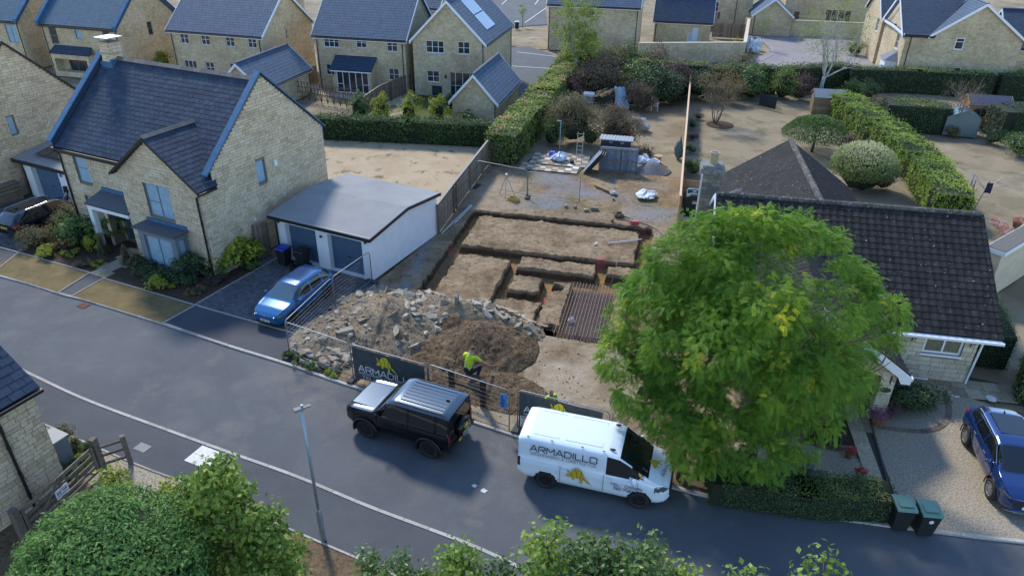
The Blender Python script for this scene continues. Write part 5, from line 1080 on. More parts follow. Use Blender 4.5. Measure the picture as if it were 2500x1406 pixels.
# satellite dish on the right gable
g = MB(); g.lathe([(.02,0),(.2,.03),(.34,.1),(.36,.12),(.33,.11),(.2,.045)], n=18); ds = g.build('satellite_dish', simple('dish grey', (.06,.065,.07),.6), tu, M=Matrix.Translation((.75,3.0,3.6)) @ Matrix.Rotation(R(70),4, 'Y'))
# garage at the right edge
te = thing('cream_garage', 'cream garage end with white fascia at the right photo edge', 'garage', (23.2,30.3,0), R(37.0))
g = MB(); g.box((0,0,0),(7,.6,2.5)); g.build('wall', simple('cream render', (.5,.43,.31),.9, var=.12, vscale=1.5), te); g = MB(); g.box((-.15,-.15,2.5),(7.2,.75,2.72)); g.build('fascia', M_WHITE, te); g = MB(); g.box((-.12,-.12,2.72),(7.1,.7,2.76)); g.build('roof', simple('felt roof', (.12,.115,.1),.95, var=.3), te)
g = MB(); g.box((-1.9,.2,0),(-.02,.45,1.9)); g.build('side_screen', simple('old stone screen', (.2,.18,.14),.95, var=.3), te)
# ------------------------------------------------------------------ foliage
def _unitv(n): v = RNG.normal(size=(n, 3)); return v / np.linalg.norm(v, axis=1, keepdims=True)
def _nrm(v): return v / np.maximum(np.linalg.norm(v, axis=1, keepdims=True),1e-6)
LEAF = np.array([(0,0,0),(.45,.5,.06),(1,0,-.05),(.45,-.5,.06)]); LEAFF = [(0,1,2,3)]
def _frond(k=6):
 V, F = [], []
 for i in range(k):
  x = .12+.86 * i / k; L = .17*(1-.45 * abs(i / k - .35))
  for s in (-1,1):
   o = len(V); V += [(x, 0,-.25 * x * x),(x + .10, s * L * .55 + s * .02,-.25 * x * x + .02),(x + .09, s * L * 1.45,-.25 * x * x - .05),(x - .02, s * L * .75,-.25 * x * x)]; F.append((o, o + 1, o + 2, o + 3))
 o = len(V); V += [(0,-.006,0),(1,-.004,-.25),(1.1,.03,-.28),(0,.006,0)]; F.append((o, o + 1, o + 2, o + 3)); return np.array(V), F
FROND, FRONDF = _frond()
def leaves(name, P, Nn, size, mat, parent=None, asp=.6, droop=.0, tmpl=None, rnd=None, spread=.7, dirs=None):
 T, F = (LEAF, LEAFF) if tmpl is None else tmpl; n = len(P); Nn = _nrm(Nn + spread * _unitv(n))
 d = _unitv(n) if dirs is None else dirs + .35 * _unitv(n); d[:, 2] -= droop; d = _nrm(d - Nn * np.sum(d * Nn, 1, keepdims=True)); b = np.cross(Nn, d); s = np.asarray(size) * RNG.uniform(.7,1.3, n)
 if dirs is not None: pass
 V = P[:, None, :]+(d[:, None, :] * T[None, :, 0:1] + b[:, None, :]*(T[None, :, 1:2] * asp) + Nn[:, None, :] * T[None, :, 2:3]) * s[:, None, None]
 k = len(T); nf = len(F); me = bpy.data.meshes.new(name); me.vertices.add(n * k); me.vertices.foreach_set('co', V.reshape(-1).astype(np.float32))
 idx = np.array(F).ravel(); loops = (idx[None]+(np.arange(n) * k)[:, None]).ravel().astype(np.int32); me.loops.add(len(loops)); me.loops.foreach_set('vertex_index', loops)
 me.polygons.add(n * nf); me.polygons.foreach_set('loop_start', (np.arange(n * nf)*4).astype(np.int32)); me.materials.append(mat)
 r = RNG.random(n) if rnd is None else rnd; a = me.attributes.new('rnd', 'FLOAT', 'POINT'); a.data.foreach_set('value', np.repeat(np.clip(r, 0,1), k).astype(np.float32))
 me.update(calc_edges=True); me.shade_flat(); return link(name, me, parent)
def clumps(c, rad, nc, cr, per, shell=.55, zmin=None, flat=.8):
 """leaf points on clumps spread through an ellipsoid; returns points, normals, clump number"""
 D = _unitv(nc); r = shell + (1 - shell) * RNG.random(nc) ** .6; C = np.array(c) + D * r[:, None] * np.array(rad); 
 if zmin is not None: C[:, 2] = np.maximum(C[:, 2], zmin)
 cs = cr * RNG.uniform(.65,1.3, nc); i = np.repeat(np.arange(nc), per); d = _unitv(len(i)); d[:, 2] = np.where(d[:, 2] < -.3,-d[:, 2]*.6, d[:, 2])
 P = C[i] + d * (cs[i] * RNG.uniform(.55,1.05, len(i)))[:, None] * np.array((1,1, flat)); n = d * .7 + _nrm(P - np.array(c))*.5 + np.array((0,0,.35)); return P, _nrm(n), i
def boughs(mb, p, d, L, r, depth, spread=.6, nb=3, up=.2, bend=.15):
 p, d = Vector(p), Vector(d).normalized(); pts = [p]; k = 4
 for i in range(k):
  d = (d + Vector((random.gauss(0, bend), random.gauss(0, bend), random.gauss(0, bend * .6) + up * .15))).normalized(); pts.append(pts[-1] + d * L / k)
 mb.tube(pts, [r * (1-.55 * i / k) for i in range(k + 1)], 6 if depth > 1 else 4); ends = [pts[-1]]
 if depth > 0:
  ends = []
  for j in range(nb):
   q = pts[random.choice((2,3,4))]; dd = (d + Vector((random.gauss(0, spread), random.gauss(0, spread), random.gauss(up, spread * .5)))).normalized(); ends += boughs(mb, q, dd, L * random.uniform(.6,.85), r * .5, depth - 1, spread, nb, up, bend)
 return ends
def G_(c): return [(0, tuple(x * .45 for x in c)),(.5, c),(1, tuple(min(1, x * 1.55) for x in c))]
L_TREE = leafmat('locust leaf', [(0,(.085,.187,.024)),(.45,(.168,.319,.034)),(.8,(.300,.432,.041)),(.95,(.450,.543,.056)),(1,(.787,.712,.056))], .5,.45)
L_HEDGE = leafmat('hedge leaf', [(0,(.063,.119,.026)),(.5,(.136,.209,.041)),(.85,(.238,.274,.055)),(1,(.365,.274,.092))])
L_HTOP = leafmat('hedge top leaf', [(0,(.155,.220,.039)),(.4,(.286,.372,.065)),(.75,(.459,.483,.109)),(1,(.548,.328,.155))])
L_LAUREL = leafmat('laurel leaf', [(0,(.030,.071,.020)),(.6,(.068,.135,.034)),(.9,(.119,.203,.051)),(1,(.236,.288,.068))], .6)
L_DARK = leafmat('dark evergreen', [(0,(.025,.048,.019)),(.6,(.048,.090,.029)),(1,(.098,.138,.046))], .5,.2)
L_BRIGHT = leafmat('bright hedge leaf', [(0,(.100,.170,.022)),(.5,(.213,.312,.035)),(1,(.355,.440,.057))])
L_OLIVE = leafmat('olive twig leaf', [(0,(.085,.076,.037)),(.5,(.169,.151,.068)),(1,(.288,.236,.110))])
L_BROWN = leafmat('brown leaf', [(0,(.082,.055,.036)),(.5,(.163,.119,.073)),(.85,(.238,.182,.092)),(1,(.219,.238,.082))])
L_RED = leafmat('rusty leaf', [(0,(.109,.047,.031)),(.4,(.202,.116,.062)),(.75,(.186,.186,.062)),(1,(.310,.248,.093))])
L_LIME = leafmat('lime leaf', [(0,(.149,.189,.020)),(.5,(.284,.324,.034)),(1,(.459,.459,.068))])
L_GREEN = leafmat('shrub leaf', [(0,(.041,.088,.024)),(.5,(.095,.169,.041)),(1,(.176,.257,.061))], .4)
L_FORE = leafmat('hornbeam leaf', [(0,(.080,.149,.029)),(.5,(.179,.280,.048)),(.85,(.300,.381,.063)),(1,(.501,.501,.101))], .5,.4)
L_ROUND = leafmat('round shrub leaf', [(0,(.058,.140,.041)),(.5,(.140,.269,.066)),(1,(.258,.396,.094))], .6)
L_BIRCH = leafmat('birch leaf', [(0,(.133,.178,.037)),(.5,(.238,.297,.067)),(1,(.386,.416,.119))], .55,.5)
L_PALE = leafmat('variegated leaf', [(0,(.162,.216,.068)),(.5,(.351,.392,.162)),(1,(.675,.648,.405))])
L_PURPLE = leafmat('plum leaf', [(0,(.059,.034,.037)),(.6,(.126,.068,.068)),(1,(.203,.135,.085))])
M_CORE = simple('foliage shade', (.012,.02,.008),.95); M_COREB = simple('twig shade', (.03,.022,.014),.95)  # near-black solid cores stand in for the shade inside the foliage
M_BARKT = simple('grey bark', (.11,.085,.06),.95, var=.35, vscale=7, bstr=.6, bscale=25); M_BIRCH = simple('birch bark', (.42,.40,.36),.85, var=.35, vscale=6); M_TWIG = simple('twig bark', (.20,.165,.125),.95, var=.2)
def hedge(label, pts, width, h, mat, topmat=None, leaf=.09, dens=170, wob=.18, name='hedge', cat='hedge', topdens=1.0, core=M_CORE, group=None):
 pts = [Vector((p[0], p[1], 0)) for p in pts]; t = thing(name, label, cat, pts[0], 0, group); o = pts[0]; L = sum((b - a).length for a, b in zip(pts, pts[1:]))
 P, Nn, tp = [], [], []; mb = MB()
 def prof(u, k):  # wobble of the surface
  return wob * (VNa.fbm(u * .55 + k * 13, u * 0 + k * 7.7,3)*2)
 for a, b in zip(pts, pts[1:]):
  d = (b - a); ln = d.length; d.normalize(); n = Vector((-d.y, d.x, 0)); 
  ns = int(dens * ln * h)
  for s in (-1,1):
   u = RNG.random(ns) * ln; z = h * RNG.random(ns) ** .85; off = width / 2*(1-.07*(z / h) ** 3) + prof(u, s + 2)*.6 + wob * VNb.fbm(u * 1.7, z * 1.7,3)
   P.append(np.stack([a.x + d.x * u + n.x * s * off, a.y + d.y * u + n.y * s * off, z], -1)); Nn.append(np.tile([n.x * s, n.y * s, .15], (ns, 1))); tp.append(np.zeros(ns))
  nt_ = int(dens * topdens * ln * width); u = RNG.random(nt_) * ln; w_ = (RNG.random(nt_)-.5) * width; z = h + prof(u, 5) + wob * 1.1 * VNc.fbm(u * 1.3, w_ * 1.3+40,4)
  P.append(np.stack([a.x + d.x * u + n.x * w_, a.y + d.y * u + n.y * w_, z], -1)); Nn.append(np.tile([0,0,1.], (nt_, 1))); tp.append(np.ones(nt_))
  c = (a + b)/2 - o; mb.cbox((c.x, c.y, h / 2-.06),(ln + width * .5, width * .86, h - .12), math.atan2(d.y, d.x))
 for e, sgn in ((0,-1),(-1,1)):
  a, b = (pts[0], pts[1]) if e == 0 else (pts[-2], pts[-1]); d = (b - a).normalized() * sgn; n = Vector((-d.y, d.x, 0)); q = pts[e]; ne = int(dens * width * h)
  w_ = (RNG.random(ne)-.5) * width; z = h * RNG.random(ne); P.append(np.stack([q.x + n.x * w_ + d.x * width * .28, q.y + n.y * w_ + d.y * width * .28, z], -1)); Nn.append(np.tile([d.x, d.y, .15], (ne, 1))); tp.append(np.zeros(ne))
 P = np.concatenate(P) - np.array((o.x, o.y, 0)); Nn = np.concatenate(Nn); sp = RNG.random(len(P)) < .06; P[sp] += (Nn[sp] + np.array((0,0,.4))) * RNG.uniform(.03,.28,(sp.sum(),1)); tp = np.concatenate(tp).astype(bool)
 mb.build('shade_core', core, t)
 if topmat:
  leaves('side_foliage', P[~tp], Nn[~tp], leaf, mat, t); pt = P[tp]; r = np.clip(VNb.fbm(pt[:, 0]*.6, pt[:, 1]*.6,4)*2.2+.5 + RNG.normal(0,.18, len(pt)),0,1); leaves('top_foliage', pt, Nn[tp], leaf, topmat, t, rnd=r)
 else: leaves('foliage', P, Nn, leaf, mat, t)
 return t
def shrub(label, pos, r, h, mat, leaf=.08, n=900, name='shrub', cat='shrub', core=M_CORE, nc=None, cone=False, group=None, asp=.6, droop=0., dens=None, lop=1.0, loose=.0):
 t = thing(name, label, cat, (pos[0], pos[1], pos[2] if len(pos) > 2 else 0), random.uniform(0,6.28), group); nc = nc or max(12, int(26 * r)); leaf *= 1+.4 * max(0, r - .8); n = int(n * (1+.3 * max(0, r - 1)))
 if cone:
  z = h * RNG.random(n) ** 1.3; a = RNG.random(n)*6.283; q = r * (1 - z / h) ** .8*(1+.15 * np.sin(a * 3))+.04; P = np.stack([q * np.cos(a), q * np.sin(a), z], -1); Nn = np.stack([np.cos(a), np.sin(a),0 * a + .4], -1); i = None
  g = MB(); g.cyl((0,0,0),(0,0, h * .92), r * .8,.02,9); g.build('shade_core', core, t)
 else:
  n = int(n * 1.9); P, Nn, i = clumps((0,0, h * .50),(r * .74, r * .74 * lop, h * .40), nc, min(r, h)*.40, max(8, n // nc),.62, zmin=h * .18)
  g = MB(); g.ball((0,0, h * .42),(r * .5, r * .5 * lop, h * .36),12,8, jit=.1); g.build('shade_core', core, t)
  aa = np.arctan2(P[:, 1], P[:, 0]); ph = RNG.random(3)*6.28; q_ = 1+.2 * np.sin(2 * aa + ph[0])+.14 * np.sin(3 * aa + ph[1])+.1 * np.sin(5 * aa + ph[2]); P[:, 0] *= q_; P[:, 1] *= q_; P[:, 2] *= 1+.2 * np.sin(aa + ph[1]) * np.sin(P[:, 0] / r * 2 + ph[2])
  sp = RNG.random(len(P)) < .05; P[sp] += Nn[sp] * RNG.uniform(.05,.3,(sp.sum(),1)) * min(r, h)
  if loose: P = P + RNG.normal(0, loose, P.shape)
 P[:, 2] = np.maximum(P[:, 2], .03); rn = None if i is None else np.clip(RNG.random(len(P))*.6+.4 * RNG.random(nc)[i], 0,1)
 leaves('foliage', P, Nn, leaf, mat, t, asp=asp, droop=droop, rnd=rn); return t
# ------------------------------------------------------------------ the big locust tree
bt = thing('locust_tree', 'large leafy bright green tree standing before the bungalow', 'tree', (8.4,18.9,0)); O_ = np.array((8.4,18.9,0))
g = MB(); ends = []
g.tube([(0,0,-.1),(.05,.05,.8),(-.05,.1,1.8),(0,.1,2.6)], [.26,.2,.17,.15], 10)
for k in range(9):
 a = k * 2.4; ends += boughs(g, (0,.1,2.3+.12 * k),(math.cos(a)*.9, math.sin(a)*.9,.75+.05 * k),2.3,.09,2,.55,3,.15)
g.build('trunk', M_BARKT, bt, True)
cl, nl, rl = [], [], []
C0 = np.array((-.65,.75,5.1)); RD = np.array((3.75,3.0,2.75)); nl_ = 60
D = _unitv(nl_); D[:, 2] = np.where(D[:, 2] < -.75,-D[:, 2], D[:, 2]); LB = C0 + D * (.5+.42 * RNG.random(nl_))[:, None] * RD; LR = RNG.uniform(.75,1.25, nl_)
ex = np.array([list(at(px, py, z)) for px, py, z in ((1690,1075,2.2),(1625,1000,2.7),(1560,950,3.2),(1525,870,4.0),(1535,800,4.6),(1760,1095,2.1),(1850,1095,2.2),(1925,1065,2.5),(1995,1010,2.9),(2065,930,3.4),(2105,830,4.4),(2145,775,5.2),(1640,650,7.0),(1700,605,7.8),(1790,580,8.3),(1875,570,8.5),(1950,595,8.0),(2010,640,7.3),(2080,700,6.3),(1590,720,5.8),(1700,985,3.1),(1650,935,3.5),(1760,1020,2.9),(1850,1015,3.0),(1620,870,4.0),(1735,930,3.7),(1930,985,3.3),(1800,960,3.6),(1690,1030,2.7))]) - O_
LB = np.concatenate([LB, ex]); LR = np.concatenate([LR, RNG.uniform(.55,.85, len(ex))]); ow = _nrm(LB - C0); ns_ = 17
k = np.repeat(np.arange(len(LB)), ns_); sd = _nrm(_unitv(len(k)) + ow[k]*.75 + np.array((0,0,.35))); CC = LB[k] + sd * (LR[k] * RNG.uniform(.6,1.05, len(k)))[:, None]; nc = len(CC)
per = 24; i = np.repeat(np.arange(nc), per); d = _nrm(_unitv(len(i)) + sd[i]*.8); P = CC[i] + d * (RNG.uniform(.08,.42, len(i)))[:, None]
Nn = _nrm(np.array((0,0,.7))+.6 * sd[i]); dirs = _nrm(d * np.array((1,1,.5))+.5 * sd[i] + np.array((0,0,-.12)))
rn = np.clip(.42 + RNG.normal(0,.13, len(i))+.10 * RNG.normal(size=nc)[i]+.08 * RNG.normal(size=len(LB))[k][i]+(RNG.random(nc)[i] < .02)*.5,0,1)
leaves('crown', P, Nn, .25, L_TREE, bt, asp=1.0, tmpl=(FROND, FRONDF), rnd=rn, spread=.7, dirs=dirs)
# ------------------------------------------------------------------ hedges
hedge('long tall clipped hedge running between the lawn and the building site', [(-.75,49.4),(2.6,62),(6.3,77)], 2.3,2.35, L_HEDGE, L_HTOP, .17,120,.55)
hedge('dark laurel hedge along the back of the parched lawn', [(-15.4,54.7),(-8,54.0),(-1.7,53.3)], 1.3,1.75, L_LAUREL, None, .15,120,.45)
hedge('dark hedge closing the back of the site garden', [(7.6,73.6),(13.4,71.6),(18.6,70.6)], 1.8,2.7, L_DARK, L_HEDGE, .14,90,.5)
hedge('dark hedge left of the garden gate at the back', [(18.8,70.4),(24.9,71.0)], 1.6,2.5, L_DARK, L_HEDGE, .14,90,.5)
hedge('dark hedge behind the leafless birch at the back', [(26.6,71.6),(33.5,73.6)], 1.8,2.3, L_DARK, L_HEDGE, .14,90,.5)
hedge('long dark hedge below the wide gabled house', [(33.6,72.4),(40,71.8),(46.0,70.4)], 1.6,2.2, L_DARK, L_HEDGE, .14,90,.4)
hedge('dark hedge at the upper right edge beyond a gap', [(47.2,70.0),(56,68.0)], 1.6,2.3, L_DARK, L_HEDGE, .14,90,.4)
hedge('bright green clipped hedge between the two back gardens', [(28.9,63.5),(28.9,55),(28.2,47),(26.4,40.2)], 2.3,1.9, L_BRIGHT, L_BRIGHT, .14,150,.5)
hedge('low clipped dark hedge along the lane beside two bins', [(6.9,17.25),(9.5,16.75),(11.9,16.6)], 1.15,1.0, L_DARK, L_HEDGE, .06,520,.14)
hedge('shaded hedge along the right side of the bungalow', [(20.3,25.0),(21.6,29.0),(22.6,33.0)], 1.3,1.7, L_DARK, L_HEDGE, .07,260,.25)
hedge('sunlit clipped hedge at right edge behind dark blue car', [(20.6,22.3),(21.8,24.0)], 1.5,1.7, L_HEDGE, L_HTOP, .07,300,.2)
hedge('deep dark block hedge in the right back garden', [(31.8,59.6),(35.2,58.8)], 2.6,2.2, L_DARK, L_HEDGE, .12,130,.25)
hedge('huge rounded dark hedge at the right edge beside greenhouse', [(39.9,57.4),(44.5,57.0)], 3.0,2.4, L_DARK, L_DARK, .12,120,.4)
# conifers poking above the laurel
for k, (px, py, hh) in enumerate([(935,330,2.7),(1000,332,2.9),(1070,336,2.8),(880,326,2.8),(1140,345,2.3)]):
 p = at(px, py - 18); shrub(['yellow-green conifer top above laurel hedge, left of the centre one', 'yellow-green conifer top above laurel hedge, in the middle', 'yellow-green conifer top above laurel hedge nearest the small outbuilding', 'dark conifer top above laurel hedge beside the trellis', 'low green conifer top above laurel hedge beside long hedge'][k], (p.x, p.y),1.0, hh, L_LIME if k < 3 else L_GREEN, .12,1100, 'conifer', 'conifer')
# ------------------------------------------------------------------ shrubs by the slate-roofed house
BED = [(168,556,.95,1.15, L_OLIVE, .05,1800, 'wide olive-brown mounded shrub beside dark estate car', 0),(91,600,.8,.95, L_OLIVE, .05,1500, 'greyish olive shrub at the left corner of the bed', 0),(198,598,.85,1.25, L_GREEN, .13,800, 'large-leaved bright green shrub before the porch', 0),
       (121,625,.42,.5, L_LIME, .08,500, 'small lime shrub near the olive-brown shrub', 0),(233,612,.42,.95, L_LIME, .07,700, 'upright yellow-green shrub beside porch post', 0),(289,590,.5,1.75, L_GREEN, .09,900, 'tall dark green shrub at the porch corner', 0),(255,622,.3,.95, L_BROWN, .05,900, 'brown cone-shaped conifer left of the paved path', 1),
       (313,645,.34,1.0, L_BROWN, .05,900, 'brown cone-shaped conifer right of the paved path', 1),(352,668,.55,.65, L_DARK, .08,700, 'low dark green shrub left of the bay window', 0),(400,684,.75,.5, L_DARK, .07,900, 'spreading dark shrub below the bay window', 0),(478,672,.8,1.0, L_DARK, .09,1200, 'dark green shrub right of the bay window', 0),(520,668,.7,.8, L_GREEN, .08,900, 'mid green shrub at the house corner downpipe', 0),
       (570,645,1.05,1.25, L_LIME, .14,900, 'big lime-leaved shrub at the right end of the bed', 0),(388,703,.42,.5, L_LIME, .1,450, 'small lime shrub in front of the bay window', 0),(427,704,.18,.22, L_LIME, .06,120, 'tiny yellow plant in bark bed', 0),(478,716,.45,.3, L_RED, .05,400, 'low reddish plant near the driveway edge', 0),(530,690,.5,.35, L_PURPLE, .05,400, 'low plum-coloured plant beside the driveway edging', 0),
       (205,648,.4,.25, L_OLIVE, .05,350, 'low straw-coloured tuft beside verge edging', 0),(150,610,.35,.3, L_RED, .06,250, 'small rusty plant among the bed shrubs', 0),(240,648,.3,.25, L_LIME, .05,250, 'low yellow-green tuft beside the paved path', 0),(175,625,.35,.3, L_LIME, .06,260, 'low lime plant beside the large-leaved shrub', 0),(455,690,.6,.4, L_DARK, .06,600, 'low dark mat plant beside the lime shrub', 0),(330,650,.3,.6, L_OLIVE, .06,300, 'thin olive shrub beside right brown conifer', 0),(610,655,.4,.4, L_GREEN, .07,350, 'small green plant near the side gate', 0)]
for px, py, r_, h_, m_, lf, n_, lab, cn in BED: shrub(lab, at(px, py), r_ * (1.1 if cn else 1.35), h_ * 1.15, m_, lf * (1 if cn else 1.25), int(n_ * 1.3), cone=bool(cn))
for px, py, r_, h_, m_, lab in ((168,1168,.55,.6, L_GREEN, 'leafy green shrub between cabinet and wooden gate'),(203,1140,.4,.55, L_LIME, 'yellow-green shrub beside wooden gate post'),(150,1085,.5,.7, L_OLIVE, 'olive twiggy shrub behind grey cabinet'),(190,1105,.35,.5, L_OLIVE, 'small olive shrub on pale gravel beside footway'),(225,1115,.35,.7, L_GREEN, 'upright green shrub next to rail fence'),(178,1130,.3,.25, L_RED, 'low rusty plant on pale gravel by the gate')): shrub(lab, at(px, py), r_, h_, m_, .07,800)
# ------------------------------------------------------------------ shrubs and trees of the gardens
def crowntree(label, pos, h, r, mat, leaf, n, trunk_h=1.0, bark=None, name='tree', cz=None, rz_=None, stems=1, depth=2, nc=40, cr=.5, shell=.5, droop=.2, tw=.05, asp=.6, up=.25, spread=.5, L0=None):
 t = thing(name, label, 'tree', (pos[0], pos[1], 0)); g = MB(); ends = []
 for s in range(stems):
  a = random.uniform(0,6.28); lean = .28 if stems > 1 else .05; d = Vector((math.cos(a) * lean, math.sin(a) * lean, 1))
  p0 = Vector((math.cos(a)*.12*(stems > 1), math.sin(a)*.12*(stems > 1),-.1)); p1 = p0 + d * trunk_h; g.tube([p0,(p0 + p1)/2 + Vector((random.gauss(0,.04), random.gauss(0,.04),0)), p1], [tw * 1.5, tw * 1.15, tw], 7)
  for b in range(5 if stems == 1 else 3):
   aa = random.uniform(0,6.28); ends += boughs(g, p1 - d * random.uniform(0, trunk_h * .25),(math.cos(aa)*.6 + d.x, math.sin(aa)*.6 + d.y, 1.0), L0 or (h - trunk_h)*.5, tw * .6, depth, spread, 3, up)
 g.build('trunk', bark or M_BARKT, t, True)
 if n:
  cz = cz or (h + trunk_h)/2; P, Nn, i = clumps((0,0, cz),(r, r, rz_ or (h - trunk_h)/2), nc, cr, n // nc, shell); rn = np.clip(RNG.random(len(P))*.6+.4 * RNG.random(nc)[i], 0,1); leaves('crown', P, Nn, leaf, mat, t, asp=asp, droop=droop, rnd=rn, spread=1.0)
 return t
crowntree('airy green birch with pale trunk at the end of long hedge', (6.1,71.6),10.2,2.6, L_BIRCH, .16,9500,3.2, M_BIRCH, 'birch_tree', cz=6.6, rz_=4.0, nc=150, cr=.55, shell=.25, droop=1.2, tw=.13, L0=2.6, up=.5)
crowntree('nearly leafless birch with white forked trunk behind the small shed', (30.2,71.0),9.2,3.4, L_BIRCH, .12,3600,1.7, M_BIRCH, 'birch_tree', cz=5.6, rz_=3.2, nc=160, cr=.7, shell=.45, droop=1.0, tw=.17, depth=4, L0=2.2, up=.5, spread=.45)
crowntree('multi-stemmed reddish tree rising from a round mulch bed', (17.2,60.2),4.6,1.9, L_RED, .11,2600,1.3, M_TWIG, 'tree', nc=70, cr=.5, shell=.35, stems=7, depth=2, tw=.03, L0=1.3, up=.5, spread=.35)
sheet('mulch_ring', [at(1758,303) + Vector((1.15 * math.cos(a),1.15 * math.sin(a),0)) for a in np.linspace(0,6.28,24, endpoint=False)], -.06, M_BARK)
ut = thing('weeping_tree', 'low umbrella-shaped weeping tree behind the bungalow roof', 'tree', (22.9,53.0,0)); g = MB(); g.tube([(0,0,-.1),(.05,0,.7),(0,0,1.5)], [.12,.1,.09], 8)
for k in range(14): a = k * .449; g.tube([(0,0,1.4),(.6 * math.cos(a),.6 * math.sin(a),2.2),(1.6 * math.cos(a),1.6 * math.sin(a),2.3),(2.2 * math.cos(a),2.2 * math.sin(a),1.7)], [.05,.035,.02,.01], 5)
g.build('trunk', M_BARKT, ut, True); n = 11000; a = RNG.random(n)*6.283; q = RNG.random(n) ** .6; zz = 2.75-1.25 * q ** 2.2 - RNG.random(n)*.35+.25 * VNa.fbm(np.cos(a) * q * 4+9, np.sin(a) * q * 4,3)
P = np.stack([2.45 * q * np.cos(a),2.45 * q * np.sin(a), zz], -1); leaves('crown', P, np.stack([np.cos(a) * q, np.sin(a) * q, .6+0 * a], -1),.17, L_GREEN, ut, asp=.3, droop=1.4, rnd=np.clip(RNG.random(n)*.7+.3 * VNb.fbm(P[:, 0], P[:, 1], 2)+.2,0,1))
wb = thing('variegated_willow', 'pale-tipped rounded willow bush behind the bungalow roof', 'shrub', (23.2,45.2,0)); g = MB(); g.ball((0,0,1.4),(1.5,1.5,1.35),12,8, jit=.1); g.build('shade_core', M_CORE, wb)
n = 6000; dd = _unitv(n); dd[:, 2] = np.abs(dd[:, 2])-.25; dd = _nrm(dd); P = np.array((0,0,1.45)) + dd * np.array((2.0,2.0,1.6)) * RNG.uniform(.8,1.05, n)[:, None]; rn = np.clip(.1+.75 * dd[:, 2] + RNG.normal(0,.15, n),0,1); leaves('foliage', P, dd, .24, L_PALE, wb, asp=.22, rnd=rn, dirs=_nrm(dd + np.array((0,0,.5))), spread=.9)
crowntree('bare grey twiggy tree in the right back garden', (36.0,57.6),4.2,2.2, L_BROWN, .07,900,1.4, M_TWIG, 'bare_tree', nc=60, cr=.5, shell=.5, depth=4, tw=.09, L0=1.5, up=.25, spread=.6)
shrub('low green shrub around foot of the bare twiggy tree', (36.0,57.4),1.0,.9, L_OLIVE, .08,900)
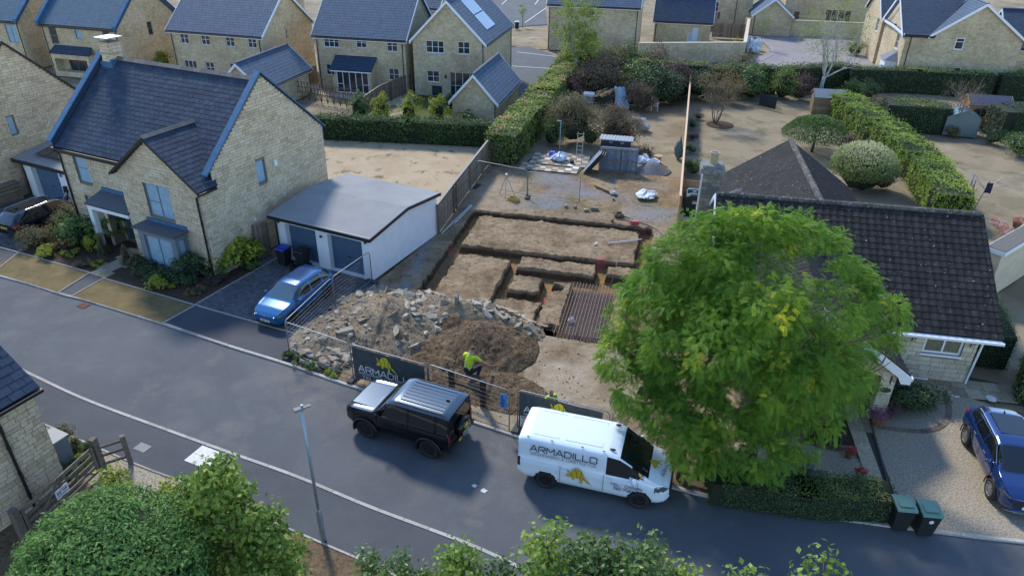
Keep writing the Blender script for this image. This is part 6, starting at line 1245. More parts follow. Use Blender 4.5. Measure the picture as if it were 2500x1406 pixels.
SH = [(1398,345,2.2,3.5, L_OLIVE, .08,5200, 'tall olive-brown bush beside the leaning ladder', M_COREB),(1348,352,1.2,1.8, L_GREEN, .09,1300, 'low green bush at foot of the grey post', M_CORE),(1505,352,2.0,2.9, L_BROWN, .07,5000, 'round dark brown bush behind the stacked fence panels', M_COREB),(1440,352,1.0,1.3, L_GREEN, .09,1000, 'green bush between the two brown bushes', M_CORE),(1398,245,1.5,2.2, L_PURPLE, .09,1300, 'dusky plum shrub at foot of green birch', M_COREB),
      (1540,258,1.2,2.2, L_PURPLE, .08,1900, 'clipped red-brown dome beside lumber stack', M_COREB),(1564,270,1.55,2.5, L_BROWN, .08,2300, 'larger clipped brown dome left of white chair', M_COREB),(1612,252,2.5,3.2, L_DARK, .1,2600, 'big dark green dome behind white chair', M_CORE),(1555,232,2.2,3.0, L_GREEN, .12,1600, 'glossy green shrub behind the brown domes', M_CORE),(1655,240,2.1,3.2, L_PURPLE, .1,1800, 'dusky purple bush against the rear fence', M_COREB),
      (1455,232,2.8,3.3, L_BROWN, .1,2500, 'wide dark bush under the green birch', M_COREB),(1500,205,2.5,3.8, L_OLIVE, .1,2000, 'tall olive bush before the pale garden wall', M_COREB),(1590,205,2.5,3.8, L_BROWN, .1,2000, 'tall dark bush before the pale garden wall', M_COREB),(1545,205,2.2,3.6, L_GREEN, .12,1500, 'tall green bush between two dark ones at back', M_CORE),(1418,200,2.6,4.2, L_BIRCH, .13,2200, 'soft green bush beside the birch trunk', M_CORE),
      (1718,245,1.8,2.6, L_DARK, .1,1200, 'dark shrub just right of rear fence end', M_CORE),(1830,240,1.9,3.0, L_GREEN, .1,1800, 'green columnar shrub left of the garden gate', M_CORE),(1908,242,1.7,3.0, L_HEDGE, .1,1600, 'olive green columnar shrub right of the garden gate', M_CORE),(1950,242,1.6,2.2, L_PURPLE, .09,1500, 'dusky plum shrub near the small shed', M_COREB),(1800,215,2.2,3.4, L_OLIVE, .11,1500, 'olive bush in front of mauve drive', M_COREB),(1780,250,1.7,2.4, L_RED, .09,900, 'rusty shrub behind the reddish tree', M_COREB),
      (2075,245,1.3,1.9, L_GREEN, .11,1500, 'blue-green shrub at far end of bright hedge', M_CORE),(2160,285,1.4,1.7, L_BROWN, .09,1500, 'brown dome between bright hedge and dark block hedge', M_COREB),(2120,240,1.3,1.6, L_DARK, .1,1100, 'dark shrub in the corner behind dark block hedge', M_CORE),(2065,395,1.0,2.2, L_BROWN, .09,1500, 'brown upright shrub beside bright hedge', M_COREB),(2060,420,.9,1.4, L_DARK, .09,900, 'dark shrub between weeping tree and pale bush', M_CORE),(2150,460,1.0,1.3, L_RED, .08,900, 'rusty shrub right of pale willow bush', M_COREB),
      (2310,500,1.3,1.6, L_BROWN, .08,1800, 'brown-green shrub at near end of bright hedge', M_COREB),(2275,440,1.3,1.3, L_GREEN, .07,1300, 'blue-flowered shrub beside bright hedge', M_CORE),(2490,380,1.6,1.8, L_GREEN, .1,1600, 'green shrub at right edge below rounded hedge', M_CORE),(2420,350,1.0,1.0, L_DARK, .09,800, 'low dark shrub at foot of rounded hedge', M_CORE),(2490,235,1.8,2.4, L_GREEN, .12,1500, 'grey-green shrub at right edge behind shed', M_CORE),
      (1706,290,.5,.5, L_OLIVE, .07,350, 'small plant by rear fence, farthest of the row', M_COREB),(1690,312,.5,.55, L_GREEN, .07,400, 'small green plant beside rear fence', M_CORE),(1690,340,.5,.4, L_PURPLE, .06,400, 'dark red plant by rear fence', M_COREB),(1690,372,.6,.5, L_GREEN, .07,450, 'green plant by rear fence near tools', M_CORE),(1690,425,.9,.9, L_GREEN, .09,900, 'leafy green plant at fence corner near oil tank', M_CORE),(1708,225,1.1,1.4, L_HEDGE, .1,900, 'white-flowered shrub at far fence end', M_CORE),
      (2185,985,.95,.95, L_DARK, .09,1700, 'dark green shrub beside the porch pier', M_CORE),(2240,985,.8,.8, L_DARK, .1,1200, 'dark leafy shrub before the bungalow window', M_CORE),(2150,1010,.7,.7, L_PURPLE, .07,900, 'dusky shrub at foot of the porch pier', M_COREB),(2020,1075,.6,.3, L_GREEN, .07,400, 'low green plant in the shaded front bed', M_CORE),(2445,660,.6,.9, L_DARK, .09,700, 'dark shrub at right end of bungalow', M_CORE),
      (190,145,1.2,2.2, L_LIME, .1,1500, 'yellow-green bush behind the chimney', M_CORE),(400,170,1.3,1.9, L_LIME, .1,1300, 'yellow-green bush behind slate ridge', M_CORE),(600,205,1.2,1.9, L_LIME, .1,1200, 'leafy bush by gable of the long grey outbuilding', M_CORE),(655,212,1.0,2.0, L_GREEN, .1,1000, 'feathery green shrub below the long grey outbuilding', M_CORE),(1100,262,.7,1.3, L_GREEN, .1,500, 'potted green shrub by the small outbuilding', M_CORE),(2085,135,1.4,1.5, L_OLIVE, .1,1000, 'olive shrub beside far mauve drive', M_COREB),(1790,140,.7,2.2, L_LIME, .1,600, 'yellow-green climber over the pale garden wall', M_CORE)]
for px, py, r_, h_, m_, lf, n_, lab, cr_ in SH: shrub(lab, at(px, py), r_, h_, m_, lf, n_, core=cr_, loose=0 if 'dome' in lab else .05)
for k, (px, py, hh) in enumerate([(1276,66,3.2),(1856,118,4.6)]):
 p = at(px, py); crowntree(['young street tree beside black bin on far verge', 'thin young tree behind white builders bags'][k], (p.x, p.y), hh, .7, L_BIRCH, .12,500, hh * .5, M_TWIG, nc=14, cr=.4, tw=.04, depth=1)
# weeds along the near boundary
for k, (px, py) in enumerate([(737,880),(770,893),(812,915),(705,872)]):
 shrub(['green weed clump at left foot of mesh fence', 'green weed clump beside rubble at kerb', 'small yellowing weed clump at kerb below the mesh fence', 'tiny weed clump at the mesh fence corner'][k], at(px, py), [.5,.55,.35,.25][k], .22, L_LIME if k == 2 else L_GREEN, .08,260, 'weed', 'weed')
# ------------------------------------------------------------------ foreground planting
rs = thing('rounded_tree', 'dense rounded dark green tree in the lower left foreground', 'tree', (-9.6,11.6,0)); g = MB(); g.tube([(0,0,-.1),(0,0,1.6)], [.2,.15], 8); boughs(g, (0,0,1.3),(0,0,1),1.6,.1,2); g.build('trunk', M_BARKT, rs, True)
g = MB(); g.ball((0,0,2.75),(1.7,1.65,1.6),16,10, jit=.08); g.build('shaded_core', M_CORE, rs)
P, Nn, i = clumps((0,0,2.8),(2.05,2.0,1.9),520,.36,80,.84); rn = np.clip(RNG.random(len(P))*.65+.35 * RNG.random(520)[i], 0,1); leaves('crown', P, Nn, .115, L_ROUND, rs, asp=.42, rnd=rn)
def sapling(label, pos, h, r, n, mat, leaf=.13, cone=1.0, zb=.8, nc=70):
 t = thing('sapling', label, 'tree', (*pos, 0)); g = MB(); g.tube([(0,0,-.1),(.03,.02, h * .5),(0,0, h)], [.06,.04,.01], 6); z = zb + (h - zb) * RNG.random(nc) ** 1.15; a = RNG.random(nc)*6.283; q = r * (.25+.75*(1-(z - zb)/(h - zb)) ** cone) * RNG.uniform(.35,1.0, nc)
 C = np.stack([q * np.cos(a), q * np.sin(a), z], -1)
 for c in C: g.tube([(0,0, max(.3, c[2] - q.mean()*.7)),(c[0]*.5, c[1]*.5, c[2]-.15), tuple(c)], [.02,.012,.006], 4)
 g.build('trunk', M_BARKT, t, True); per = n // nc; i = np.repeat(np.arange(nc), per); d = _unitv(len(i)); P = C[i] + d * (.34 * RNG.uniform(.3,1.1, len(i)))[:, None] * np.array((1,1,1.1)); rn = np.clip(RNG.random(len(i))*.6+.4 * RNG.random(nc)[i], 0,1)
 leaves('crown', P, _nrm(d + np.array((0,0,.7))), leaf, mat, t, asp=.75, droop=.4, rnd=rn, spread=.8); return t
sapling('tall leafy green sapling in lower left foreground beside rounded tree', (-7.3,13.0),5.0,1.3,5200, L_FORE, .15,.6,.5,95)
sapling('shorter leafy sapling just right of the tall one in foreground', (-6.2,12.6),3.8,1.15,3600, L_FORE, .15,.6,.3,70); sapling('leafy sapling behind tall one near the footway edging', (-8.4,13.5),4.0,.9,2600, L_FORE, .13,.8,.5,60)
sapling('thin yellow-green sapling beside the wooden gate', (-11.4,15.0),2.9,.8,1300, L_LIME, .12,.9,.6,36); sapling('thin yellow-green sapling on the gravel behind rounded tree', (-9.7,14.6),2.6,.6,900, L_LIME, .12,.9,.6,26)
FB = [((-3.4,11.5),3.4,1.0,1900, L_GREEN, 'loose leafy bush at bottom edge left of centre'),((-2.3,11.2),3.7,1.1,2200, L_GREEN, 'loose leafy bush at bottom edge below the lamp post'),((-1.1,10.9),4.6,.9,1500, L_FORE, 'spindly leafy stem at bottom edge near kerb end'),((-.2,10.4),4.3,1.3,2600, L_GREEN, 'broad leafy bush at bottom centre'),((.8,10.0),6.3,.75,1500, L_FORE, 'tall thin leafy stem below the white van'),((1.7,9.7),6.0,1.5,3600, L_GREEN, 'broad bushy crown at bottom below the white van'),((2.6,9.3),6.6,1.0,1800, L_GREEN, 'twiggy leafy top at bottom right of centre'),((3.2,9.0),6.3,1.0,1800, L_FORE, 'leafy top at bottom edge right of van shadow'),((4.3,8.7),6.8,.6,800, L_FORE, 'small leafy tip at the bottom edge in tree shade'),((5.7,8.7),6.9,.7,900, L_FORE, 'leafy tip at bottom edge farthest right')]
for p, h_, r_, n_, m_, lab in FB: sapling(lab, p, h_, r_, n_, m_, .12,.55, max(.5, h_ - 2.6), max(26, n_ // 32))
# ------------------------------------------------------------------ wide stroke lettering and the armadillo emblem
FONT = {'A': (1.1, [[(0,0),(.5,1),(.62,1),(1.1,0)], [(.3,.32),(.82,.32)]]), 'R': (1.0, [[(0,0),(0,1),(.8,1),(.98,.88),(.98,.6),(.8,.48),(.25,.48)], [(.5,.48),(1.0,0)]]), 'M': (1.15, [[(0,0),(0,1),(.58,.35),(1.15,1),(1.15,0)]]), 'D': (1.0, [[(0,0),(0,1),(.72,1),(1,.75),(1,.25),(.72,0),(0,0)]]), 'I': (.12, [[(.06,0),(.06,1)]]), 'L': (.85, [[(0,1),(0,0),(.85,0)]]), 'O': (1.05, [[(.14,0),(.9,0),(1.05,.15),(1.05,.85),(.9,1),(.14,1),(0,.85),(0,.15),(.14,0)]]),
  'G': (1.0, [[(1,.85),(.86,1),(.14,1),(0,.85),(0,.15),(.14,0),(1,0),(1,.5),(.55,.5)]]), 'U': (1.0, [[(0,1),(0,.15),(.14,0),(.86,0),(1,.15),(1,1)]]), 'N': (1.0, [[(0,0),(0,1),(1,0),(1,1)]]), 'W': (1.4, [[(0,1),(.35,0),(.7,.75),(1.05,0),(1.4,1)]]), 'K': (.95, [[(0,0),(0,1)], [(.95,1),(.1,.5),(.95,0)]]), 'S': (1.0, [[(1,1),(.1,1),(0,.88),(0,.6),(.1,.5),(.9,.5),(1,.4),(1,.12),(.9,0),(0,0)]]), 'C': (1.0, [[(1,1),(.14,1),(0,.85),(0,.15),(.14,0),(1,0)]]), 'T': (1.0, [[(0,1),(1,1)], [(.5,1),(.5,0)]]), 'E': (.95, [[(.95,1),(.12,1),(0,.88),(0,.12),(.12,0),(.95,0)], [(0,.5),(.85,.5)]]),
  '&': (.9, [[(.8,0),(.1,.8),(.2,1),(.55,1),(.6,.8),(0,.3),(.1,0),(.5,0),(.85,.4)]]), ':': (.12, [[(.06,.2),(.06,.32)], [(.06,.68),(.06,.8)]]), ' ': (.6, []), '0': (1.0, [[(.14,0),(.86,0),(1,.15),(1,.85),(.86,1),(.14,1),(0,.85),(0,.15),(.14,0)]]), '1': (.3, [[(0,.8),(.25,1),(.25,0)]]), '2': (1.0, [[(0,1),(.88,1),(1,.88),(1,.6),(.88,.5),(.12,.5),(0,.4),(0,0),(1,0)]]), '5': (1.0, [[(1,1),(0,1),(0,.52),(.88,.52),(1,.4),(1,.12),(.88,0),(0,0)]]), '6': (1.0, [[(1,1),(.12,1),(0,.88),(0,0),(1,0),(1,.5),(0,.5)]]), '7': (.95, [[(0,1),(.95,1),(.45,0)]]), '9': (1.0, [[(0,0),(.88,0),(1,.12),(1,1),(0,1),(0,.5),(1,.5)]])}
def lettering(txt, h, wf=1.0, stroke=.15, gap=.28, th=.004):
 """flat raised letters in the x-z plane facing -y; returns MB and width"""
 mb = MB(); x = 0.0; s = h * stroke / 2
 for ch_ in txt:
  w_, ls = FONT[ch_]
  for pl in ls:
   pts = [Vector((x + px * h * wf, 0, pz * h)) for px, pz in pl]
   for a, b in zip(pts, pts[1:]):
    d = (b - a).normalized(); n = Vector((-d.z, 0, d.x)) * s; a2, b2 = a - d * s * .9, b + d * s * .9
    mb.add([a2 + n, b2 + n, b2 - n, a2 - n], [(0,1,2,3)])
  x += (w_ * wf + gap) * h
 return mb, x - gap * h
ARM = dict(body=[(.2,.62),(.28,.80),(.42,.93),(.56,.96),(.68,.88),(.78,.72),(.86,.52),(.84,.40),(.78,.30),(.68,.34),(.55,.36),(.42,.38),(.36,.36),(.28,.44)],
           head=[(.17,.60),(.25,.52),(.27,.40),(.2,.36),(.06,.36),(.0,.40),(.05,.46),(.10,.58)], ear=[(.10,.62),(.03,.84),(.12,.76),(.18,.66)],
           leg=[(.30,.38),(.27,.30),(.34,.24),(.43,.26),(.42,.36)], leg2=[(.68,.34),(.66,.24),(.63,.14),(.70,.10),(.78,.12),(.79,.22),(.76,.32)], tail=[(.86,.46),(.84,.34),(.95,.24),(1.20,.08),(1.24,.04),(1.12,.20),(1.0,.36)])
def emblem(parent, M, size, mat, dark, flip=1):
 r = None
 for k, pl in ARM.items():
  mb = MB(); pts = [Vector((px * size * flip, 0, pz * size)) for px, pz in pl]; tr = tessellate_polygon([pts]); mb.add(pts, [tuple(t) for t in tr])
  o = mb.build('emblem' if r is None else 'emblem_' + k.rstrip('2'), mat, parent, M=M) if r is None else mb.build('emblem_' + k.rstrip('2'), mat, parent, M=M); r = r or o
 for ln in ([(.40,.93),(.50,.7),(.52,.38)], [(.72,.84),(.72,.6),(.67,.35)], [(.86,.5),(.82,.4),(.78,.3)], [(.2,.62),(.29,.52),(.30,.42)]):
  mb = MB(); s = size * .012
  for a, b in zip(ln, ln[1:]):
   a, b = Vector((a[0] * size * flip, -.002, a[1] * size)), Vector((b[0] * size * flip, -.002, b[1] * size)); d = (b - a).normalized(); n = Vector((-d.z, 0, d.x)) * s; mb.add([a + n, b + n, b - n, a - n], [(0,1,2,3)])
  mb.build('emblem_line', dark, parent, M=M)
M_YEL = simple('emblem yellow', (.62,.52,.02),.6); M_OCH = simple('emblem ochre', (.50,.36,.02),.5); M_LW = simple('letter white', (.75,.76,.78),.6); M_NAVY = simple('letter navy', (.012,.02,.06),.5)
# ------------------------------------------------------------------ cars
def paint(name, col, rough=.22, metal=.35, flake=.0):
 return simple(name, col, rough, metal, .5,1.0)
M_TYRE = simple('tyre rubber', (.014,.014,.015),.85); M_CGLASS = simple('car glass', (.008,.010,.012),.03,0,.9); M_TRIM = simple('black trim', (.012,.012,.013),.5); M_CHROME = simple('chrome', (.6,.62,.65),.15,1.0); M_LAMP = simple('lamp lens', (.10,.12,.14),.08,.4,.9); M_TAIL = simple('tail lens', (.25,.012,.015),.2); M_ALLOY = simple('alloy wheel', (.32,.33,.34),.35,.8); M_DARKALLOY = simple('dark alloy', (.035,.035,.038),.45,.5)
def curve(pts, x, sm=.06):
 xs, ys = zip(*pts); f = lambda q: np.interp(q, xs, ys); k = np.linspace(-sm, sm, 9); return np.mean([f(x + d) for d in k], axis=0)
def wheel(parent, x, y, r, wd, rim, spokes, side):
 t = MB(); t.lathe([(r * .6,-wd * .1),(r * .66,-wd / 2),(r * .93,-wd / 2),(r, -wd * .32),(r, wd * .32),(r * .93, wd / 2),(r * .66, wd / 2),(r * .6, wd * .1)], n=28, axis='Y'); wo = t.build('wheel', M_TYRE, parent, True, loc=(x, y, r))
 g = MB(); g.lathe([(r * .66, wd * .30),(r * .66, wd * .5),(r * .6, wd * .46),(r * .56, wd * .2)], n=28, axis='Y')
 for k in range(spokes):
  a = 2 * math.pi * k / spokes; c, s = math.cos(a), math.sin(a); Mx = Matrix.Rotation(-a, 4, 'Y'); g.box((r * .06, wd * .26,-r * .075),(r * .62, wd * .42, r * .075),0, Mx)
 g.lathe([(r * .16, wd * .2),(r * .16, wd * .46),(r * .1, wd * .48)], n=12, axis='Y'); ro = g.build('rim', rim, wo); 
 if side < 0: ro.rotation_euler = (0,0, math.pi)
 g = MB(); g.lathe([(r * .6,-.01),(r * .6,.01)], n=20, axis='Y'); g.build('brake_disc', simple('brake dark', (.02,.02,.02)), wo)
def car(label, cat, S, loc, yaw, name):
 t = thing(name, label, cat, loc, R(yaw)); x = np.arange(S['x0'], S['x1']+.001,.045); x[-1] = S['x1']; C = lambda k, sm=.06: curve(S[k], x, sm)
 zb, zbelt, ztop, ys, yr = C('zb'), C('zbelt'), C('ztop', S.get('tsm', .05)), C('ys', .05), C('yr'); zbelt = np.minimum(zbelt, ztop - .02)
 cab = np.clip((ztop - zbelt) / S.get('cab', .25),0,1); yg = ys * .93; yre = yg * (1 - cab) + yr * cab; ns = 14; rows = []
 rows.append((0 * x, zb, 'u')); rows.append((ys * .82, zb, 'u'))
 for k in range(ns + 1):
  q = k / ns; bul = 1-.11*(1 - q) ** 5-.045 * q ** 3 + S.get('crease', .012) * math.exp(-((q - .78)/.07) ** 2)-.012 * math.exp(-((q - .5)/.15) ** 2); rows.append((ys * bul, zb + .03+(zbelt - zb - .05) * q, 's'))
 rows.append((yg, zbelt, 'h'))
 for k in range(1,6):
  q = k / 5; rows.append((yg + (yre - yg) * q ** 1.25, zbelt + (ztop - zbelt)*.86 * q, 'g'))
 for q, zz in ((.93,.95),(.82,.985),(.6,.997),(.3,1.0),(0,1.0)): rows.append((yre * q, zbelt + (ztop - zbelt) * zz - S.get('crown', .03) * q * q * .6, 't'))
 nr = len(rows); V = np.zeros((2, len(x), nr, 3))
 for j, (yy, zz, _) in enumerate(rows):
  for s, sg in ((0,1),(1,-1)): V[s, :, j] = np.stack([x, sg * yy, zz + 0 * x], -1)
 parts = {}
 def put(key, mat, quad): parts.setdefault(key, (MB(), mat))[0].add(quad, [(0,1,2,3)])
 for s, sg in ((0,1),(1,-1)):
  for i in range(len(x)-1):
   for j in range(nr - 1):
    q = [V[s, i, j], V[s, i + 1, j], V[s, i + 1, j + 1], V[s, i, j + 1]]; q = q if s == 1 else q[::-1]; c = np.mean(q, axis=0); kind = rows[j + 1][2]
    if kind in 'su' and j > 0 and any(math.hypot(c[0] - wx, c[2] - S['wr']) < S['wr']*1.13 for wx in S['wx']) and abs(c[1]) > .5: continue
    key, mat = S['pick'](c[0], abs(c[1]), c[2], kind, (c[2] - zb[i]) / max(.01, zbelt[i] - zb[i]), S)
    if key in S.get('split', ()): put((key, sg), mat, q)
    else: put((key, 0), mat, q)
 # close both ends
 for i in (0, len(x)-1):
  for s in (0,1):
   for j in range(1, nr - 1):
    if s == 0: put(('bumper' if j < 9 else 'body', 0), S['endlow'] if j < 9 else S['paint'], [V[0, i, j], V[0, i, j + 1], V[1, i, j + 1], V[1, i, j]] if i else [V[0, i, j], V[1, i, j], V[1, i, j + 1], V[0, i, j + 1]])
 order = sorted(parts, key=lambda k: k[0] != 'body')
 for key in order:
  mb, mat = parts[key]; b = bmesh.new(); me = mb.mesh(key[0], mat, True); b.from_mesh(me); bmesh.ops.remove_doubles(b, verts=b.verts, dist=.0004); b.to_mesh(me); b.free(); link(key[0], me, t)
 for wx in S['wx']:
  for sg in (1,-1):
   yy = sg * (S['hw']-.12); wheel(t, wx, yy, S['wr'], .23, S['rim'], S['spokes'], sg)
   g = MB(); r_ = S['wr']*1.13; n = 18
   for k in range(n):   # arch liner
    a0, a1 = math.pi * (k / n * 1.2-.1), math.pi * ((k + 1) / n * 1.2-.1); p = [(wx + r_ * math.cos(a), z_, S['wr'] + r_ * math.sin(a)) for a in (a0, a1) for z_ in (sg * (S['hw']-.04), sg * (S['hw']-.45))]; g.add(p, [(0,1,3,2)])
   g.build('wheel_arch', M_TRIM, t)
   if S.get('flare'):
    g = MB(); g.tube([(wx + r_ * 1.06 * math.cos(a), sg * (S['hw']-.005), S['wr'] + r_ * 1.06 * math.sin(a)) for a in np.linspace(-.25, math.pi + .25,18)], S['flare'], 6); g.build('arch_flare', S['flarem'], t, True)
 g = MB(); g.box((S['x0']+.35,-.6, min(zb)+.02),(S['x1']-.35,.6, min(zb)+.3)); g.build('underbody', M_TRIM, t)
 return t
def mirrors(t, x, y, z, mat, sz=(.09,.2,.15)):
 for sg in (1,-1): g = MB(); g.ball((x, sg * (y + .1), z),(sz[0], sz[1]/2+.01, sz[2]/2),10,7); g.cyl((x, sg * (y - .08), z - .05),(x, sg * (y + .06), z - .03),.03, n=6); g.build('wing_mirror', mat, t, True)
def plate(t, x, z, yellow, w_=.52):
 g = MB(); sg = 1 if x > 0 else -1; g.box((min(x, x + sg * .012),-w_ / 2, z - .055),(max(x, x + sg * .012), w_ / 2, z + .055)); o = g.build('number_plate', simple('plate yellow', (.65,.5,.02),.5) if yellow else simple('plate pale', (.7,.7,.68),.5), t)
 g = MB(); [g.box((x + sg * .0125,-w_ * .4 + k * w_ * .115, z - .032),(x + sg * .0145,-w_ * .4 + k * w_ * .115 + w_ * .075, z + .032)) for k in range(7) if k != 4]; g.build('plate_characters', M_BLACK, o)
def handles(t, xs, y, z, mat):
 for xx in xs:
  for sg in (1,-1): g = MB(); g.box((xx - .1, sg * y - .012, z),(xx + .1, sg * y + .014, z + .035)); g.build('door_handle', mat, t)
def seams(t, xs, fy, z0, z1, mat):
 for xx in xs:
  for sg in (1,-1): g = MB(); g.box((xx - .005, sg * fy - .004, z0),(xx + .005, sg * fy + .004, z1)); g.build('door_seam', mat, t)
# white van
VW = paint('van white sky tint', (.66,.76,.84),.3,0.0)  # white van; blue cast of its shaded side put into the base colour
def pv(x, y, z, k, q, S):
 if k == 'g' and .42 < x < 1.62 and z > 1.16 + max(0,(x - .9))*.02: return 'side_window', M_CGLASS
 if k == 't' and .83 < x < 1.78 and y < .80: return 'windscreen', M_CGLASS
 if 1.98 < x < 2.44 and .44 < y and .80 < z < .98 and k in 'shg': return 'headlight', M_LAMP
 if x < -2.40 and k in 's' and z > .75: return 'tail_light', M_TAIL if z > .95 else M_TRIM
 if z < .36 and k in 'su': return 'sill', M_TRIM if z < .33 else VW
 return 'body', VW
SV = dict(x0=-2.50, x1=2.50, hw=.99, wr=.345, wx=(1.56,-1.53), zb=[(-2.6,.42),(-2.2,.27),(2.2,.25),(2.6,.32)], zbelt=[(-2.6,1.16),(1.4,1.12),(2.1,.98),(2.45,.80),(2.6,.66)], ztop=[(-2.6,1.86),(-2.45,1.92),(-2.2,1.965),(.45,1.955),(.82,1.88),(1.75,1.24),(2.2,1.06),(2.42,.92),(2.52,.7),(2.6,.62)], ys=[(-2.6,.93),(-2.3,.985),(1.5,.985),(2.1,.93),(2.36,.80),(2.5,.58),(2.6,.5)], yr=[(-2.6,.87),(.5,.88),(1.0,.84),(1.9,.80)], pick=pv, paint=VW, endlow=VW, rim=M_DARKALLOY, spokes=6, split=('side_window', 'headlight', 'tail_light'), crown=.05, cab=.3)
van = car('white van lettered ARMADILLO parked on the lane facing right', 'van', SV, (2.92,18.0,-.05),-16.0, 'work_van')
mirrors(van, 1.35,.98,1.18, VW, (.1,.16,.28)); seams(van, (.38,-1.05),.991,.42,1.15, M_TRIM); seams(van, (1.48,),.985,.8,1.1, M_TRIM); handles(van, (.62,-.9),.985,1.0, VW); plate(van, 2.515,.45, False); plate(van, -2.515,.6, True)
g = MB(); g.box((2.44,-.62,.55),(2.53,.62,.82)); g.build('grille', M_TRIM, van); g = MB(); g.box((2.42,-.6,.32),(2.52,.6,.48)); g.build('lower_grille', M_TRIM, van)
for y0 in (-.40,.40):
 for (xa, xb) in ((-2.05,-1.05),(-.95,.15)):
  pass
for (xa, xb) in ((-2.15,-1.2),(-1.1,.22)):
 g = MB(); P_ = [(xa, -.62),(xb, -.62),(xb, .62),(xa, .62)]; g.tube([(xa + (.12 if k in (0,3) else -.12 if False else 0), y_, 1.963-.035*(y_ / .88) ** 2) for k, (xx, y_) in enumerate(P_) for xa in (xx,)], .006,4, closed=True); g.build('roof_seam', simple('seam grey', (.35,.37,.4),.6), van)
for xx, yy in ((.55,.62),(.55,-.62)): g = MB(); g.ball((xx, yy, 1.95),(.11,.045,.03),8,6); g.build('roof_bar_foot', M_BLACK, van)
for xx in (-2.2,-1.4,-.4,.3):
 for yy in (.78,-.78): g = MB(); g.box((xx - .04, yy - .012,1.93),(xx + .04, yy + .012,1.95)); g.build('roof_fixing', M_BLACK, van)
g = MB(); g.box((-2.52,-.3,1.80),(-2.44,.3,1.9)); g.build('brake_light', simple('pale red lens', (.5,.12,.16),.3), van)
SIDE = Matrix.Identity(4)
def vanprint(txt, x, z, h, mat, wf=1.0, y=-1.004, nm='lettering', stroke=.15, tilt=0.0):
 mb, w_ = lettering(txt, h, wf, stroke); return mb.build(nm, mat, van, M=Matrix.Translation((x, y, z)) @ Matrix.Rotation(tilt, 4, 'X')), w_
vanprint('ARMADILLO', -2.08,1.50,.21, M_NAVY, 1.0,-.955, tilt=-.145); vanprint('GROUNDWORKS & CONSTRUCTION', -2.06,1.36,.082, M_NAVY, .78,-.972, stroke=.12, tilt=-.145)
vanprint('TEL: 01225', .60,.80,.10, M_NAVY, 1.0,-1.0); vanprint('967962', .74,.64,.10, M_NAVY, 1.0,-1.0)
emblem(van, Matrix.Translation((-.85,-1.003,.50)),.72, M_OCH, M_NAVY)
HB = Matrix.Translation((2.16,.28,1.078)) @ Matrix.Rotation(R(90),4, 'Z') @ Matrix.Rotation(R(-65),4, 'X')
def hood(x0, off): return Matrix(((0,-1,0,0),(1,0,0,0),(0,0,1,0),(0,0,0,1)))
mb, w_ = lettering('ARMADILLO', .105,.95); Mh = Matrix.Translation((2.24,-w_ / 2+.1,1.075)) @ Matrix(((0,0,-1,0),(1,0,0,0),(0,-1,.42,0),(0,0,0,1))); mb.build('lettering', M_NAVY, van, M=Mh)
emblem(van, Matrix.Translation((2.10,-.30,1.135)) @ Matrix(((0,0,-1,0),(1,0,0,0),(0,-1,.42,0),(0,0,0,1))),.42, M_OCH, M_NAVY)
# black off-roader
BK = simple('gloss black', (.004,.005,.007),.12,0,.3,.35)
BKT = paint('black sky sheen', (.05,.07,.095),.22,.6)  # sky reflection on roof and bonnet put into a lighter base colour
def pd(x, y, z, k, q, S):
 if k == 'g' and z > 1.27 and (-.42 < x < .62 or -1.52 < x < -.52 or -2.0 < x < -1.62): return 'side_window', M_CGLASS
 if k == 't' and .36 < x < .86 and y < .74: return 'windscreen', M_CGLASS
 if x > 2.06 and .52 < y < .88 and .88 < z < 1.12: return 'headlight', M_LAMP
 if z < .5 and k in 'su': return 'sill', M_TRIM
 if k == 't' and (x < .36 or x > .95): return 'top_panel', BKT
 return 'body', BK
SD = dict(x0=-2.06, x1=2.13, hw=.97, wr=.40, wx=(1.3,-1.29), zb=[(-2.2,.52),(-1.9,.42),(1.9,.42),(2.2,.5)], zbelt=[(-2.2,1.22),(.9,1.22),(1.9,1.16),(2.15,1.08)], ztop=[(-2.2,1.80),(-2.03,1.90),(-1.8,1.95),(.1,1.94),(.34,1.88),(.86,1.30),(1.0,1.25),(1.9,1.20),(2.08,1.12),(2.2,1.02)], ys=[(-2.2,.90),(-1.95,.955),(1.8,.955),(2.1,.86),(2.2,.8)], yr=[(-2.2,.80),(0,.83),(.9,.80)], pick=pd, paint=BK, endlow=M_TRIM, rim=M_DARKALLOY, spokes=6, split=('side_window', 'headlight'), crown=.03, cab=.3, tsm=.03, flare=.045, flarem=M_TRIM)
dfd = car('black boxy off-roader with rear spare wheel parked facing left', 'off-roader', SD, (-3.66,20.22,-.05),157.0, 'off_roader')
mirrors(dfd, .72,.95,1.3, BK, (.07,.14,.2)); handles(dfd, (-.25,),.94,1.08, BK); seams(dfd, (-.48,.78),.952,.55,1.2, M_TRIM)
for k in range(7): g = MB(); y = -.54 + k * .18; g.box((-1.75, y - .022,1.925),(-.05, y + .022,1.953)); g.build('roof_rib', BKT, dfd)
for y in (-.72,.72): g = MB(); g.tube([(-1.85, y, 1.9),(-1.7, y, 1.93),(-.1, y, 1.92),(.1, y, 1.88)], .018,6); g.build('roof_rail', M_TRIM, dfd)
g = MB(); g.box((1.05,-.62,1.2),(1.95,.62,1.245)); g.build('bonnet_plate', BKT, dfd); g = MB(); g.ball((-1.62,0,1.97),(.09,.03,.05),8,6); g.build('aerial_fin', M_BLACK, dfd)
g = MB(); g.box((2.1,-.5,.82),(2.15,.5,1.04)); g.build('grille', M_TRIM, dfd); g = MB(); g.box((-2.14,-.93,.48),(-2.02,.93,.68)); g.build('rear_bumper', M_TRIM, dfd)
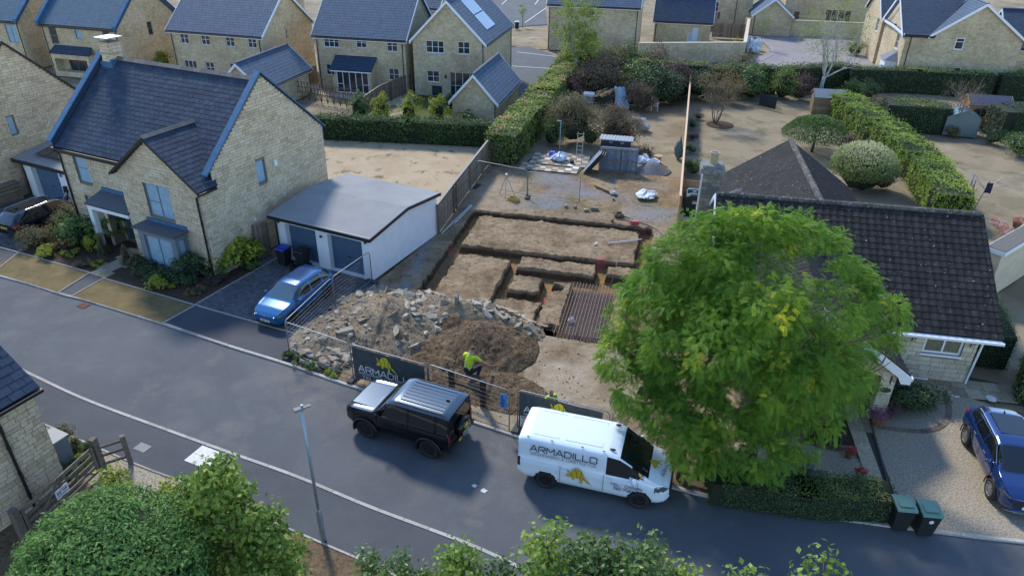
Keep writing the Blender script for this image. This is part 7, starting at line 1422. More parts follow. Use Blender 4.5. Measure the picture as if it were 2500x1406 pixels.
g = MB(); g.lathe([(.02,0),(.33,0),(.375,.04),(.375,.2),(.33,.26),(.02,.265)], n=28, axis='X'); sw = g.build('spare_wheel', BK, dfd, True, M=Matrix.Translation((-2.08,.05,1.08)) @ Matrix.Rotation(math.pi, 4, 'Z'))
RV = Matrix(((0,-1,0,-2.349),(-1,0,0,.05),(0,0,1,1.08),(0,0,0,1))); RV = Matrix.Translation((-2.349,.05,1.08)) @ Matrix.Rotation(-math.pi / 2,4, 'Z')
for tx, zz, hh, mt in (('ARMADILLO', -.10,.06, M_LW),('GROUNDWORKS & CONSTRUCTION', -.16,.026, M_LW),('TEL: 01225', -.24,.05, M_LW)):
 mb, w_ = lettering(tx, hh, .85); mb.build('lettering', mt, dfd, M=RV @ Matrix.Translation((-w_ / 2,-.002, zz)))
emblem(dfd, RV @ Matrix.Translation((-.17,-.002,-.03)),.3, M_YEL, M_BLACK); plate(dfd, -2.142,.57, True, .5)
g = MB(); g.box((-2.075,-.72,1.25),(-2.055,.72,1.78)); g.build('rear_window', M_CGLASS, dfd)
for sg in (1,-1): g = MB(); g.box((-2.08, sg * .84-.05,.9),(-2.05, sg * .84+.05,1.15)); g.build('tail_light', M_TAIL, dfd)
# hatchbacks and estate
def hatch(P, rearglass=True):
 xs0, xs1, xw0, xw1, xr0, xr1, zg, L1 = P['side'][0], P['side'][1], P['wind'][0], P['wind'][1], P['rear'][0], P['rear'][1], P['zg'], P['x1']
 def f(x, y, z, k, q, S):
  if k == 'g' and xs0 < x < xs1 and z > zg(x) and not any(abs(x - b) < .045 for b in P['pill']): return 'side_window', M_CGLASS
  if k == 't' and xw0 < x < xw1 and y < P['gw']: return 'windscreen', P.get('screen', M_CGLASS)
  if k == 't' and xr0 < x < xr1 and y < P['gw']-.06: return 'rear_window', M_CGLASS
  if P['hl'][0] < x < P['hl'][1] and y > P['hl'][2] and P['hl'][3] < z < P['hl'][4] and k in 'sh': return 'headlight', M_LAMP
  if x < P['tl'][0] and y > .42 and P['tl'][1] < z < P['tl'][2] and k in 'shg': return 'tail_light', M_TAIL
  if z < P['sill'] and k in 'su': return 'sill', M_TRIM
  return 'body', S['paint']
 return f
BL = paint('metallic blue', (.008,.115,.30),.25,.3); NB = paint('navy metallic', (.010,.036,.15),.16,.4); BB = simple('blue black', (.006,.008,.016),.12,0,.3,.4)
GP = dict(side=(-1.75,.95), wind=(.38,1.12), rear=(-2.05,-1.52), zg=lambda x: .99, x1=2.12, gw=.64, pill=(-.28,-1.15), hl=(1.72,2.06,.40,.60,.74), tl=(-1.86,.72,.95), sill=.26, screen=simple('pale windscreen', (.07,.12,.15),.08,0,.9))
SG = dict(x0=-2.12, x1=2.13, hw=.89, wr=.32, wx=(1.31,-1.31), zb=[(-2.2,.38),(-1.9,.24),(1.8,.2),(2.2,.28)], zbelt=[(-2.2,.86),(-1.9,.98),(-1.0,.97),(.9,.94),(1.6,.84),(2.0,.68),(2.2,.56)], ztop=[(-2.2,.95),(-2.05,1.06),(-1.62,1.40),(-1.2,1.47),(0,1.48),(.36,1.44),(1.14,.99),(1.7,.88),(2.02,.75),(2.2,.6)], ys=[(-2.2,.72),(-1.9,.85),(1.4,.88),(1.9,.76),(2.1,.58),(2.2,.48)], yr=[(-2.2,.52),(-1.2,.60),(.2,.62),(1.0,.62)], pick=hatch(GP), paint=BL, endlow=BL, rim=M_DARKALLOY, spokes=5, split=('side_window', 'headlight', 'tail_light'), cab=.3)
golf = car('bright blue hatchback on the block-paved driveway before the garage', 'car', SG, (-10.2,28.95,0),-113, 'hatchback'); mirrors(golf, .78,.86,1.0, BL); handles(golf, (.15,-.75),.865,.82, BL); seams(golf, (.92,-.25,-1.0),.868,.4,.9, M_TRIM); plate(golf, 2.135,.42, False)
g = MB(); g.box((2.08,-.55,.28),(2.15,.55,.36)); g.box((2.05,-.6,.56),(2.12,.6,.6)); g.build('grille', M_TRIM, golf); g = MB(); g.ball((-1.2,0,1.48),(.06,.02,.03),8,6); g.build('aerial_fin', BL, golf); g = MB(); g.cyl((2.13,0,.62),(2.145,0,.62),.06, n=16); g.build('badge', M_CHROME, golf)
SP = dict(side=(-1.7,1.0), wind=(.42,1.22), rear=(-2.0,-1.6), zg=lambda x: 1.09 + max(0,-x - 1.1)*.12, x1=2.2, gw=.68, pill=(-.25,-1.12), hl=(1.72,2.14,.44,.72,.84), tl=(-1.95,.9,1.06), sill=.36)
SS_ = dict(x0=-2.18, x1=2.2, hw=.92, wr=.36, wx=(1.34,-1.34), zb=[(-2.3,.45),(-1.9,.28),(1.8,.25),(2.3,.35)], zbelt=[(-2.3,.95),(-1.9,1.08),(-1.0,1.06),(.9,1.02),(1.6,.95),(2.1,.8),(2.3,.66)], ztop=[(-2.3,1.05),(-2.1,1.16),(-1.75,1.50),(-1.3,1.60),(0,1.62),(.4,1.57),(1.24,1.08),(1.8,.99),(2.1,.88),(2.3,.7)], ys=[(-2.3,.78),(-2.0,.88),(1.5,.91),(2.0,.8),(2.2,.62),(2.3,.55)], yr=[(-2.3,.58),(-1.2,.65),(.3,.66),(1.1,.66)], pick=hatch(SP), paint=NB, endlow=NB, rim=M_ALLOY, spokes=9, split=('side_window', 'headlight', 'tail_light'), cab=.3, flare=.02, flarem=M_TRIM)
suv = car('dark blue crossover parked on the golden gravel drive', 'car', SS_, (17.02,18.42,0),-103.5, 'crossover'); mirrors(suv, .82,.9,1.08, NB); handles(suv, (.2,-.8),.9,.93, M_CHROME); seams(suv, (.98,-.22,-.98),.9,.45,1.0, M_TRIM); plate(suv, 2.21,.5, False)
for sg in (1,-1): g = MB(); g.tube([(-1.5, sg * .70,1.52),(-1.2, sg * .69,1.55),(.2, sg * .69,1.56),(.45, sg * .70,1.51)], .018,6); g.build('roof_rail', M_CHROME, suv)
for sg in (1,-1): g = MB(); g.tube([(-1.75, sg * .80,1.26),(-1.6, sg * .775,1.36),(-1.3, sg * .735,1.475),(.1, sg * .73,1.5),(.45, sg * .74,1.45),(1.0, sg * .83,1.12)], .014,5); g.build('window_trim', M_CHROME, suv)
g = MB(); g.box((-1.2,-.5,1.6),(-.1,.5,1.626)); g.build('sunroof', M_CGLASS, suv); g = MB(); g.box((2.12,-.55,.5),(2.21,.55,.74)); g.build('grille', M_TRIM, suv); g = MB(); g.tube([(2.16,-.7,.3),(2.22,-.4,.3),(2.22,.4,.3),(2.16,.7,.3)], .025,6); g.build('chrome_lip', M_CHROME, suv); g = MB(); g.ball((-1.35,0,1.61),(.08,.02,.04),8,6); g.build('aerial_fin', M_BLACK, suv)
EP = dict(side=(-2.0,1.1), wind=(.5,1.35), rear=(-2.3,-1.75), zg=lambda x: 1.06, x1=2.35, gw=.66, pill=(-.25,-1.25), hl=(1.9,2.3,.44,.68,.82), tl=(-2.0,.86,1.0), sill=.32)
SE = dict(x0=-2.35, x1=2.38, hw=.93, wr=.36, wx=(1.42,-1.42), zb=[(-2.4,.42),(-2.1,.27),(2,.25),(2.4,.35)], zbelt=[(-2.4,.96),(-2.1,1.04),(-1.0,1.02),(1.0,1.0),(1.8,.92),(2.2,.78),(2.4,.64)], ztop=[(-2.4,1.0),(-2.28,1.1),(-1.85,1.46),(-1.3,1.57),(0,1.6),(.5,1.55),(1.36,1.06),(1.9,.96),(2.25,.84),(2.4,.68)], ys=[(-2.4,.78),(-2.1,.89),(1.6,.92),(2.1,.8),(2.35,.6)], yr=[(-2.4,.56),(-1.3,.64),(.3,.66),(1.2,.66)], pick=hatch(EP), paint=BB, endlow=BB, rim=M_DARKALLOY, spokes=5, split=('side_window', 'headlight', 'tail_light'), cab=.3)
est = car('dark estate car with yellow rear plate parked at left edge', 'car', SE, (-27.0,37.7,0),66, 'estate_car'); mirrors(est, .95,.9,1.06, BB); handles(est, (.2,-.9),.91,.92, BB); plate(est, -2.37,.78, True); g = MB(); g.ball((-1.4,0,1.58),(.09,.02,.04),8,6); g.build('aerial_fin', M_BLACK, est)
for sg in (1,-1): g = MB(); g.tube([(-1.7, sg * .68,1.47),(-1.4, sg * .68,1.53),(.3, sg * .69,1.54),(.6, sg * .70,1.48)], .018,6); g.build('roof_rail', M_CHROME, est)
M_GALV = simple('galvanised steel', (.24,.26,.28),.5,.6, var=.15, vscale=12); M_POST = simple('lamp post steel', (.30,.37,.42),.45,.4); M_RUBBER = simple('rubber block', (.05,.052,.055),.9); M_CANVAS = simple('banner cloth', (.060,.068,.072),.85, var=.25, vscale=3)
def yaw_of(a, b): d = b - a; return math.atan2(d.y, d.x)
# ------------------------------------------------------------------ site fence panels
def heras(label, a, b, h=1.75, feet=True, nv=None, lift=.08):
 L = (b - a).length; t = thing('mesh_fence_panel', label, 'fence panel', (a.x, a.y, 0), yaw_of(a, b)); r = .2
 arc = [(r - r * math.cos(q),0, h - r + r * math.sin(q)) for q in np.linspace(0, math.pi / 2,6)]; path = [(0,0, lift - .06)] + arc + [(L - p[0], 0, p[2]) for p in arc[::-1]]+[(L, 0, lift - .06)]
 g = MB(); g.tube(path, .022,8); g.cyl((0,0, lift + .1),(L, 0, lift + .1),.018, n=7); g.build('frame', M_GALV, t, True)
 for k in range(7): z = lift + .35 + k * (h - lift - .5)/6.5; g = MB(); g.cyl((.01,0, z),(L - .01,0, z),.0035, n=5); g.build('wire', M_GALV, t)
 g = MB(); n = nv or int(L / .16)
 for k in range(1, n): g.cyl((k * L / n, 0, lift + .1),(k * L / n, 0, h - .02),.001, n=4, cap=False)
 stuff(g.build('upright_wires', M_GALV, t))
 if feet:
  for x in (0.0,): g = MB(); g.box((x - .12,-.33,0),(x + .12,.33,.12)); g.build('foot_block', M_RUBBER, t)
 return t, L
K1, K2, K3, K4, K5, K6 = at(909,690), at(820,757), at(709,870), at(864,927), at(1048,981), at(1243,1050)
heras('bare mesh fence panel from the garage corner towards the lane', K1, K2); heras('bare mesh fence panel along the driveway beside blue hatchback', K2, K3); heras('bare mesh fence panel before rubble heap along the lane', K3, K4)
hd, Ld = heras('mesh fence panel carrying the banner behind black off-roader', K4, K5); heras('bare mesh fence panel in front of crouching worker with blue notice', K5+(K6 - K5)*.01, K6,1.82)
K7, K8 = at(1263,1046), at(1480,1103); hf_, Lf = heras('mesh fence panel carrying the banner behind white van', K7, K8,1.8); heras('mesh fence panel angled under the big tree', at(1488,1100), at(1640,1080),1.8)
heras('mesh fence panel at the back of the dig joined to timber fence', at(1164,457), at(1286,482),1.85, nv=16); heras('mesh fence panel at the back of the dig with open end', at(1288,483), at(1414,493),1.75, nv=16)
def banner(label, a, b, h0, h1, f0, f1, full, emb_x, emb_z, emb_s, txts):
 L = (b - a).length; t = thing('banner', label, 'banner', (a.x, a.y, 0), yaw_of(a, b)); n = 24; m = 8; x0, x1 = L * f0, L * f1
 X, Zg = np.meshgrid(np.linspace(x0, x1, n), np.linspace(h0, h1, m), indexing='ij'); Y = -.035-.012 * np.sin(X * 5 + Zg * 2)-.006 * np.sin(Zg * 9); me = gridmesh('cloth', X, Y, Zg, M_CANVAS); link('cloth', me, t)
 for tx, x, z, hh, wf, st in txts:
  mb, w_ = lettering(tx, hh, wf, st); mb.build('lettering', M_LW, t, M=Matrix.Translation((x0 + x, -.062, z)))
 emblem(t, Matrix.Translation((x0 + emb_x, -.064, emb_z)), emb_s, M_YEL, M_BLACK); return t, x0
banner('dark banner with yellow armadillo half hidden by black off-roader', K4, K5,.2,1.68,.03,.97, True, 1.1,.84,.8, [('ARMADILLO', .25,.62,.27,.9,.17),('GROUNDWORKS & CONSTRUCTION', .25,.49,.085,.85,.15),('TEL: 01225', .38,.26,.15,1.0,.15),('967962', 2.25,.26,.15,.7,.15)])
t2, x02 = banner('dark banner with yellow armadillo half hidden by white van roof', K7, K8,.15,1.74,.02,.93, True, 1.15,1.0,.72, [('ARMADILLO', .2,.95,.22,.95,.17),('GROUNDWORKS & CONSTRUCTION', .2,.8,.075,.85,.15),('TEL: 01225', .9,.5,.15,.9,.15)])
g = MB(); g.poly([(x02+.06,-.066,.22),(x02+.86,-.066,.22),(x02+.86,-.066,.72),(x02+.06,-.066,.72)]); nb = g.build('notice_board', simple('notice white', (.7,.72,.72),.6), t2)
g = MB(); g.poly([(x02+.1,-.068,.6),(x02+.8,-.068,.6),(x02+.8,-.068,.69),(x02+.1,-.068,.69)]); g.build('notice_stripe', simple('notice green', (.2,.32,.2),.6), t2); g = MB(); g.poly([(x02+.1,-.068,.25),(x02+.8,-.068,.25),(x02+.8,-.068,.38),(x02+.1,-.068,.38)]); g.build('notice_stripe', simple('notice yellow', (.55,.45,.03),.6), t2)
g = MB(); [g.poly([(x02+.12 + k * .06,-.068,.44 + r_ * .06),(x02+.16 + k * .06,-.068,.44 + r_ * .06),(x02+.16 + k * .06,-.068,.465 + r_ * .06),(x02+.12 + k * .06,-.068,.465 + r_ * .06)]) for k in range(9) for r_ in range(2)]; g.build('notice_print', simple('print grey', (.1,.1,.1)), t2)
for k, (c, lab) in enumerate(((K6+(K5 - K6).normalized()*.22, 'blue upright notice tied to bare fence panel near white van'),(at(1682,1112), 'blue notice fixed to dark wooden fence under the big tree'))):
 t = thing('notice', lab, 'notice', (c.x, c.y, 0), R(-20)); z0 = 1.0 if k == 0 else .75; g = MB(); g.box((-.13,-.05, z0),(.13,-.042, z0+(.62 if k == 0 else .3))); g.build('panel', simple('notice blue', (.06,.25,.55),.5), t)
 g = MB(); random.seed(3 + k)
 for r_ in range(7 if k == 0 else 4): g.box((-.1,-.053, z0+.04 + r_ * .075),(-.1 + random.uniform(.08,.2),-.051, z0+.075 + r_ * .075))
 g.build('print', M_NAVY, t)
# ------------------------------------------------------------------ timber fences, every board its own piece
M_NEWT = piecemat('new timber', [(0,(.30,.17,.085)),(.5,(.40,.25,.13)),(1,(.50,.33,.19))], .85,.3,7); M_CAPT = simple('fresh sawn cap', (.62,.43,.27),.8, var=.15)
def timber_fence(label, pts, h, mat, pw=.125, cap=None, post=2.4, rails=(.3,.95,1.55), side=1, name='timber_fence', wob=.012, postm=None):
 o = pts[0]; t = thing(name, label, 'fence', (o.x, o.y, 0)); box = unitbox(mat, .03); pm = unitbox(postm or mat, .03); L_ = 0
 for a, b in zip(pts, pts[1:]):
  d = b - a; L = d.length; ya = yaw_of(a, b); n = Vector((-d.y, d.x, 0)).normalized() * side; k = int(L / pw)
  for i in range(k):
   p = a + d * ((i + .5) / k) - o; hh = h + random.uniform(-wob, wob); link('pale', box, t, M=Matrix.Translation((p.x, p.y, .04 + hh / 2)) @ Matrix.Rotation(ya, 4, 'Z') @ Matrix.Rotation(random.uniform(-.05,.05),4, 'Z') @ Matrix.Diagonal((pw - .006,.018, hh, 1)))
  for i in range(int(L / post)+1):
   p = a + d.normalized() * min(L, i * post) + n * .06 - o; link('post', pm, t, M=Matrix.Translation((p.x, p.y, h * .52)) @ Matrix.Rotation(ya, 4, 'Z') @ Matrix.Diagonal((.1,.1, h * 1.06,1)))
  for z in rails:
   if z < h: c = (a + b)/2 + n * .035 - o; link('rail', pm, t, M=Matrix.Translation((c.x, c.y, z)) @ Matrix.Rotation(ya, 4, 'Z') @ Matrix.Diagonal((L, .04,.09,1)))
  if cap: c = (a + b)/2 - o; link('cap_rail', unitbox(cap, .03), t, M=Matrix.Translation((c.x, c.y, h + .065)) @ Matrix.Rotation(ya, 4, 'Z') @ Matrix.Diagonal((L, .13,.035,1)))
 return t
timber_fence('weathered close-boarded fence between parched lawn and building site', [at(1069,572), at(1113,510), at(1192,402)], 1.75, M_TIMBER, .12, simple('grey cap', (.3,.28,.25),.9),3.2, side=-1)
def slat_panel(label, a, b, h, mat, n, name='slatted_screen', cat='fence', gap=.02):
 t = thing(name, label, cat, (a.x, a.y, 0), yaw_of(a, b)); L = (b - a).length; hh = h / n
 for i in range(n): link('slat', unitbox(mat, .03), t, M=Matrix.Translation((L / 2,0,(i + .5) * hh + .03)) @ Matrix.Diagonal((L, .025, hh - gap, 1)))
 for x in (0, L): link('post', unitbox(mat, .03), t, M=Matrix.Translation((x, .06, h * .53)) @ Matrix.Diagonal((.09,.09, h * 1.06,1)))
 return t
slat_panel('dark slatted screen at the near end of long hedge', at(1192,400), at(1226,404),1.6, simple('dark slats', (.09,.075,.06),.9, var=.3),10)
timber_fence('new timber boundary fence with pale cap between back gardens', [at(1652,548), at(1664,408), at(1680,232)], 1.75, M_NEWT, .16, M_CAPT, 2.4, side=-1)
slat_panel('short new boarded screen behind the green oil tank', at(1662,494), at(1728,500),1.5, M_NEWT, 10, gap=.008)
timber_fence('brown close-boarded fence dividing the two far patios', [at(1006,224), at(930,258), at(890,288)], 1.7, M_TIMBER, .2, M_TIMBER, 1.9); timber_fence('brown timber fence beside the far house with patio doors', [at(742,214), at(778,203)], 1.7, M_TIMBER, .2); timber_fence('grey timber fence behind the slate ridge at left', [at(300,190), at(432,160)], 1.7, M_TIMBER, .25)
timber_fence('brown timber fence behind pale garden wall with washing', [at(1738,92), at(1815,96)], 1.8, M_TIMBER, .22); timber_fence('narrow timber gate between stone house and double garage', [at(632,628), at(664,616)], 1.75, M_TIMBER, .12); timber_fence('narrow timber gate beside single garage at left', [at(42,462), at(82,478)], 1.7, M_TIMBER, .12)
t = thing('slatted_store', 'low slatted timber store at the left edge beside estate car', 'store', at(5,500), R(64)); [link('slat', unitbox(M_TIMBER, .03), t, M=Matrix.Translation((.2,-.4,.1 + i * .13)) @ Matrix.Diagonal((1.9,.03,.1,1))) for i in range(8)]; [link('slat', unitbox(M_TIMBER, .03), t, M=Matrix.Translation((1.15,.05,.1 + i * .13)) @ Matrix.Diagonal((.03,.9,.1,1))) for i in range(8)]; link('lid', unitbox(M_TIMBER, .03), t, M=Matrix.Translation((.2,.05,1.15)) @ Matrix.Diagonal((2.05,1.05,.05,1)))
# willow trellis
ta, tb2 = at(698,238), at(878,268); t = thing('willow_trellis', 'woven willow trellis with zigzag rods behind laurel hedge', 'trellis', (ta.x, ta.y, 0), yaw_of(ta, tb2)); L = (tb2 - ta).length; M_WIL = simple('willow rods', (.16,.09,.045),.9, var=.3)
for i in range(13): g = MB(); g.cyl((i * L / 12,0,0),(i * L / 12,0,1.75),.035, n=5); g.build('rod', M_WIL, t)
for i in range(12): g = MB(); g.cyl((i * L / 12,.03,.1),((i + (1 if i % 2 else .5)) * L / 12,.03,1.7),.025, n=4); g.cyl(((i + 1) * L / 12,-.03,.1),((i + .4) * L / 12,-.03,1.7),.025, n=4); g.build('brace_rod', M_WIL, t)
for z in (.3,.75,1.2,1.65): g = MB(); g.cyl((0,.02, z),(L, .02, z),.025, n=5); g.build('cross_rod', M_WIL, t)
# dark post and rail fence by the big tree
M_DKT = piecemat('dark stained timber', [(0,(.03,.02,.014)),(1,(.06,.04,.028))], .85)
fa, fb = at(1658,1166), at(1765,1196); t = thing('post_rail_fence', 'dark post and rail fence at foot of big tree beside van', 'fence', (fa.x, fa.y, 0), yaw_of(fa, fb)); L = (fb - fa).length
for x in (0, L): link('post', unitbox(M_DKT, .03), t, M=Matrix.Translation((x, 0,.6)) @ Matrix.Diagonal((.2,.2,1.2,1)))
for z in (.3,.8): link('rail', unitbox(M_DKT, .03), t, M=Matrix.Translation((L / 2,-.02, z)) @ Matrix.Diagonal((L, .06,.12,1)))
for k, (px, py) in enumerate(((1104,968),(1180,995))):
 tag(MB().box((-.09,-.09,0),(.09,.09,1.3)).build('timber_post', M_DKT, loc=at(px, py), rz=R(-20)), ['dark timber post behind fence left of crouching worker', 'dark timber post behind fence right of crouching worker'][k], 'post')
pa, pb = at(1104,968), at(1180,995); g = MB(); g.cbox((0,0,.75),((pb - pa).length, .05,.1)); tag(g.build('timber_rail', M_DKT, loc=(pa + pb)/2, rz=yaw_of(pa, pb)), 'dark timber rail between two posts by crouching worker', 'rail')
# ------------------------------------------------------------------ five-bar gate at the lower left
ga, gb = at(78,1318), at(246,1158); t = thing('field_gate', 'weathered five-bar wooden gate beside the lower left house', 'gate', (ga.x, ga.y, 0), yaw_of(ga, gb)); L = (gb - ga).length; M_GATE = piecemat('grey gate timber', [(0,(.10,.085,.07)),(1,(.17,.145,.12))], .9,.4,9)
for z, hh in ((.2,.09),(.42,.09),(.64,.09),(.88,.09),(1.15,.12)): link('bar', unitbox(M_GATE, .03), t, M=Matrix.Translation((L / 2,0, z)) @ Matrix.Diagonal((L, .05, hh, 1)))
for x in (.06, L * .5, L - .06): link('stile', unitbox(M_GATE, .03), t, M=Matrix.Translation((x, -.04,.7)) @ Matrix.Diagonal((.1,.05,1.1,1)))
for x0, x1 in ((.1, L * .5),(L - .1, L * .5)): d = x1 - x0; link('brace', unitbox(M_GATE, .03), t, M=Matrix.Translation(((x0 + x1)/2,-.045,.68)) @ Matrix.Rotation(-math.atan2(.95, d),4, 'Y') @ Matrix.Diagonal((math.hypot(d, .95),.03,.08,1)))
for x in (-.15, L + .15): link('gate_post', unitbox(M_GATE, .03), t, M=Matrix.Translation((x, 0,.72)) @ Matrix.Diagonal((.2,.2,1.45,1)))
s = thing('gate_sign', 'small white notice on the weathered five-bar gate', 'sign', (ga + (gb - ga)*.48) + Vector((0,0,.72)), yaw_of(ga, gb)); g = MB(); g.box((-.24,-.085,-.16),(.24,-.07,.16)); g.build('panel', simple('sign pale', (.62,.64,.70),.6), s); g = MB(); random.seed(5)
for z, hh, n in ((.08,.022,8),(-.01,.055,9),(-.075,.018,10),(-.11,.018,10)):
 for k in range(n):
  if not (z == -.01 and k == 4): g.box((-.2 + k * .4 / n, -.088, z),(-.2+(k + random.uniform(.6,.85))*.4 / n, -.086, z + hh))
g.build('print', M_NAVY, s)
ra_, rb2 = at(262,1150), at(320,1131); t = thing('rail_fence', 'short wooden rail fence with tall post beside the gate', 'fence', (ra_.x, ra_.y, 0), yaw_of(ra_, rb2)); L = (rb2 - ra_).length
link('post', unitbox(M_GATE, .03), t, M=Matrix.Translation((L, 0,.62)) @ Matrix.Diagonal((.16,.16,1.25,1)))
for z in (.35,.7,1.05): link('rail', unitbox(M_GATE, .03), t, M=Matrix.Translation((L / 2,0, z)) @ Matrix.Diagonal((L, .05,.09,1)))
# ------------------------------------------------------------------ street lamp
l = at(790,1318); t = thing('street_lamp', 'slim grey street lamp on the near footway', 'street lamp', (l.x, l.y, 0), R(0)); g = MB(); g.lathe([(.085,0),(.085,1.2),(.075,1.25),(.048,1.33)], n=14); g.build('base_column', M_POST, t, True); g = MB(); g.lathe([(.047,1.3),(.042,5.05)], n=12); g.build('pole', M_POST, t, True)
hd_ = Matrix.Translation((0,0,5.1)) @ Matrix.Rotation(R(32),4, 'Z'); g = MB(); g.box((-.2,-.07,-.02),(.1,.07,.05),0, hd_); g.box((.1,-.045,-.01),(.26,.045,.035),0, hd_); g.build('lamp_head', simple('lamp head grey', (.16,.165,.17),.7), t); g = MB(); g.box((-.18,-.06,-.028),(.08,.06,-.021),0, hd_); g.build('lamp_lens', M_LAMP, t); g = MB(); g.cyl((.02,.02,5.15),(.02,.02,5.22),.035,.03,10); g.build('photocell', simple('cell teal', (.08,.25,.27),.4), t)
# ------------------------------------------------------------------ wheelie bins
def bin_(label, px, py, yaw, body, lid, open_=0):
 t = thing('wheelie_bin', label, 'bin', at(px, py), R(yaw)); g = MB(); v = [(-.22,-.22,.06),(.22,-.22,.06),(.22,.22,.06),(-.22,.22,.06),(-.28,-.3,.95),(.28,-.3,.95),(.28,.3,.95),(-.28,.3,.95)]; g.add(v, [(0,3,2,1),(0,1,5,4),(1,2,6,5),(2,3,7,6),(3,0,4,7),(4,5,6,7)]); g.build('bin_body', body, t)
 g = MB(); g.prism([(-.3,-.34,.96),(-.3,-.3,1.01),(-.3,.1,1.06),(-.3,.34,1.03),(-.3,.34,.97)], (.6,0,0)); g.box((-.2,-.2,1.045),(.2,.12,1.068)); g.build('lid', lid, t)
 g = MB(); g.cyl((-.24,.38,.93),(.24,.38,.93),.02, n=6); g.box((-.24,.3,.9),(-.2,.38,.95)); g.box((.2,.3,.9),(.24,.38,.95)); g.build('handle', body, t)
 for s_ in (-.24,.24): g = MB(); g.lathe([(.1,-.025),(.1,.025)], (s_, .24,.1),12, axis='X'); g.build('wheel', M_TYRE, t)
 return t
BKB = simple('bin black', (.014,.015,.016),.55); LGR = simple('lid green', (.10,.20,.16),.5)
bin_('black bin with green lid nearest the low clipped hedge', 2187,1284,-6, BKB, LGR); b2 = bin_('black bin with green lid standing at the gravel drive mouth', 2247,1297,-6, BKB, LGR); g = MB(); g.lathe([(.07,0),(.07,.004)], (0,0,0),16, axis='Y'); g.build('number_disc', simple('disc pale', (.6,.66,.66),.6), b2, loc=(.02,-.292,.72))
bin_('black bin with bright blue lid before the left garage door', 697,646,-25, BKB, simple('lid blue', (.02,.05,.32),.4)); bin_('black bin with black lid before the left garage door', 742,652,-25, BKB, BKB); bin_('black bin with white top on the distant verge', 1262,72,0, BKB, M_WHITE); bin_('dark blue bin at the right end of bungalow', 2443,668,-10, simple('bin blue grey', (.04,.06,.09),.5), BKB); bin_('blue bin under the bungalow porch', 2078,912,-10, simple('bin blue', (.02,.04,.25),.5), simple('lid blue', (.02,.05,.32)))
t = thing('recycling_box', 'black open recycling box beside black-lidded bin', 'box', at(722,662), R(-25)); g = MB(); v = [(-.2,-.14,0),(.2,-.14,0),(.2,.14,0),(-.2,.14,0),(-.25,-.18,.32),(.25,-.18,.32),(.25,.18,.32),(-.25,.18,.32)]; g.add(v, [(0,1,5,4),(1,2,6,5),(2,3,7,6),(3,0,4,7),(0,3,2,1)]); g.build('tub', BKB, t); g = MB(); g.tube([(-.25,-.18,.32),(.25,-.18,.32),(.25,.18,.32),(-.25,.18,.32)], .015,5, closed=True); g.build('rim', BKB, t)
# ------------------------------------------------------------------ planters
M_TERRA = simple('terracotta', (.2,.09,.05),.9, var=.25); FL_P = leafmat('pink petals', [(0,(.25,.03,.10)),(.6,(.45,.08,.2)),(.8,(.05,.09,.02)),(1,(.6,.25,.35))]); FL_R = leafmat('red petals', [(0,(.5,.04,.05)),(.5,(.6,.08,.12)),(.75,(.06,.1,.02)),(1,(.65,.3,.05))]); FL_W = leafmat('pale petals', [(0,(.05,.08,.02)),(.5,(.1,.14,.03)),(.8,(.5,.47,.3)),(1,(.65,.6,.45))]); FL_V = leafmat('mauve petals', [(0,(.18,.05,.2)),(.6,(.36,.13,.34)),(.8,(.04,.06,.02)),(1,(.45,.25,.42))])
for px, py, r_, fm, lab, pm in ((1965,1150,.26, FL_W, 'large pot with cream flowers on gravel beside dark slab', simple('stone pot', (.16,.17,.16),.9)),(2072,1115,.16, FL_R, 'small pot with red and yellow flowers beside garden path', M_TERRA),(2098,1165,.16, FL_R, 'square planter with red flowers at end of garden path', simple('stone pot', (.16,.17,.16))),(2142,1035,.3, FL_V, 'planter of mauve flowers at foot of porch pier', M_TERRA),(2480,555,.25, FL_R, 'terracotta pot with red flowers on right terrace', M_TERRA)):
 t = thing('flower_pot', lab, 'flower pot', at(px, py)); g = MB(); g.lathe([(r_ * .7,0),(r_, r_ * 1.3),(r_ * 1.08, r_ * 1.3),(r_ * 1.08, r_ * 1.45),(r_ * .9, r_ * 1.4)], n=14); g.build('pot', pm, t); P, Nn, i = clumps((0,0, r_ * 1.9),(r_ * 1.2, r_ * 1.2, r_ * .7),14, r_ * .5,26,.3); stuff(leaves('flowers', P, Nn, .055, fm, t))
t = thing('flower_row', 'row of red and white bedding flowers along right terrace wall', 'flowers', at(2455,568)); a0, a1 = at(2425,545) - at(2455,568), at(2478,596) - at(2455,568); n = 900; u = RNG.random(n); P = np.stack([a0.x + (a1.x - a0.x) * u + RNG.normal(0,.18, n), a0.y + (a1.y - a0.y) * u + RNG.normal(0,.18, n), RNG.random(n)*.4+.05], -1); leaves('blooms', P, np.tile([0,0,1.], (n, 1)),.08, leafmat('bedding petals', [(0,(.06,.1,.02)),(.3,(.5,.03,.06)),(.6,(.55,.05,.1)),(.75,(.7,.65,.6)),(1,(.75,.7,.65))]), t)
tag(MB().box((-.8,-.35,0),(.8,.35,.05)).build('stone_slab', simple('wet slab', (.06,.065,.075),.5, var=.2), loc=at(1965,1163), rz=R(-8)), 'dark flat slab under the cream flower pot', 'slab')
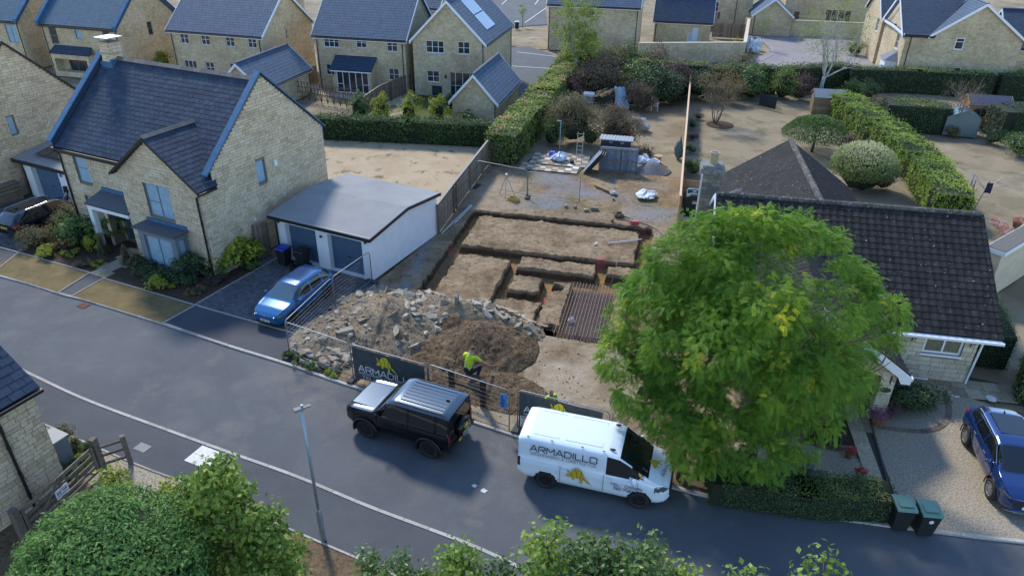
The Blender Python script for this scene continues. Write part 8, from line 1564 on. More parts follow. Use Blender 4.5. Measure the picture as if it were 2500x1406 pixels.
# ------------------------------------------------------------------ people
M_HV = simple('hi-vis yellow', (.55,.72,.03),.7); M_TAPE = simple('reflective tape', (.45,.5,.5),.4,.3); M_SKIN = simple('skin', (.42,.25,.17),.6); M_HAIR = simple('brown hair', (.09,.05,.03),.7); M_TROU = simple('navy trousers', (.015,.02,.05),.85); M_BOOT = simple('work boot', (.16,.09,.045),.85); M_DKSHIRT = simple('dark shirt', (.02,.022,.03),.85)
def person(label, J, loc, yaw, tops, hairy=True, shirt=None, feet='boot'):
 """J: joints of the pose; the surface is grown over the skeleton as one mesh"""
 vs_, rr, tg, es = [], [], [], []
 def add(p, r, tag_, par=None):
  vs_.append(Vector(p)); rr.append(r); tg.append(tag_); i = len(vs_)-1
  if par is not None: es.append((par, i))
  return i
 pe = add(J['pelvis'], .135,2); w1 = add((Vector(J['pelvis']) + Vector(J['chest']))/2,.125,1, pe); ch = add(J['chest'], .14,0, w1); nk = add(J['neck'], .06,3, ch); hd0 = add(Vector(J['neck']).lerp(Vector(J['head']),.55),.085,3, nk); hd1 = add(J['head'], .10,4 if hairy else 3, hd0); add(Vector(J['head'])+(Vector(J['head']) - Vector(J['neck'])).normalized()*.06,.075,4, hd1)
 f = Vector(J.get('face', (0,1,0))).normalized(); add(Vector(J['head']) + f * .105 - Vector((0,0,.03)),.02,3, hd1)
 for s in ('l', 'r'):
  sh = add(J['sh' + s], .075,0, ch); up = add(Vector(J['sh' + s]).lerp(Vector(J['el' + s]),.45),.062,0, sh); el = add(J['el' + s], .046,3, up); ha = add(J['ha' + s], .034,3, el); dr = (Vector(J['ha' + s]) - Vector(J['el' + s])).normalized(); sd = dr.orthogonal().normalized(); pm = add(Vector(J['ha' + s]) + dr * .06,.036,3, ha)
  for q in range(4): b = add(Vector(J['ha' + s]) + dr * .11 + sd * (q - 1.5)*.02,.01,3, pm); add(Vector(vs_[b]) + dr * (.045,.055,.05,.035)[q] - Vector((0,0,.015)),.008,3, b)
  th = add(Vector(J['ha' + s]) + dr * .05 + sd * .05,.011,3, pm); add(vs_[th] + dr * .04,.009,3, th)
  hp = add(J['hip' + s], .105,2, pe); md = add(Vector(J['hip' + s]).lerp(Vector(J['kn' + s]),.5),.088,2, hp); kn = add(J['kn' + s], .066,2, md); cf = add(Vector(J['kn' + s]).lerp(Vector(J['an' + s]),.4),.06,2, kn); an = add(J['an' + s], .05,5, cf); add(J['to' + s], .042,5, an)
 me = bpy.data.meshes.new('body'); me.from_pydata(vs_, es, []); o = bpy.data.objects.new('tmp', me); COL.objects.link(o); sk = o.modifiers.new('s', 'SKIN'); sk.use_smooth_shade = True
 for i, d in enumerate(me.skin_vertices[0].data): d.radius = (rr[i], rr[i]); d.use_root = (i == 0)
 ss = o.modifiers.new('u', 'SUBSURF'); ss.levels = 1; ss.render_levels = 1
 dg = bpy.context.evaluated_depsgraph_get(); me2 = bpy.data.meshes.new_from_object(o.evaluated_get(dg)); bpy.data.objects.remove(o)
 for m in tops: me2.materials.append(m)
 P = np.array([list(v) for v in vs_]); mi = []
 for p in me2.polygons:
  c = np.array(p.center); i = int(np.argmin(np.linalg.norm(P - c, axis=1) - np.array(rr)*.6)); k = tg[i]
  if k == 1 and abs(c[2]-(J['pelvis'][2] + J['chest'][2])/2) < .03: k = 6
  if k == 4 and (Vector(c) - Vector(J['head'])).dot(f) > .045 and c[2] < J['head'][2]+.05: k = 3
  mi.append(k)
 me2.polygons.foreach_set('material_index', mi); me2.polygons.foreach_set('use_smooth', [True] * len(mi)); t = tag(link('person', me2, None, loc, R(yaw)), label, 'person'); return t
CR = dict(pelvis=(0,0,.42), chest=(0,.14,.84), neck=(0,.2,1.02), head=(.02,.27,1.16), face=(.1,1,-.5), shl=(-.2,.14,.93), shr=(.2,.16,.93), ell=(-.3,.22,.66), elr=(.34,.34,.70), hal=(-.2,.46,.5), har=(.4,.56,.48), hipl=(-.11,.02,.40), hipr=(.11,.02,.40), knl=(-.2,.42,.46), knr=(.22,.42,.48), anl=(-.18,.14,.1), anr=(.2,.2,.1), tol=(-.18,.34,.05), tor=(.22,.4,.05))
def standing(h=1.76, arm=.0):
 k = h / 1.76; q = dict(pelvis=(0,0,.98), chest=(0,0,1.32), neck=(0,.01,1.5), head=(0,.03,1.64), face=(0,1,0), shl=(-.19,0,1.42), shr=(.19,0,1.42), ell=(-.26,-.02,1.14), elr=(.26,.04,1.14), hal=(-.26,.14,.92), har=(.2,.24,1.0), hipl=(-.1,0,.94), hipr=(.1,0,.94), knl=(-.12,.03,.5), knr=(.12,.03,.5), anl=(-.12,-.02,.1), anr=(.13,-.02,.1), tol=(-.13,.16,.05), tor=(.14,.16,.05)); return {a: tuple(c * k for c in b) for a, b in q.items()}
HVM = [M_HV, M_HV, M_TROU, M_SKIN, M_HAIR, M_BOOT, M_TAPE]
pw = at(1142,938); zq = max(0, float(soil_h(np.array([[(pw - SO).dot(S1)]]), np.array([[(pw - SO).dot(S2)]]))[0,0])); person('worker in yellow hi-vis shirt crouching beside the soil heap', CR, (pw.x, pw.y, max(.05, zq - .05)),-35, HVM).scale = (1.25,1.25,1.25)
pz = at(1345,962,1.66); person('dark-haired person standing behind banner, only the head showing', standing(1.78),(pz.x, pz.y, .14),-150, [M_HV, M_HV, M_TROU, M_SKIN, M_HAIR, M_BOOT, M_TAPE]); pz = at(1714,1166); person('worker in hi-vis top and dark trousers half hidden under big tree', standing(1.8),(pz.x, pz.y, 0),150, HVM)
# ------------------------------------------------------------------ oil tank and things around it
o = at(1686,528); t = thing('oil_tank', 'green plastic oil tank on a pale slab beside timber fence', 'oil tank', (o.x, o.y, 0), R(-12)); M_TANK = simple('tank green', (.012,.028,.03),.5); M_TANKT = simple('tank top', (.05,.10,.12),.45)
g = MB(); g.box((-.75,-.75,0),(.75,.75,.18)); g.build('base_slab', simple('pale concrete', (.6,.58,.54)), t); g = MB(); v = [(-.5,-.55,.18),(.5,-.55,.18),(.5,.55,.18),(-.5,.55,.18),(-.56,-.62,.95),(.56,-.62,.95),(.56,.62,.95),(-.56,.62,.95)]; g.add(v, [(0,3,2,1),(0,1,5,4),(1,2,6,5),(2,3,7,6),(3,0,4,7)]); g.build('tank_body', M_TANK, t)
g = MB(); pr = [(-.58,.95),(-.55,1.2),(-.4,1.45),(-.18,1.58),(.18,1.58),(.4,1.45),(.55,1.2),(.58,.95)]; g.prism([(x, -.6, z) for x, z in pr], (0,1.2,0)); g.build('tank_top', M_TANK, t); g = MB()
for y in (-.45,-.05,.35): g.prism([(x * 1.03, y, z + .03) for x, z in pr[1:-1]], (0,.22,0))
g.build('ribs', M_TANKT, t)
for x in (-.25,.25): g = MB(); g.box((x - .12,-.1,1.55),(x + .12,.2,1.75)); g.build('cap', M_TANKT, t)
g = MB(); g.box((-.05,-.625,1.05),(.2,-.612,1.2)); g.build('label_plate', simple('label pale', (.5,.5,.5),.6), t); g = MB(); g.box((-.05,-.627,1.22),(.2,-.613,1.27)); g.build('label_strip', simple('label red', (.4,.1,.08),.6), t)
def rods(name, label, cat, segs, r, mat, nn=6):
 t = thing(name, label, cat, segs[0][0]); o = Vector(segs[0][0])
 for a, b in segs: g = MB(); g.cyl(Vector(a) - o, Vector(b) - o, r, n=nn); g.build(name + '_length' if len(segs) > 1 else 'shaft', mat, t)
rods('timber_prop', 'slanting pale timber prop beside the oil tank', 'prop', [(at(1663,570), at(1700,560,1.9))], .04, simple('prop wood', (.42,.34,.24),.9)); rods('scaffold_tubes', 'silver tubes leaning beside bungalow chimney', 'tubes', [(at(1722,600), at(1742,560,2.6)),(at(1730,602), at(1752,565,2.5)),(at(1738,605), at(1755,575,2.4))], .03, M_GALV)
# ------------------------------------------------------------------ site clutter
t = thing('tripod_level', 'surveying level on a spread tripod behind the trenches', 'tripod', at(1236,478)); M_TRI = simple('tripod grey', (.3,.32,.35),.5)
for a in (0.4,2.5,4.6): g = MB(); g.cyl((.55 * math.cos(a),.55 * math.sin(a),0),(.06 * math.cos(a),.06 * math.sin(a),1.25),.022, n=6); g.build('leg', M_TRI, t)
g = MB(); g.lathe([(.1,1.24),(.1,1.28),(.05,1.3)], n=12); g.box((-.07,-.14,1.3),(.07,.14,1.46)); g.cyl((0,-.18,1.38),(0,.18,1.38),.035, n=10); g.build('level', simple('level yellow', (.4,.38,.3),.5), t); g = MB(); g.box((-.06,-.05,1.46),(.06,.05,1.5)); g.build('level_cap', M_WHITE, t)
t = thing('yellow_crate', 'small yellow plastic crate beside the surveying tripod', 'crate', at(1254,490), R(-30)); g = MB(); M_CR = simple('crate yellow', (.5,.36,.08),.6)
for x0, y0, x1, y1 in ((-.32,-.2,.32,-.17),(-.32,.17,.32,.2),(-.32,-.17,-.29,.17),(.29,-.17,.32,.17)): g.box((x0, y0,0),(x1, y1,.22))
g.box((-.29,-.17,0),(.29,.17,.03)); [g.box((-.3,-.02 + k * .1,.1),(.3,.0 + k * .1,.14)) for k in (-1,0,1)]; g.build('tub', M_CR, t)
def bagmesh(name, label, loc, r, h, mat, seed=0, cat='bag', n=22, m=12, sq=1.0):
 vn = VN(seed + 50); th = np.linspace(0,2 * np.pi, n, endpoint=False); mb = MB(); vs_ = []
 for j in range(m + 1):
  q = j / m
  for a in th:
   rr = r * (math.sin(math.pi * (.08+.86 * q)) ** .5 if j < m else .05)*(1+.5 * float(vn.fbm(math.cos(a)*1.8+5, math.sin(a)*1.8 + q * 3,3))+.5*(float(vn(math.cos(a)*5+30, math.sin(a)*5 + q * 7))-.5)); vs_.append((rr * math.cos(a), rr * math.sin(a) * sq, h * q * (1+.9 * float(vn.fbm(math.cos(a)*2+9, math.sin(a)*2+4,3)))))
 fs = [(j * n + i, j * n + (i + 1) % n, (j + 1) * n + (i + 1) % n, (j + 1) * n + i) for j in range(m) for i in range(n)]+[tuple(range(m * n, (m + 1) * n))]; mb.add(vs_, fs); return tag(mb.build(name, mat, None, False, loc=loc, rz=random.uniform(0,6)), label, cat)
M_SACK = simple('white sacking', (.62,.66,.70),.8, var=.15, vscale=6, bstr=.5, bscale=18)
bagmesh('builders_bag', 'crumpled white builders bag lying on the dug ground', at(1577,482,.02),.62,.4, M_SACK, 1); t = thing('timber_bundle', 'bundle of sawn timbers lying behind the trenches', 'timber', at(1475,467),0); a, b = at(1450,455), at(1504,478)
for k in range(5): link('timber', unitbox(M_NEWT, .03), t, M=Matrix.Translation(((a + b)/2 - at(1475,467)) + Vector((random.uniform(-.1,.1),(k % 3)*.1-.1,.06+.09*(k // 3)))) @ Matrix.Rotation(yaw_of(a, b) + random.uniform(-.03,.03),4, 'Z') @ Matrix.Diagonal(((b - a).length * random.uniform(.85,1),.09,.08,1)))
bagmesh('plastic_wrap', 'white plastic wrapping on the end of timber bundle', at(1497,474,.1),.2,.22, M_SACK, 2, 'wrapping')
for k, (px, py, s_) in enumerate(((1452,513,.44),(1431,516,.3),(1404,508,.22),(1382,506,.25),(1497,488,.22))):
 tag(MB().cbox((0,0,.1),(s_, s_ * .55,.2 if k == 0 else .12),0).build('concrete_block', M_CONC, loc=at(px, py, .02), rz=R(-12+25 * k)), ['largest pale concrete block lying behind the trenches', 'smaller concrete block beside the largest one', 'broken block piece left of the concrete blocks', 'broken block piece farthest left behind trenches', 'block piece near wrapped timber end'][k], 'block')
rods('levelling_staff', 'white levelling staff lying across the large soil platform', 'staff', [(at(1484,594,.08), at(1566,584,.1))], .035, M_WHITE); rods('marker_stick', 'thin timber stick leaning over the small soil block', 'stick', [(at(1493,690,-.4), at(1511,627,.9))], .018, simple('stick wood', (.4,.3,.2),.9)); rods('white_tube', 'short white tube end lying on the soil platform', 'tube', [(at(1452,598,.06), at(1458,592,.1))], .05, M_WHITE)
rods('yellow_marker', 'yellow board standing at the edge of rebar mat', 'board', [(at(1512,765,-.05), at(1515,750,.4))], .05, simple('board yellow', (.65,.5,.08),.6)); rods('steel_poles', 'pale poles lying along the fence beside garage', 'poles', [(at(1078,570,.05), at(1150,500,.05)),(at(1110,545,.06), at(1152,502,.06))], .035, simple('pole pale', (.5,.5,.48),.7))
bagmesh('tool_bag', 'small pale bag resting on the rebar mat', at(1394,788,.0),.15,.3, simple('bag pale', (.6,.5,.48),.8, var=.3, vscale=12),4); t = thing('red_pump', 'red water pump at the far right trench corner', 'pump', at(1549,552)); g = MB(); g.box((-.18,-.14,.1),(.18,.14,.35)); g.cyl((-.25,0,.2),(.25,0,.2),.1, n=12); g.build('motor', simple('pump red', (.45,.08,.08),.5), t); g = MB(); g.tube([(-.25,-.18,.05),(.25,-.18,.05),(.25,.18,.05),(-.25,.18,.05)], .02,6, closed=True); g.tube([(-.25,-.18,.05),(-.25,-.18,.42),(-.25,.18,.42),(-.25,.18,.05)], .02,6); g.build('carry_frame', M_GALV, t)
def hose(label, px, r, mat, name='hose', z=.05):
 P = smoothline([at(x, y, z) for x, y in px], 8); o = P[0]; g = MB(); g.tube([p - o for p in P], r, 6); tag(g.build(name, mat, None, True, loc=o), label, 'hose')
hose('black hose looping from the red pump across gravel', [(1553,553),(1535,540),(1512,535),(1500,522),(1530,530),(1570,545),(1600,558),(1620,575),(1640,592)], .025, M_BLACK); hose('coiled pale hose below the red pump', [(1548,556),(1535,570),(1532,582),(1548,588),(1560,578),(1552,562),(1540,566)], .018, simple('hose pale', (.4,.38,.34),.7), z=-.3); hose('thin green hose near crumpled builders bag', [(1541,478),(1548,490),(1565,499),(1600,505),(1615,530)], .015, simple('hose green', (.08,.3,.25),.6))
t = thing('shovel', 'shovel standing near the far trench edge', 'shovel', at(1496,541)); g = MB(); g.cyl((0,0,.1),(.35,.3,1.0),.02, n=6); g.build('shaft', simple('prop wood', (.42,.34,.24)), t); g = MB(); g.cbox((-.03,-.03,.08),(.2,.03,.28),.7, rx=.4); g.build('blade', M_GALV, t); bagmesh('soil_spoil', 'small brown spoil mound by the shovel', at(1510,530),.3,.3, M_HEAP, 6, 'soil heap')
t = thing('bucket', 'black bucket on the checkered slabs', 'bucket', at(1396,402)); g = MB(); g.lathe([(.13,0),(.17,.32),(.185,.33),(.16,.32)], n=16); g.build('pail', BKB, t); g = MB(); g.tube([(-.17,0,.31),(-.1,0,.44),(.1,0,.44),(.17,0,.31)], .008,5); g.build('handle', M_GALV, t); t = thing('bucket', 'blue bucket glimpsed under the left of big tree', 'bucket', at(1570,1010)); g = MB(); g.lathe([(.1,0),(.13,.25),(.14,.26),(.12,.25)], n=16); g.build('pail', simple('bucket blue', (.03,.12,.45),.5), t); g = MB(); g.tube([(-.13,0,.25),(0,0,.36),(.13,0,.25)], .008,5); g.build('handle', M_GALV, t)
# checkered slabs
sp_ = ats([(1266,414),(1312,374),(1446,381),(1412,425)]); cs_ = sheet('slab_patio', sp_, .055, M_JOINT); e1c, e2c = axes(-12.8); MS = [unitbox(simple('slab ' + n, c, .9, var=.15, vscale=4),.02) for n, c in (('cream', (.50,.44,.34)),('brown', (.23,.18,.125)),('white', (.62,.60,.56)),('buff', (.40,.34,.25)))]; random.seed(11)
o = sp_[0]; us = [(p - o).dot(e1c) for p in sp_]; vv = [(p - o).dot(e2c) for p in sp_]
for i in range(int((max(us) - min(us))/.46)+1):
 for j in range(int((max(vv) - min(vv))/.46)+1):
  c = o + e1c * (min(us)+.23 + i * .46) + e2c * (min(vv)+.23 + j * .46)
  if inpoly(c, sp_): link('slab', MS[1 if (i + j) % 2 else random.choice((0,0,2,3))], cs_, M=Matrix.Translation((c.x, c.y, .065 + random.uniform(0,.01))) @ Matrix.Rotation(R(-12.8),4, 'Z') @ Matrix.Diagonal((.445,.445,.04,1)))
bagmesh('tarp_bundle', 'blue and white tarpaulin bundle on checkered slabs', at(1365,392,.09),.55,.55, simple('tarp white', (.55,.62,.72),.5, var=.2, vscale=5, bstr=.4, bscale=12),8, 'tarpaulin'); bagmesh('blue_tarp', 'crumpled blue tarp behind the white bundle', at(1352,388,.09),.35,.5, simple('tarp blue', (.06,.10,.5),.5),9, 'tarpaulin'); rods('planks', 'long planks lying across checkered slabs', 'planks', [(at(1300,398,.12), at(1380,407,.12)),(at(1320,401,.13), at(1392,408,.13))], .05, M_TIMBER)
def ladder(label, base, topz, lean, yaw, L=3.0):
 t = thing('ladder', label, 'ladder', base, R(yaw)); M_LAD = simple('ladder pale', (.45,.42,.35),.6)
 for s in (-.2,.2): g = MB(); g.cyl((s, 0,0),(s, lean, topz),.025, n=6); g.build('stile', M_LAD, t)
 n = 8
 for k in range(n): q = (k + .6) / n; g = MB(); g.cyl((-.2, lean * q, topz * q),(.2, lean * q, topz * q),.018, n=6); g.build('rung', M_LAD, t)
ladder('pale ladder leaning against olive-brown bush', at(1412,402),2.2,.6,-10)
t = thing('washing_post', 'grey steel post with short arm beside checkered slabs', 'post', at(1366,368), R(-10)); g = MB(); g.cyl((0,0,0),(0,0,2.3),.045, n=8); g.build('pole', M_POST, t); g = MB(); g.box((-.3,-.03,2.24),(.06,.03,2.32)); g.build('arm', M_POST, t)
# stacked fence panels
M_BLUEP = piecemat('blue grey boards', [(0,(.14,.18,.24)),(.5,(.20,.245,.31)),(1,(.27,.30,.34))], .85,.35,7); pA, pB = at(1461,417), at(1552,424); t = thing('fence_panel_stack', 'upright blue-grey board panels stacked behind the dig', 'fence panels', (pA.x, pA.y, 0), yaw_of(pA, pB)); L = (pB - pA).length; n = int(L / .13)
for i in range(n): link('board', unitbox(M_BLUEP, .03), t, M=Matrix.Translation(((i + .5) * L / n, .04 * math.sin(i * 3),.86)) @ Matrix.Diagonal((L / n - .006,.02,1.7,1)))
for z in (.12,.85,1.62): link('rail', unitbox(M_TIMBER, .03), t, M=Matrix.Translation((L / 2,-.05, z)) @ Matrix.Diagonal((L, .06,.08,1)))
for k in (1,2): link('panel', unitbox(M_BLUEP, .03), t, M=Matrix.Translation((L / 2+.06,.06+.08 * k, .86)) @ Matrix.Diagonal((L, .04,1.72,1)))
lp = at(1428,420); t = thing('fence_panel_pile', 'grey fence panels leaning against the upright stack', 'fence panels', (lp.x, lp.y, 0), R(-12))
for k in range(3):
 Mx = Matrix.Translation((.5 + k * .1,.3,.85)) @ Matrix.Rotation(R(-52),4, 'Y')
 for j in range(12): link('board', unitbox(M_TIMBER if k else M_BLUEP, .03), t, M=Mx @ Matrix.Translation((0,-.75 + j * .135, k * -.06)) @ Matrix.Diagonal((1.9,.125,.02,1)))
cp = at(1500,398); t = thing('storage_chest', 'dark storage chest with ribbed pale lid behind panels', 'chest', (cp.x, cp.y, 0), R(-12)); g = MB(); g.box((-1.05,-.3,0),(1.05,.35,1.75)); g.build('chest_body', simple('chest dark', (.015,.02,.03),.6), t); g = MB(); v = [(-1.15,-.4,1.76),(1.2,-.4,1.76),(1.2,.4,1.86),(-1.15,.4,1.86)]; g.add(v + [(x, y, z + .05) for x, y, z in v], _CF); g.build('lid', simple('lid grey', (.3,.32,.34),.6), t)
for k in range(10): g = MB(); x = -1.1 + k * .23; g.add([(x, -.4,1.812),(x + .1,-.4,1.812),(x + .1,.4,1.912),(x, .4,1.912),(x, -.4,1.84),(x + .1,-.4,1.84),(x + .1,.4,1.94),(x, .4,1.94)], _CF); g.build('lid_rib', simple('lid grey', (.3,.32,.34)), t)
for x in (-.35,.45): g = MB(); g.box((x - .12,-.312,1.55),(x + .12,-.302,1.67)); g.build('latch', M_GALV, t)
gp = thing('gravel_pile', 'grey gravel pile beside the stacked panels', 'gravel pile', at(1592,418)); n = 26; th = np.linspace(0,2 * np.pi, n, endpoint=False); g = MB(); g.add([(0,.1,.75)]+[(r_ * math.cos(a)*(1+.1 * math.sin(3 * a)), r_ * .75 * math.sin(a), z) for r_, z in ((.5,.5),(1.0,.15),(1.35,-.02)) for a in th], [(0,1 + i, 1+(i + 1) % n) for i in range(n)]+[(1 + j * n + i, 1+(j + 1) * n + i, 1+(j + 1) * n + (i + 1) % n, 1 + j * n + (i + 1) % n) for j in range(2) for i in range(n)]); M_GRV = speckle('grey gravel', [(.2,.2,.215),(.1,.1,.11),(.36,.36,.37)], [(18,.45,.58,.9),(26,.55,.66,.9)], .95,1.0,22,.05); g.build('heap', M_GRV, gp, True)
bagmesh('builders_bag', 'slumped white bag at top of the gravel pile', at(1568,400,.3),.45,.6, M_SACK, 12); bagmesh('builders_bag', 'long pale bag lying over the gravel pile', at(1590,402,.3),.5,.4, M_SACK, 13); t = thing('cable_reel', 'round wooden reel beside gravel pile', 'reel', at(1606,398)); g = MB(); g.lathe([(.32,0),(.32,.05)], n=18); g.lathe([(.2,.05),(.2,.5)], n=14); g.lathe([(.32,.5),(.32,.55)], n=18); g.build('drum', M_NEWT, t); shrub('pile of dead brown cuttings behind gravel pile', at(1575,385),1.0,.8, L_RED, .1,500, 'cuttings', 'cuttings', M_COREB)
# garden clutter under the far bushes
t = thing('lumber_stack', 'stack of sawn yellow timber under the far bushes', 'timber stack', at(1475,255), R(-15)); random.seed(21)
for k in range(16): link('timber', unitbox(M_NEWT, .03), t, M=Matrix.Translation((random.uniform(-.6,.6), random.uniform(-.5,.5),1.0+(k // 6)*.1)) @ Matrix.Rotation(R(75) + random.uniform(-.2,.2),4, 'Z') @ Matrix.Diagonal((2.0,.14,.08,1)))
g = MB(); g.box((-.9,-.6,0),(.9,.7,.95)); g.build('support', simple('support dark', (.03,.035,.03),.8), t); link('stake', unitbox(M_NEWT, .03), t, M=Matrix.Translation((1.1,-.7,.8)) @ Matrix.Diagonal((.12,.12,1.9,1)))
t = thing('barbecue', 'silver-lidded gas barbecue beside the lumber stack', 'barbecue', at(1437,256), R(-12)); g = MB(); g.box((-.45,-.3,0),(.45,.3,.75)); g.build('cabinet', simple('bbq blue', (.08,.18,.35),.5), t); g = MB(); pr = [(-.3,.8),(-.3,1.0),(-.12,1.15),(.12,1.15),(.3,1.0),(.3,.8)]; g.prism([(-.5, y, z) for y, z in pr], (1.0,0,0)); g.build('lid', simple('bbq lid', (.55,.6,.65),.3,.4), t); g = MB(); g.box((-.75,-.25,.75),(-.48,.25,.79)); g.build('shelf', M_GALV, t)
t = thing('tarpaulin', 'pale blue tarpaulin draped down from lumber stack', 'tarpaulin', at(1510,262)); X, Zq = np.meshgrid(np.linspace(0,1,14), np.linspace(0,1,18), indexing='ij'); hx = -.5 + X * .9 + Zq * (.5+.4 * X); hz = np.where(Zq < .65,1.75 - Zq * 2.6,.06)+.05 * np.sin(X * 14 + Zq * 4); hy = .3 - Zq * .9+.08 * np.sin(X * 9); link('sheet', gridmesh('sheet', hx, hy, np.maximum(hz, .03), simple('tarp pale blue', (.36,.50,.66),.5, var=.15, vscale=5)), t)
t = thing('garden_armchair', 'white slatted garden armchair on the dry grass', 'chair', at(1597,270), R(80)); M_CH = simple('chair white', (.7,.72,.75),.5)
for x in (-.3,.3):
 for y in (-.28,.28): g = MB(); g.box((x - .035, y - .035,0),(x + .035, y + .035,.68 if y < 0 else 1.1)); g.build('leg', M_CH, t)
 g = MB(); g.box((x - .06,-.33,.66),(x + .06,.3,.71)); g.build('armrest', M_CH, t)
for k in range(5): g = MB(); g.box((-.28,-.28 + k * .115,.42),(.28,-.19 + k * .115,.45)); g.build('seat_slat', M_CH, t); g = MB(); g.box((-.26 + k * .115,.27,.5),(-.17 + k * .115,.3,1.08)); g.build('back_slat', M_CH, t)
t = thing('white_pallet', 'white wooden pallet standing beside the brown bush', 'pallet', at(1556,318), R(-20)); [link('slat', unitbox(M_CH, .03), t, M=Matrix.Translation((-.5 + k * .2,0,.55)) @ Matrix.Rotation(.2,4, 'X') @ Matrix.Diagonal((.12,.03,1.1,1))) for k in range(6)]; [link('bearer', unitbox(M_CH, .03), t, M=Matrix.Translation((0,.05, z)) @ Matrix.Diagonal((1.2,.08,.1,1))) for z in (.15,.55,.95)]; bagmesh('builders_bag', 'grey bag of rubble behind the white pallet', at(1572,318),.5,.5, simple('bag grey', (.3,.33,.34),.8, var=.3),15); bagmesh('garden_bag', 'green garden waste bag in the shade of bushes', at(1637,245),.55,.8, simple('bag green', (.07,.12,.09),.7, var=.4),16)
bagmesh('covered_item', 'green sheeted bundle leaning on rear fence', at(1655,386),.4,1.3, simple('sheet green', (.09,.15,.15),.6, var=.3),17, 'bundle', sq=.7); slat_panel('dark board panel leaning in rear garden beside hedge gate', at(1853,258), at(1890,268),1.1, simple('panel black', (.02,.02,.024),.7),4, 'leaning_board', 'board', .004); slat_panel('dark wooden garden gate set between hedges', at(1868,232), at(1890,233),1.9, simple('gate dark', (.025,.02,.017),.8),8, 'garden_gate', 'gate', .006)
for k, (px, py, r_, h_) in enumerate(((1826,126,.7,1.6),(1846,122,.6,1.2),(1843,129,.5,.7))): bagmesh('builders_bag', ['tallest white builders bag at end of pale garden wall', 'grey-white builders bag behind thin young tree', 'small low white bag before the tall ones'][k], at(px, py), r_, h_, M_SACK, 30 + k)
# ------------------------------------------------------------------ sheds, greenhouse
def shed(label, px, py, yaw, w_, d, he, hr, wallm, roofm, name='garden_shed', windows=False):
 t = thing(name, label, 'shed', at(px, py), R(yaw)); n = int(he / .13)
 for y, nn in ((0,-1),(d, 1)):
  for i in range(n): link('cladding_board', unitbox(wallm, .03), t, M=Matrix.Translation((w_ / 2, y, (i + .5) * he / n)) @ Matrix.Rotation(.06 * nn, 4, 'X') @ Matrix.Diagonal((w_, .03, he / n, 1)))
 for x in (0, w_):
  g = MB(); g.prism([(x - .015,0,0),(x - .015, d, 0),(x - .015, d, he),(x - .015, d / 2, hr),(x - .015,0, he)], (.03,0,0)); g.build('end_wall', wallm, t)
  for i in range(int(d / .14)): g = MB(); y = .02 + i * .14; g.box((x - .03 if x == 0 else x + .016, y, .02),(x - .016 if x == 0 else x + .03, y + .12, he + (hr - he)*(1 - abs(y + .06 - d / 2)/(d / 2)))); g.build('end_board', wallm, t)
 for s, (y0, y1) in enumerate(((-.12, d / 2),(d + .12, d / 2))): roofplane(t, 'roof', (-.1, y0, he - .03),(w_ + .1, y0, he - .03),(w_ + .1, y1, hr + .04),(-.1, y1, hr + .04), roofm, .03)
 for x in (-.12, w_ + .08): g = MB(); barge(g, (x, -.13, he),(x, d / 2, hr + .06),.1,.04,(1,0,0)); barge(g, (x, d / 2, hr + .06),(x, d + .13, he),.1,.04,(1,0,0)); g.build('bargeboard', wallm, t)
 if windows:
  for k in range(3): g = MB(); g.box((.35 + k * .62,-.05, he * .5),(.9 + k * .62,-.03, he * .85)); g.build('window', M_GLASS, t)
M_SHED = piecemat('shed boards', [(0,(.18,.12,.07)),(1,(.27,.19,.12))], .9,.3,6); M_SHED2 = piecemat('orange shed boards', [(0,(.30,.13,.05)),(1,(.42,.21,.09))], .85,.3,6)
shed('small timber shed with grey felt roof at foot of leafless birch', 1981,279,-12.5,2.5,1.7,1.55,2.05, M_SHED, simple('shed felt', (.16,.19,.22),.9, var=.15)); shed('orange-brown shed with navy felt roof at the right', 2353,308,-12.5,3.2,2.1,1.85,2.45, M_SHED2, simple('navy felt', (.05,.06,.10),.85), windows=True)
gp_ = at(2381,338); t = thing('greenhouse', 'small pale-framed greenhouse beside the huge rounded hedge', 'greenhouse', (gp_.x, gp_.y, 0), R(70)); M_GF = simple('greenhouse frame', (.14,.2,.2),.5); M_GG = simple('greenhouse glass', (.10,.16,.17),.08,0,.9); gw, gd, gh, gr_ = 1.9,2.4,1.5,2.1
for x in np.linspace(0, gw, 4):
 g = MB(); g.tube([(x, 0,0),(x, 0, gh),(x, gd / 2, gr_),(x, gd, gh),(x, gd, 0)], .03,5); g.build('frame_hoop', M_GF, t)
for x0, x1 in zip(np.linspace(0, gw, 4), np.linspace(0, gw, 4)[1:]):
 for a, b in (((0,.02),(0, gh)),((0, gh),(gd / 2, gr_)),((gd, .02),(gd, gh)),((gd, gh),(gd / 2, gr_))): g = MB(); g.quad((x0+.03, a[0], a[1]),(x1-.03, a[0], a[1]),(x1-.03, b[0], b[1]),(x0+.03, b[0], b[1])); g.build('glass_pane', M_GG, t)
for x in (0, gw): g = MB(); g.poly([(x, .03,.03),(x, gd - .03,.03),(x, gd - .03, gh),(x, gd / 2, gr_ - .03),(x, .03, gh)]); g.build('end_glass', M_GG, t)
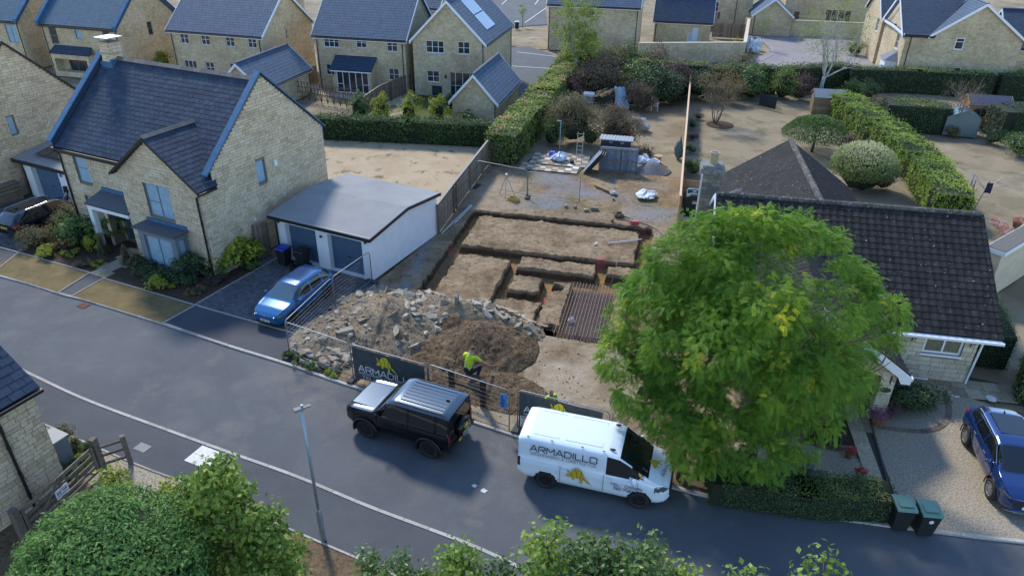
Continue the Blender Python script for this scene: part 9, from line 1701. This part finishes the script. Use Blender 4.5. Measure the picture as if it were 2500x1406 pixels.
# rotary airers with washing
def cloth(t, name, a, b, drop, mat):
 a, b = Vector(a), Vector(b); X, Y = np.meshgrid(np.linspace(0,1,7), np.linspace(0,1,7), indexing='ij'); d = b - a; n = Vector((-d.y, d.x, 0)).normalized(); w_ = .05 * np.sin(X * 9 + Y * 3) * Y; link(name, gridmesh(name, a.x + d.x * X + n.x * w_, a.y + d.y * X + n.y * w_, a.z + d.z * X - drop * Y, mat), t)
wp_ = at(2376,516); t = thing('rotary_airer', 'leaning rotary clothes airer with dark garments on dry lawn', 'clothes airer', (wp_.x, wp_.y, 0)); g = MB(); g.cyl((0,0,0),(.45,.1,2.0),.03, n=7); g.build('pole', M_GALV, t)
for k in range(4): a = k * math.pi / 2+.4; g = MB(); g.cyl((.35,.08,1.4),(.4+1.2 * math.cos(a),.1+1.2 * math.sin(a),2.15),.014, n=5); g.build('arm', M_GALV, t)
C4 = [Vector((.4+1.15 * math.cos(k * math.pi / 2+.4),.1+1.15 * math.sin(k * math.pi / 2+.4),2.12)) for k in range(4)]
for k in range(4): g = MB(); g.cyl(C4[k], C4[(k + 1) % 4], .006, n=4); g.build('line', M_GALV, t)
for k, c in enumerate(((.12,.02,.18),(.02,.02,.05),(.06,.12,.25))): cloth(t, 'garment', C4[2].lerp(C4[1 if k != 1 else 3], .1+.25 * k), C4[2].lerp(C4[1 if k != 1 else 3], .3+.25 * k),.65, simple('garment %d' % k, c, .9))
wl, wr2 = at(1745,66), at(1838,62); t = thing('washing_line', 'line of dark and red washing before the distant house', 'washing line', (wl.x, wl.y, 0)); d = wr2 - wl
for x in (0,1): g = MB(); g.cyl(d * x, d * x + Vector((0,0,2.0)),.04, n=6); g.build('post', M_GALV, t)
g = MB(); g.cyl((0,0,1.95), d + Vector((0,0,1.95)),.012, n=4); g.build('line', M_GALV, t)
for k, c in enumerate(((.3,.03,.05),(.02,.02,.03),(.1,.25,.45),(.02,.02,.03),(.05,.3,.4),(.45,.05,.05),(.02,.02,.03),(.08,.12,.4))): cloth(t, 'garment', d * (.04 + k * .12) + Vector((0,0,1.93)), d * (.13 + k * .12) + Vector((0,0,1.93)),.9+.2*(k % 2), simple('washing %d' % k, c, .9))
t = thing('whirligig_airer', 'small pale folding airer behind pale garden wall', 'clothes airer', at(1742,104)); [(lambda g: (g.cyl((0,0,.9),(1.3 * math.cos(a),1.3 * math.sin(a),1.3),.02, n=5), g.build('arm', M_GALV, t)))(MB()) for a in (0,1.57,3.14,4.71)]; g = MB(); g.cyl((0,0,0),(0,0,1.2),.03, n=6); g.build('pole', M_GALV, t)
rods('leaning_planks', 'two weathered planks leaning on the stone house gable', 'planks', [(at(352,138), at(325,108,2.2)),(at(360,140), at(342,110,2.2))], .08, M_TIMBER)
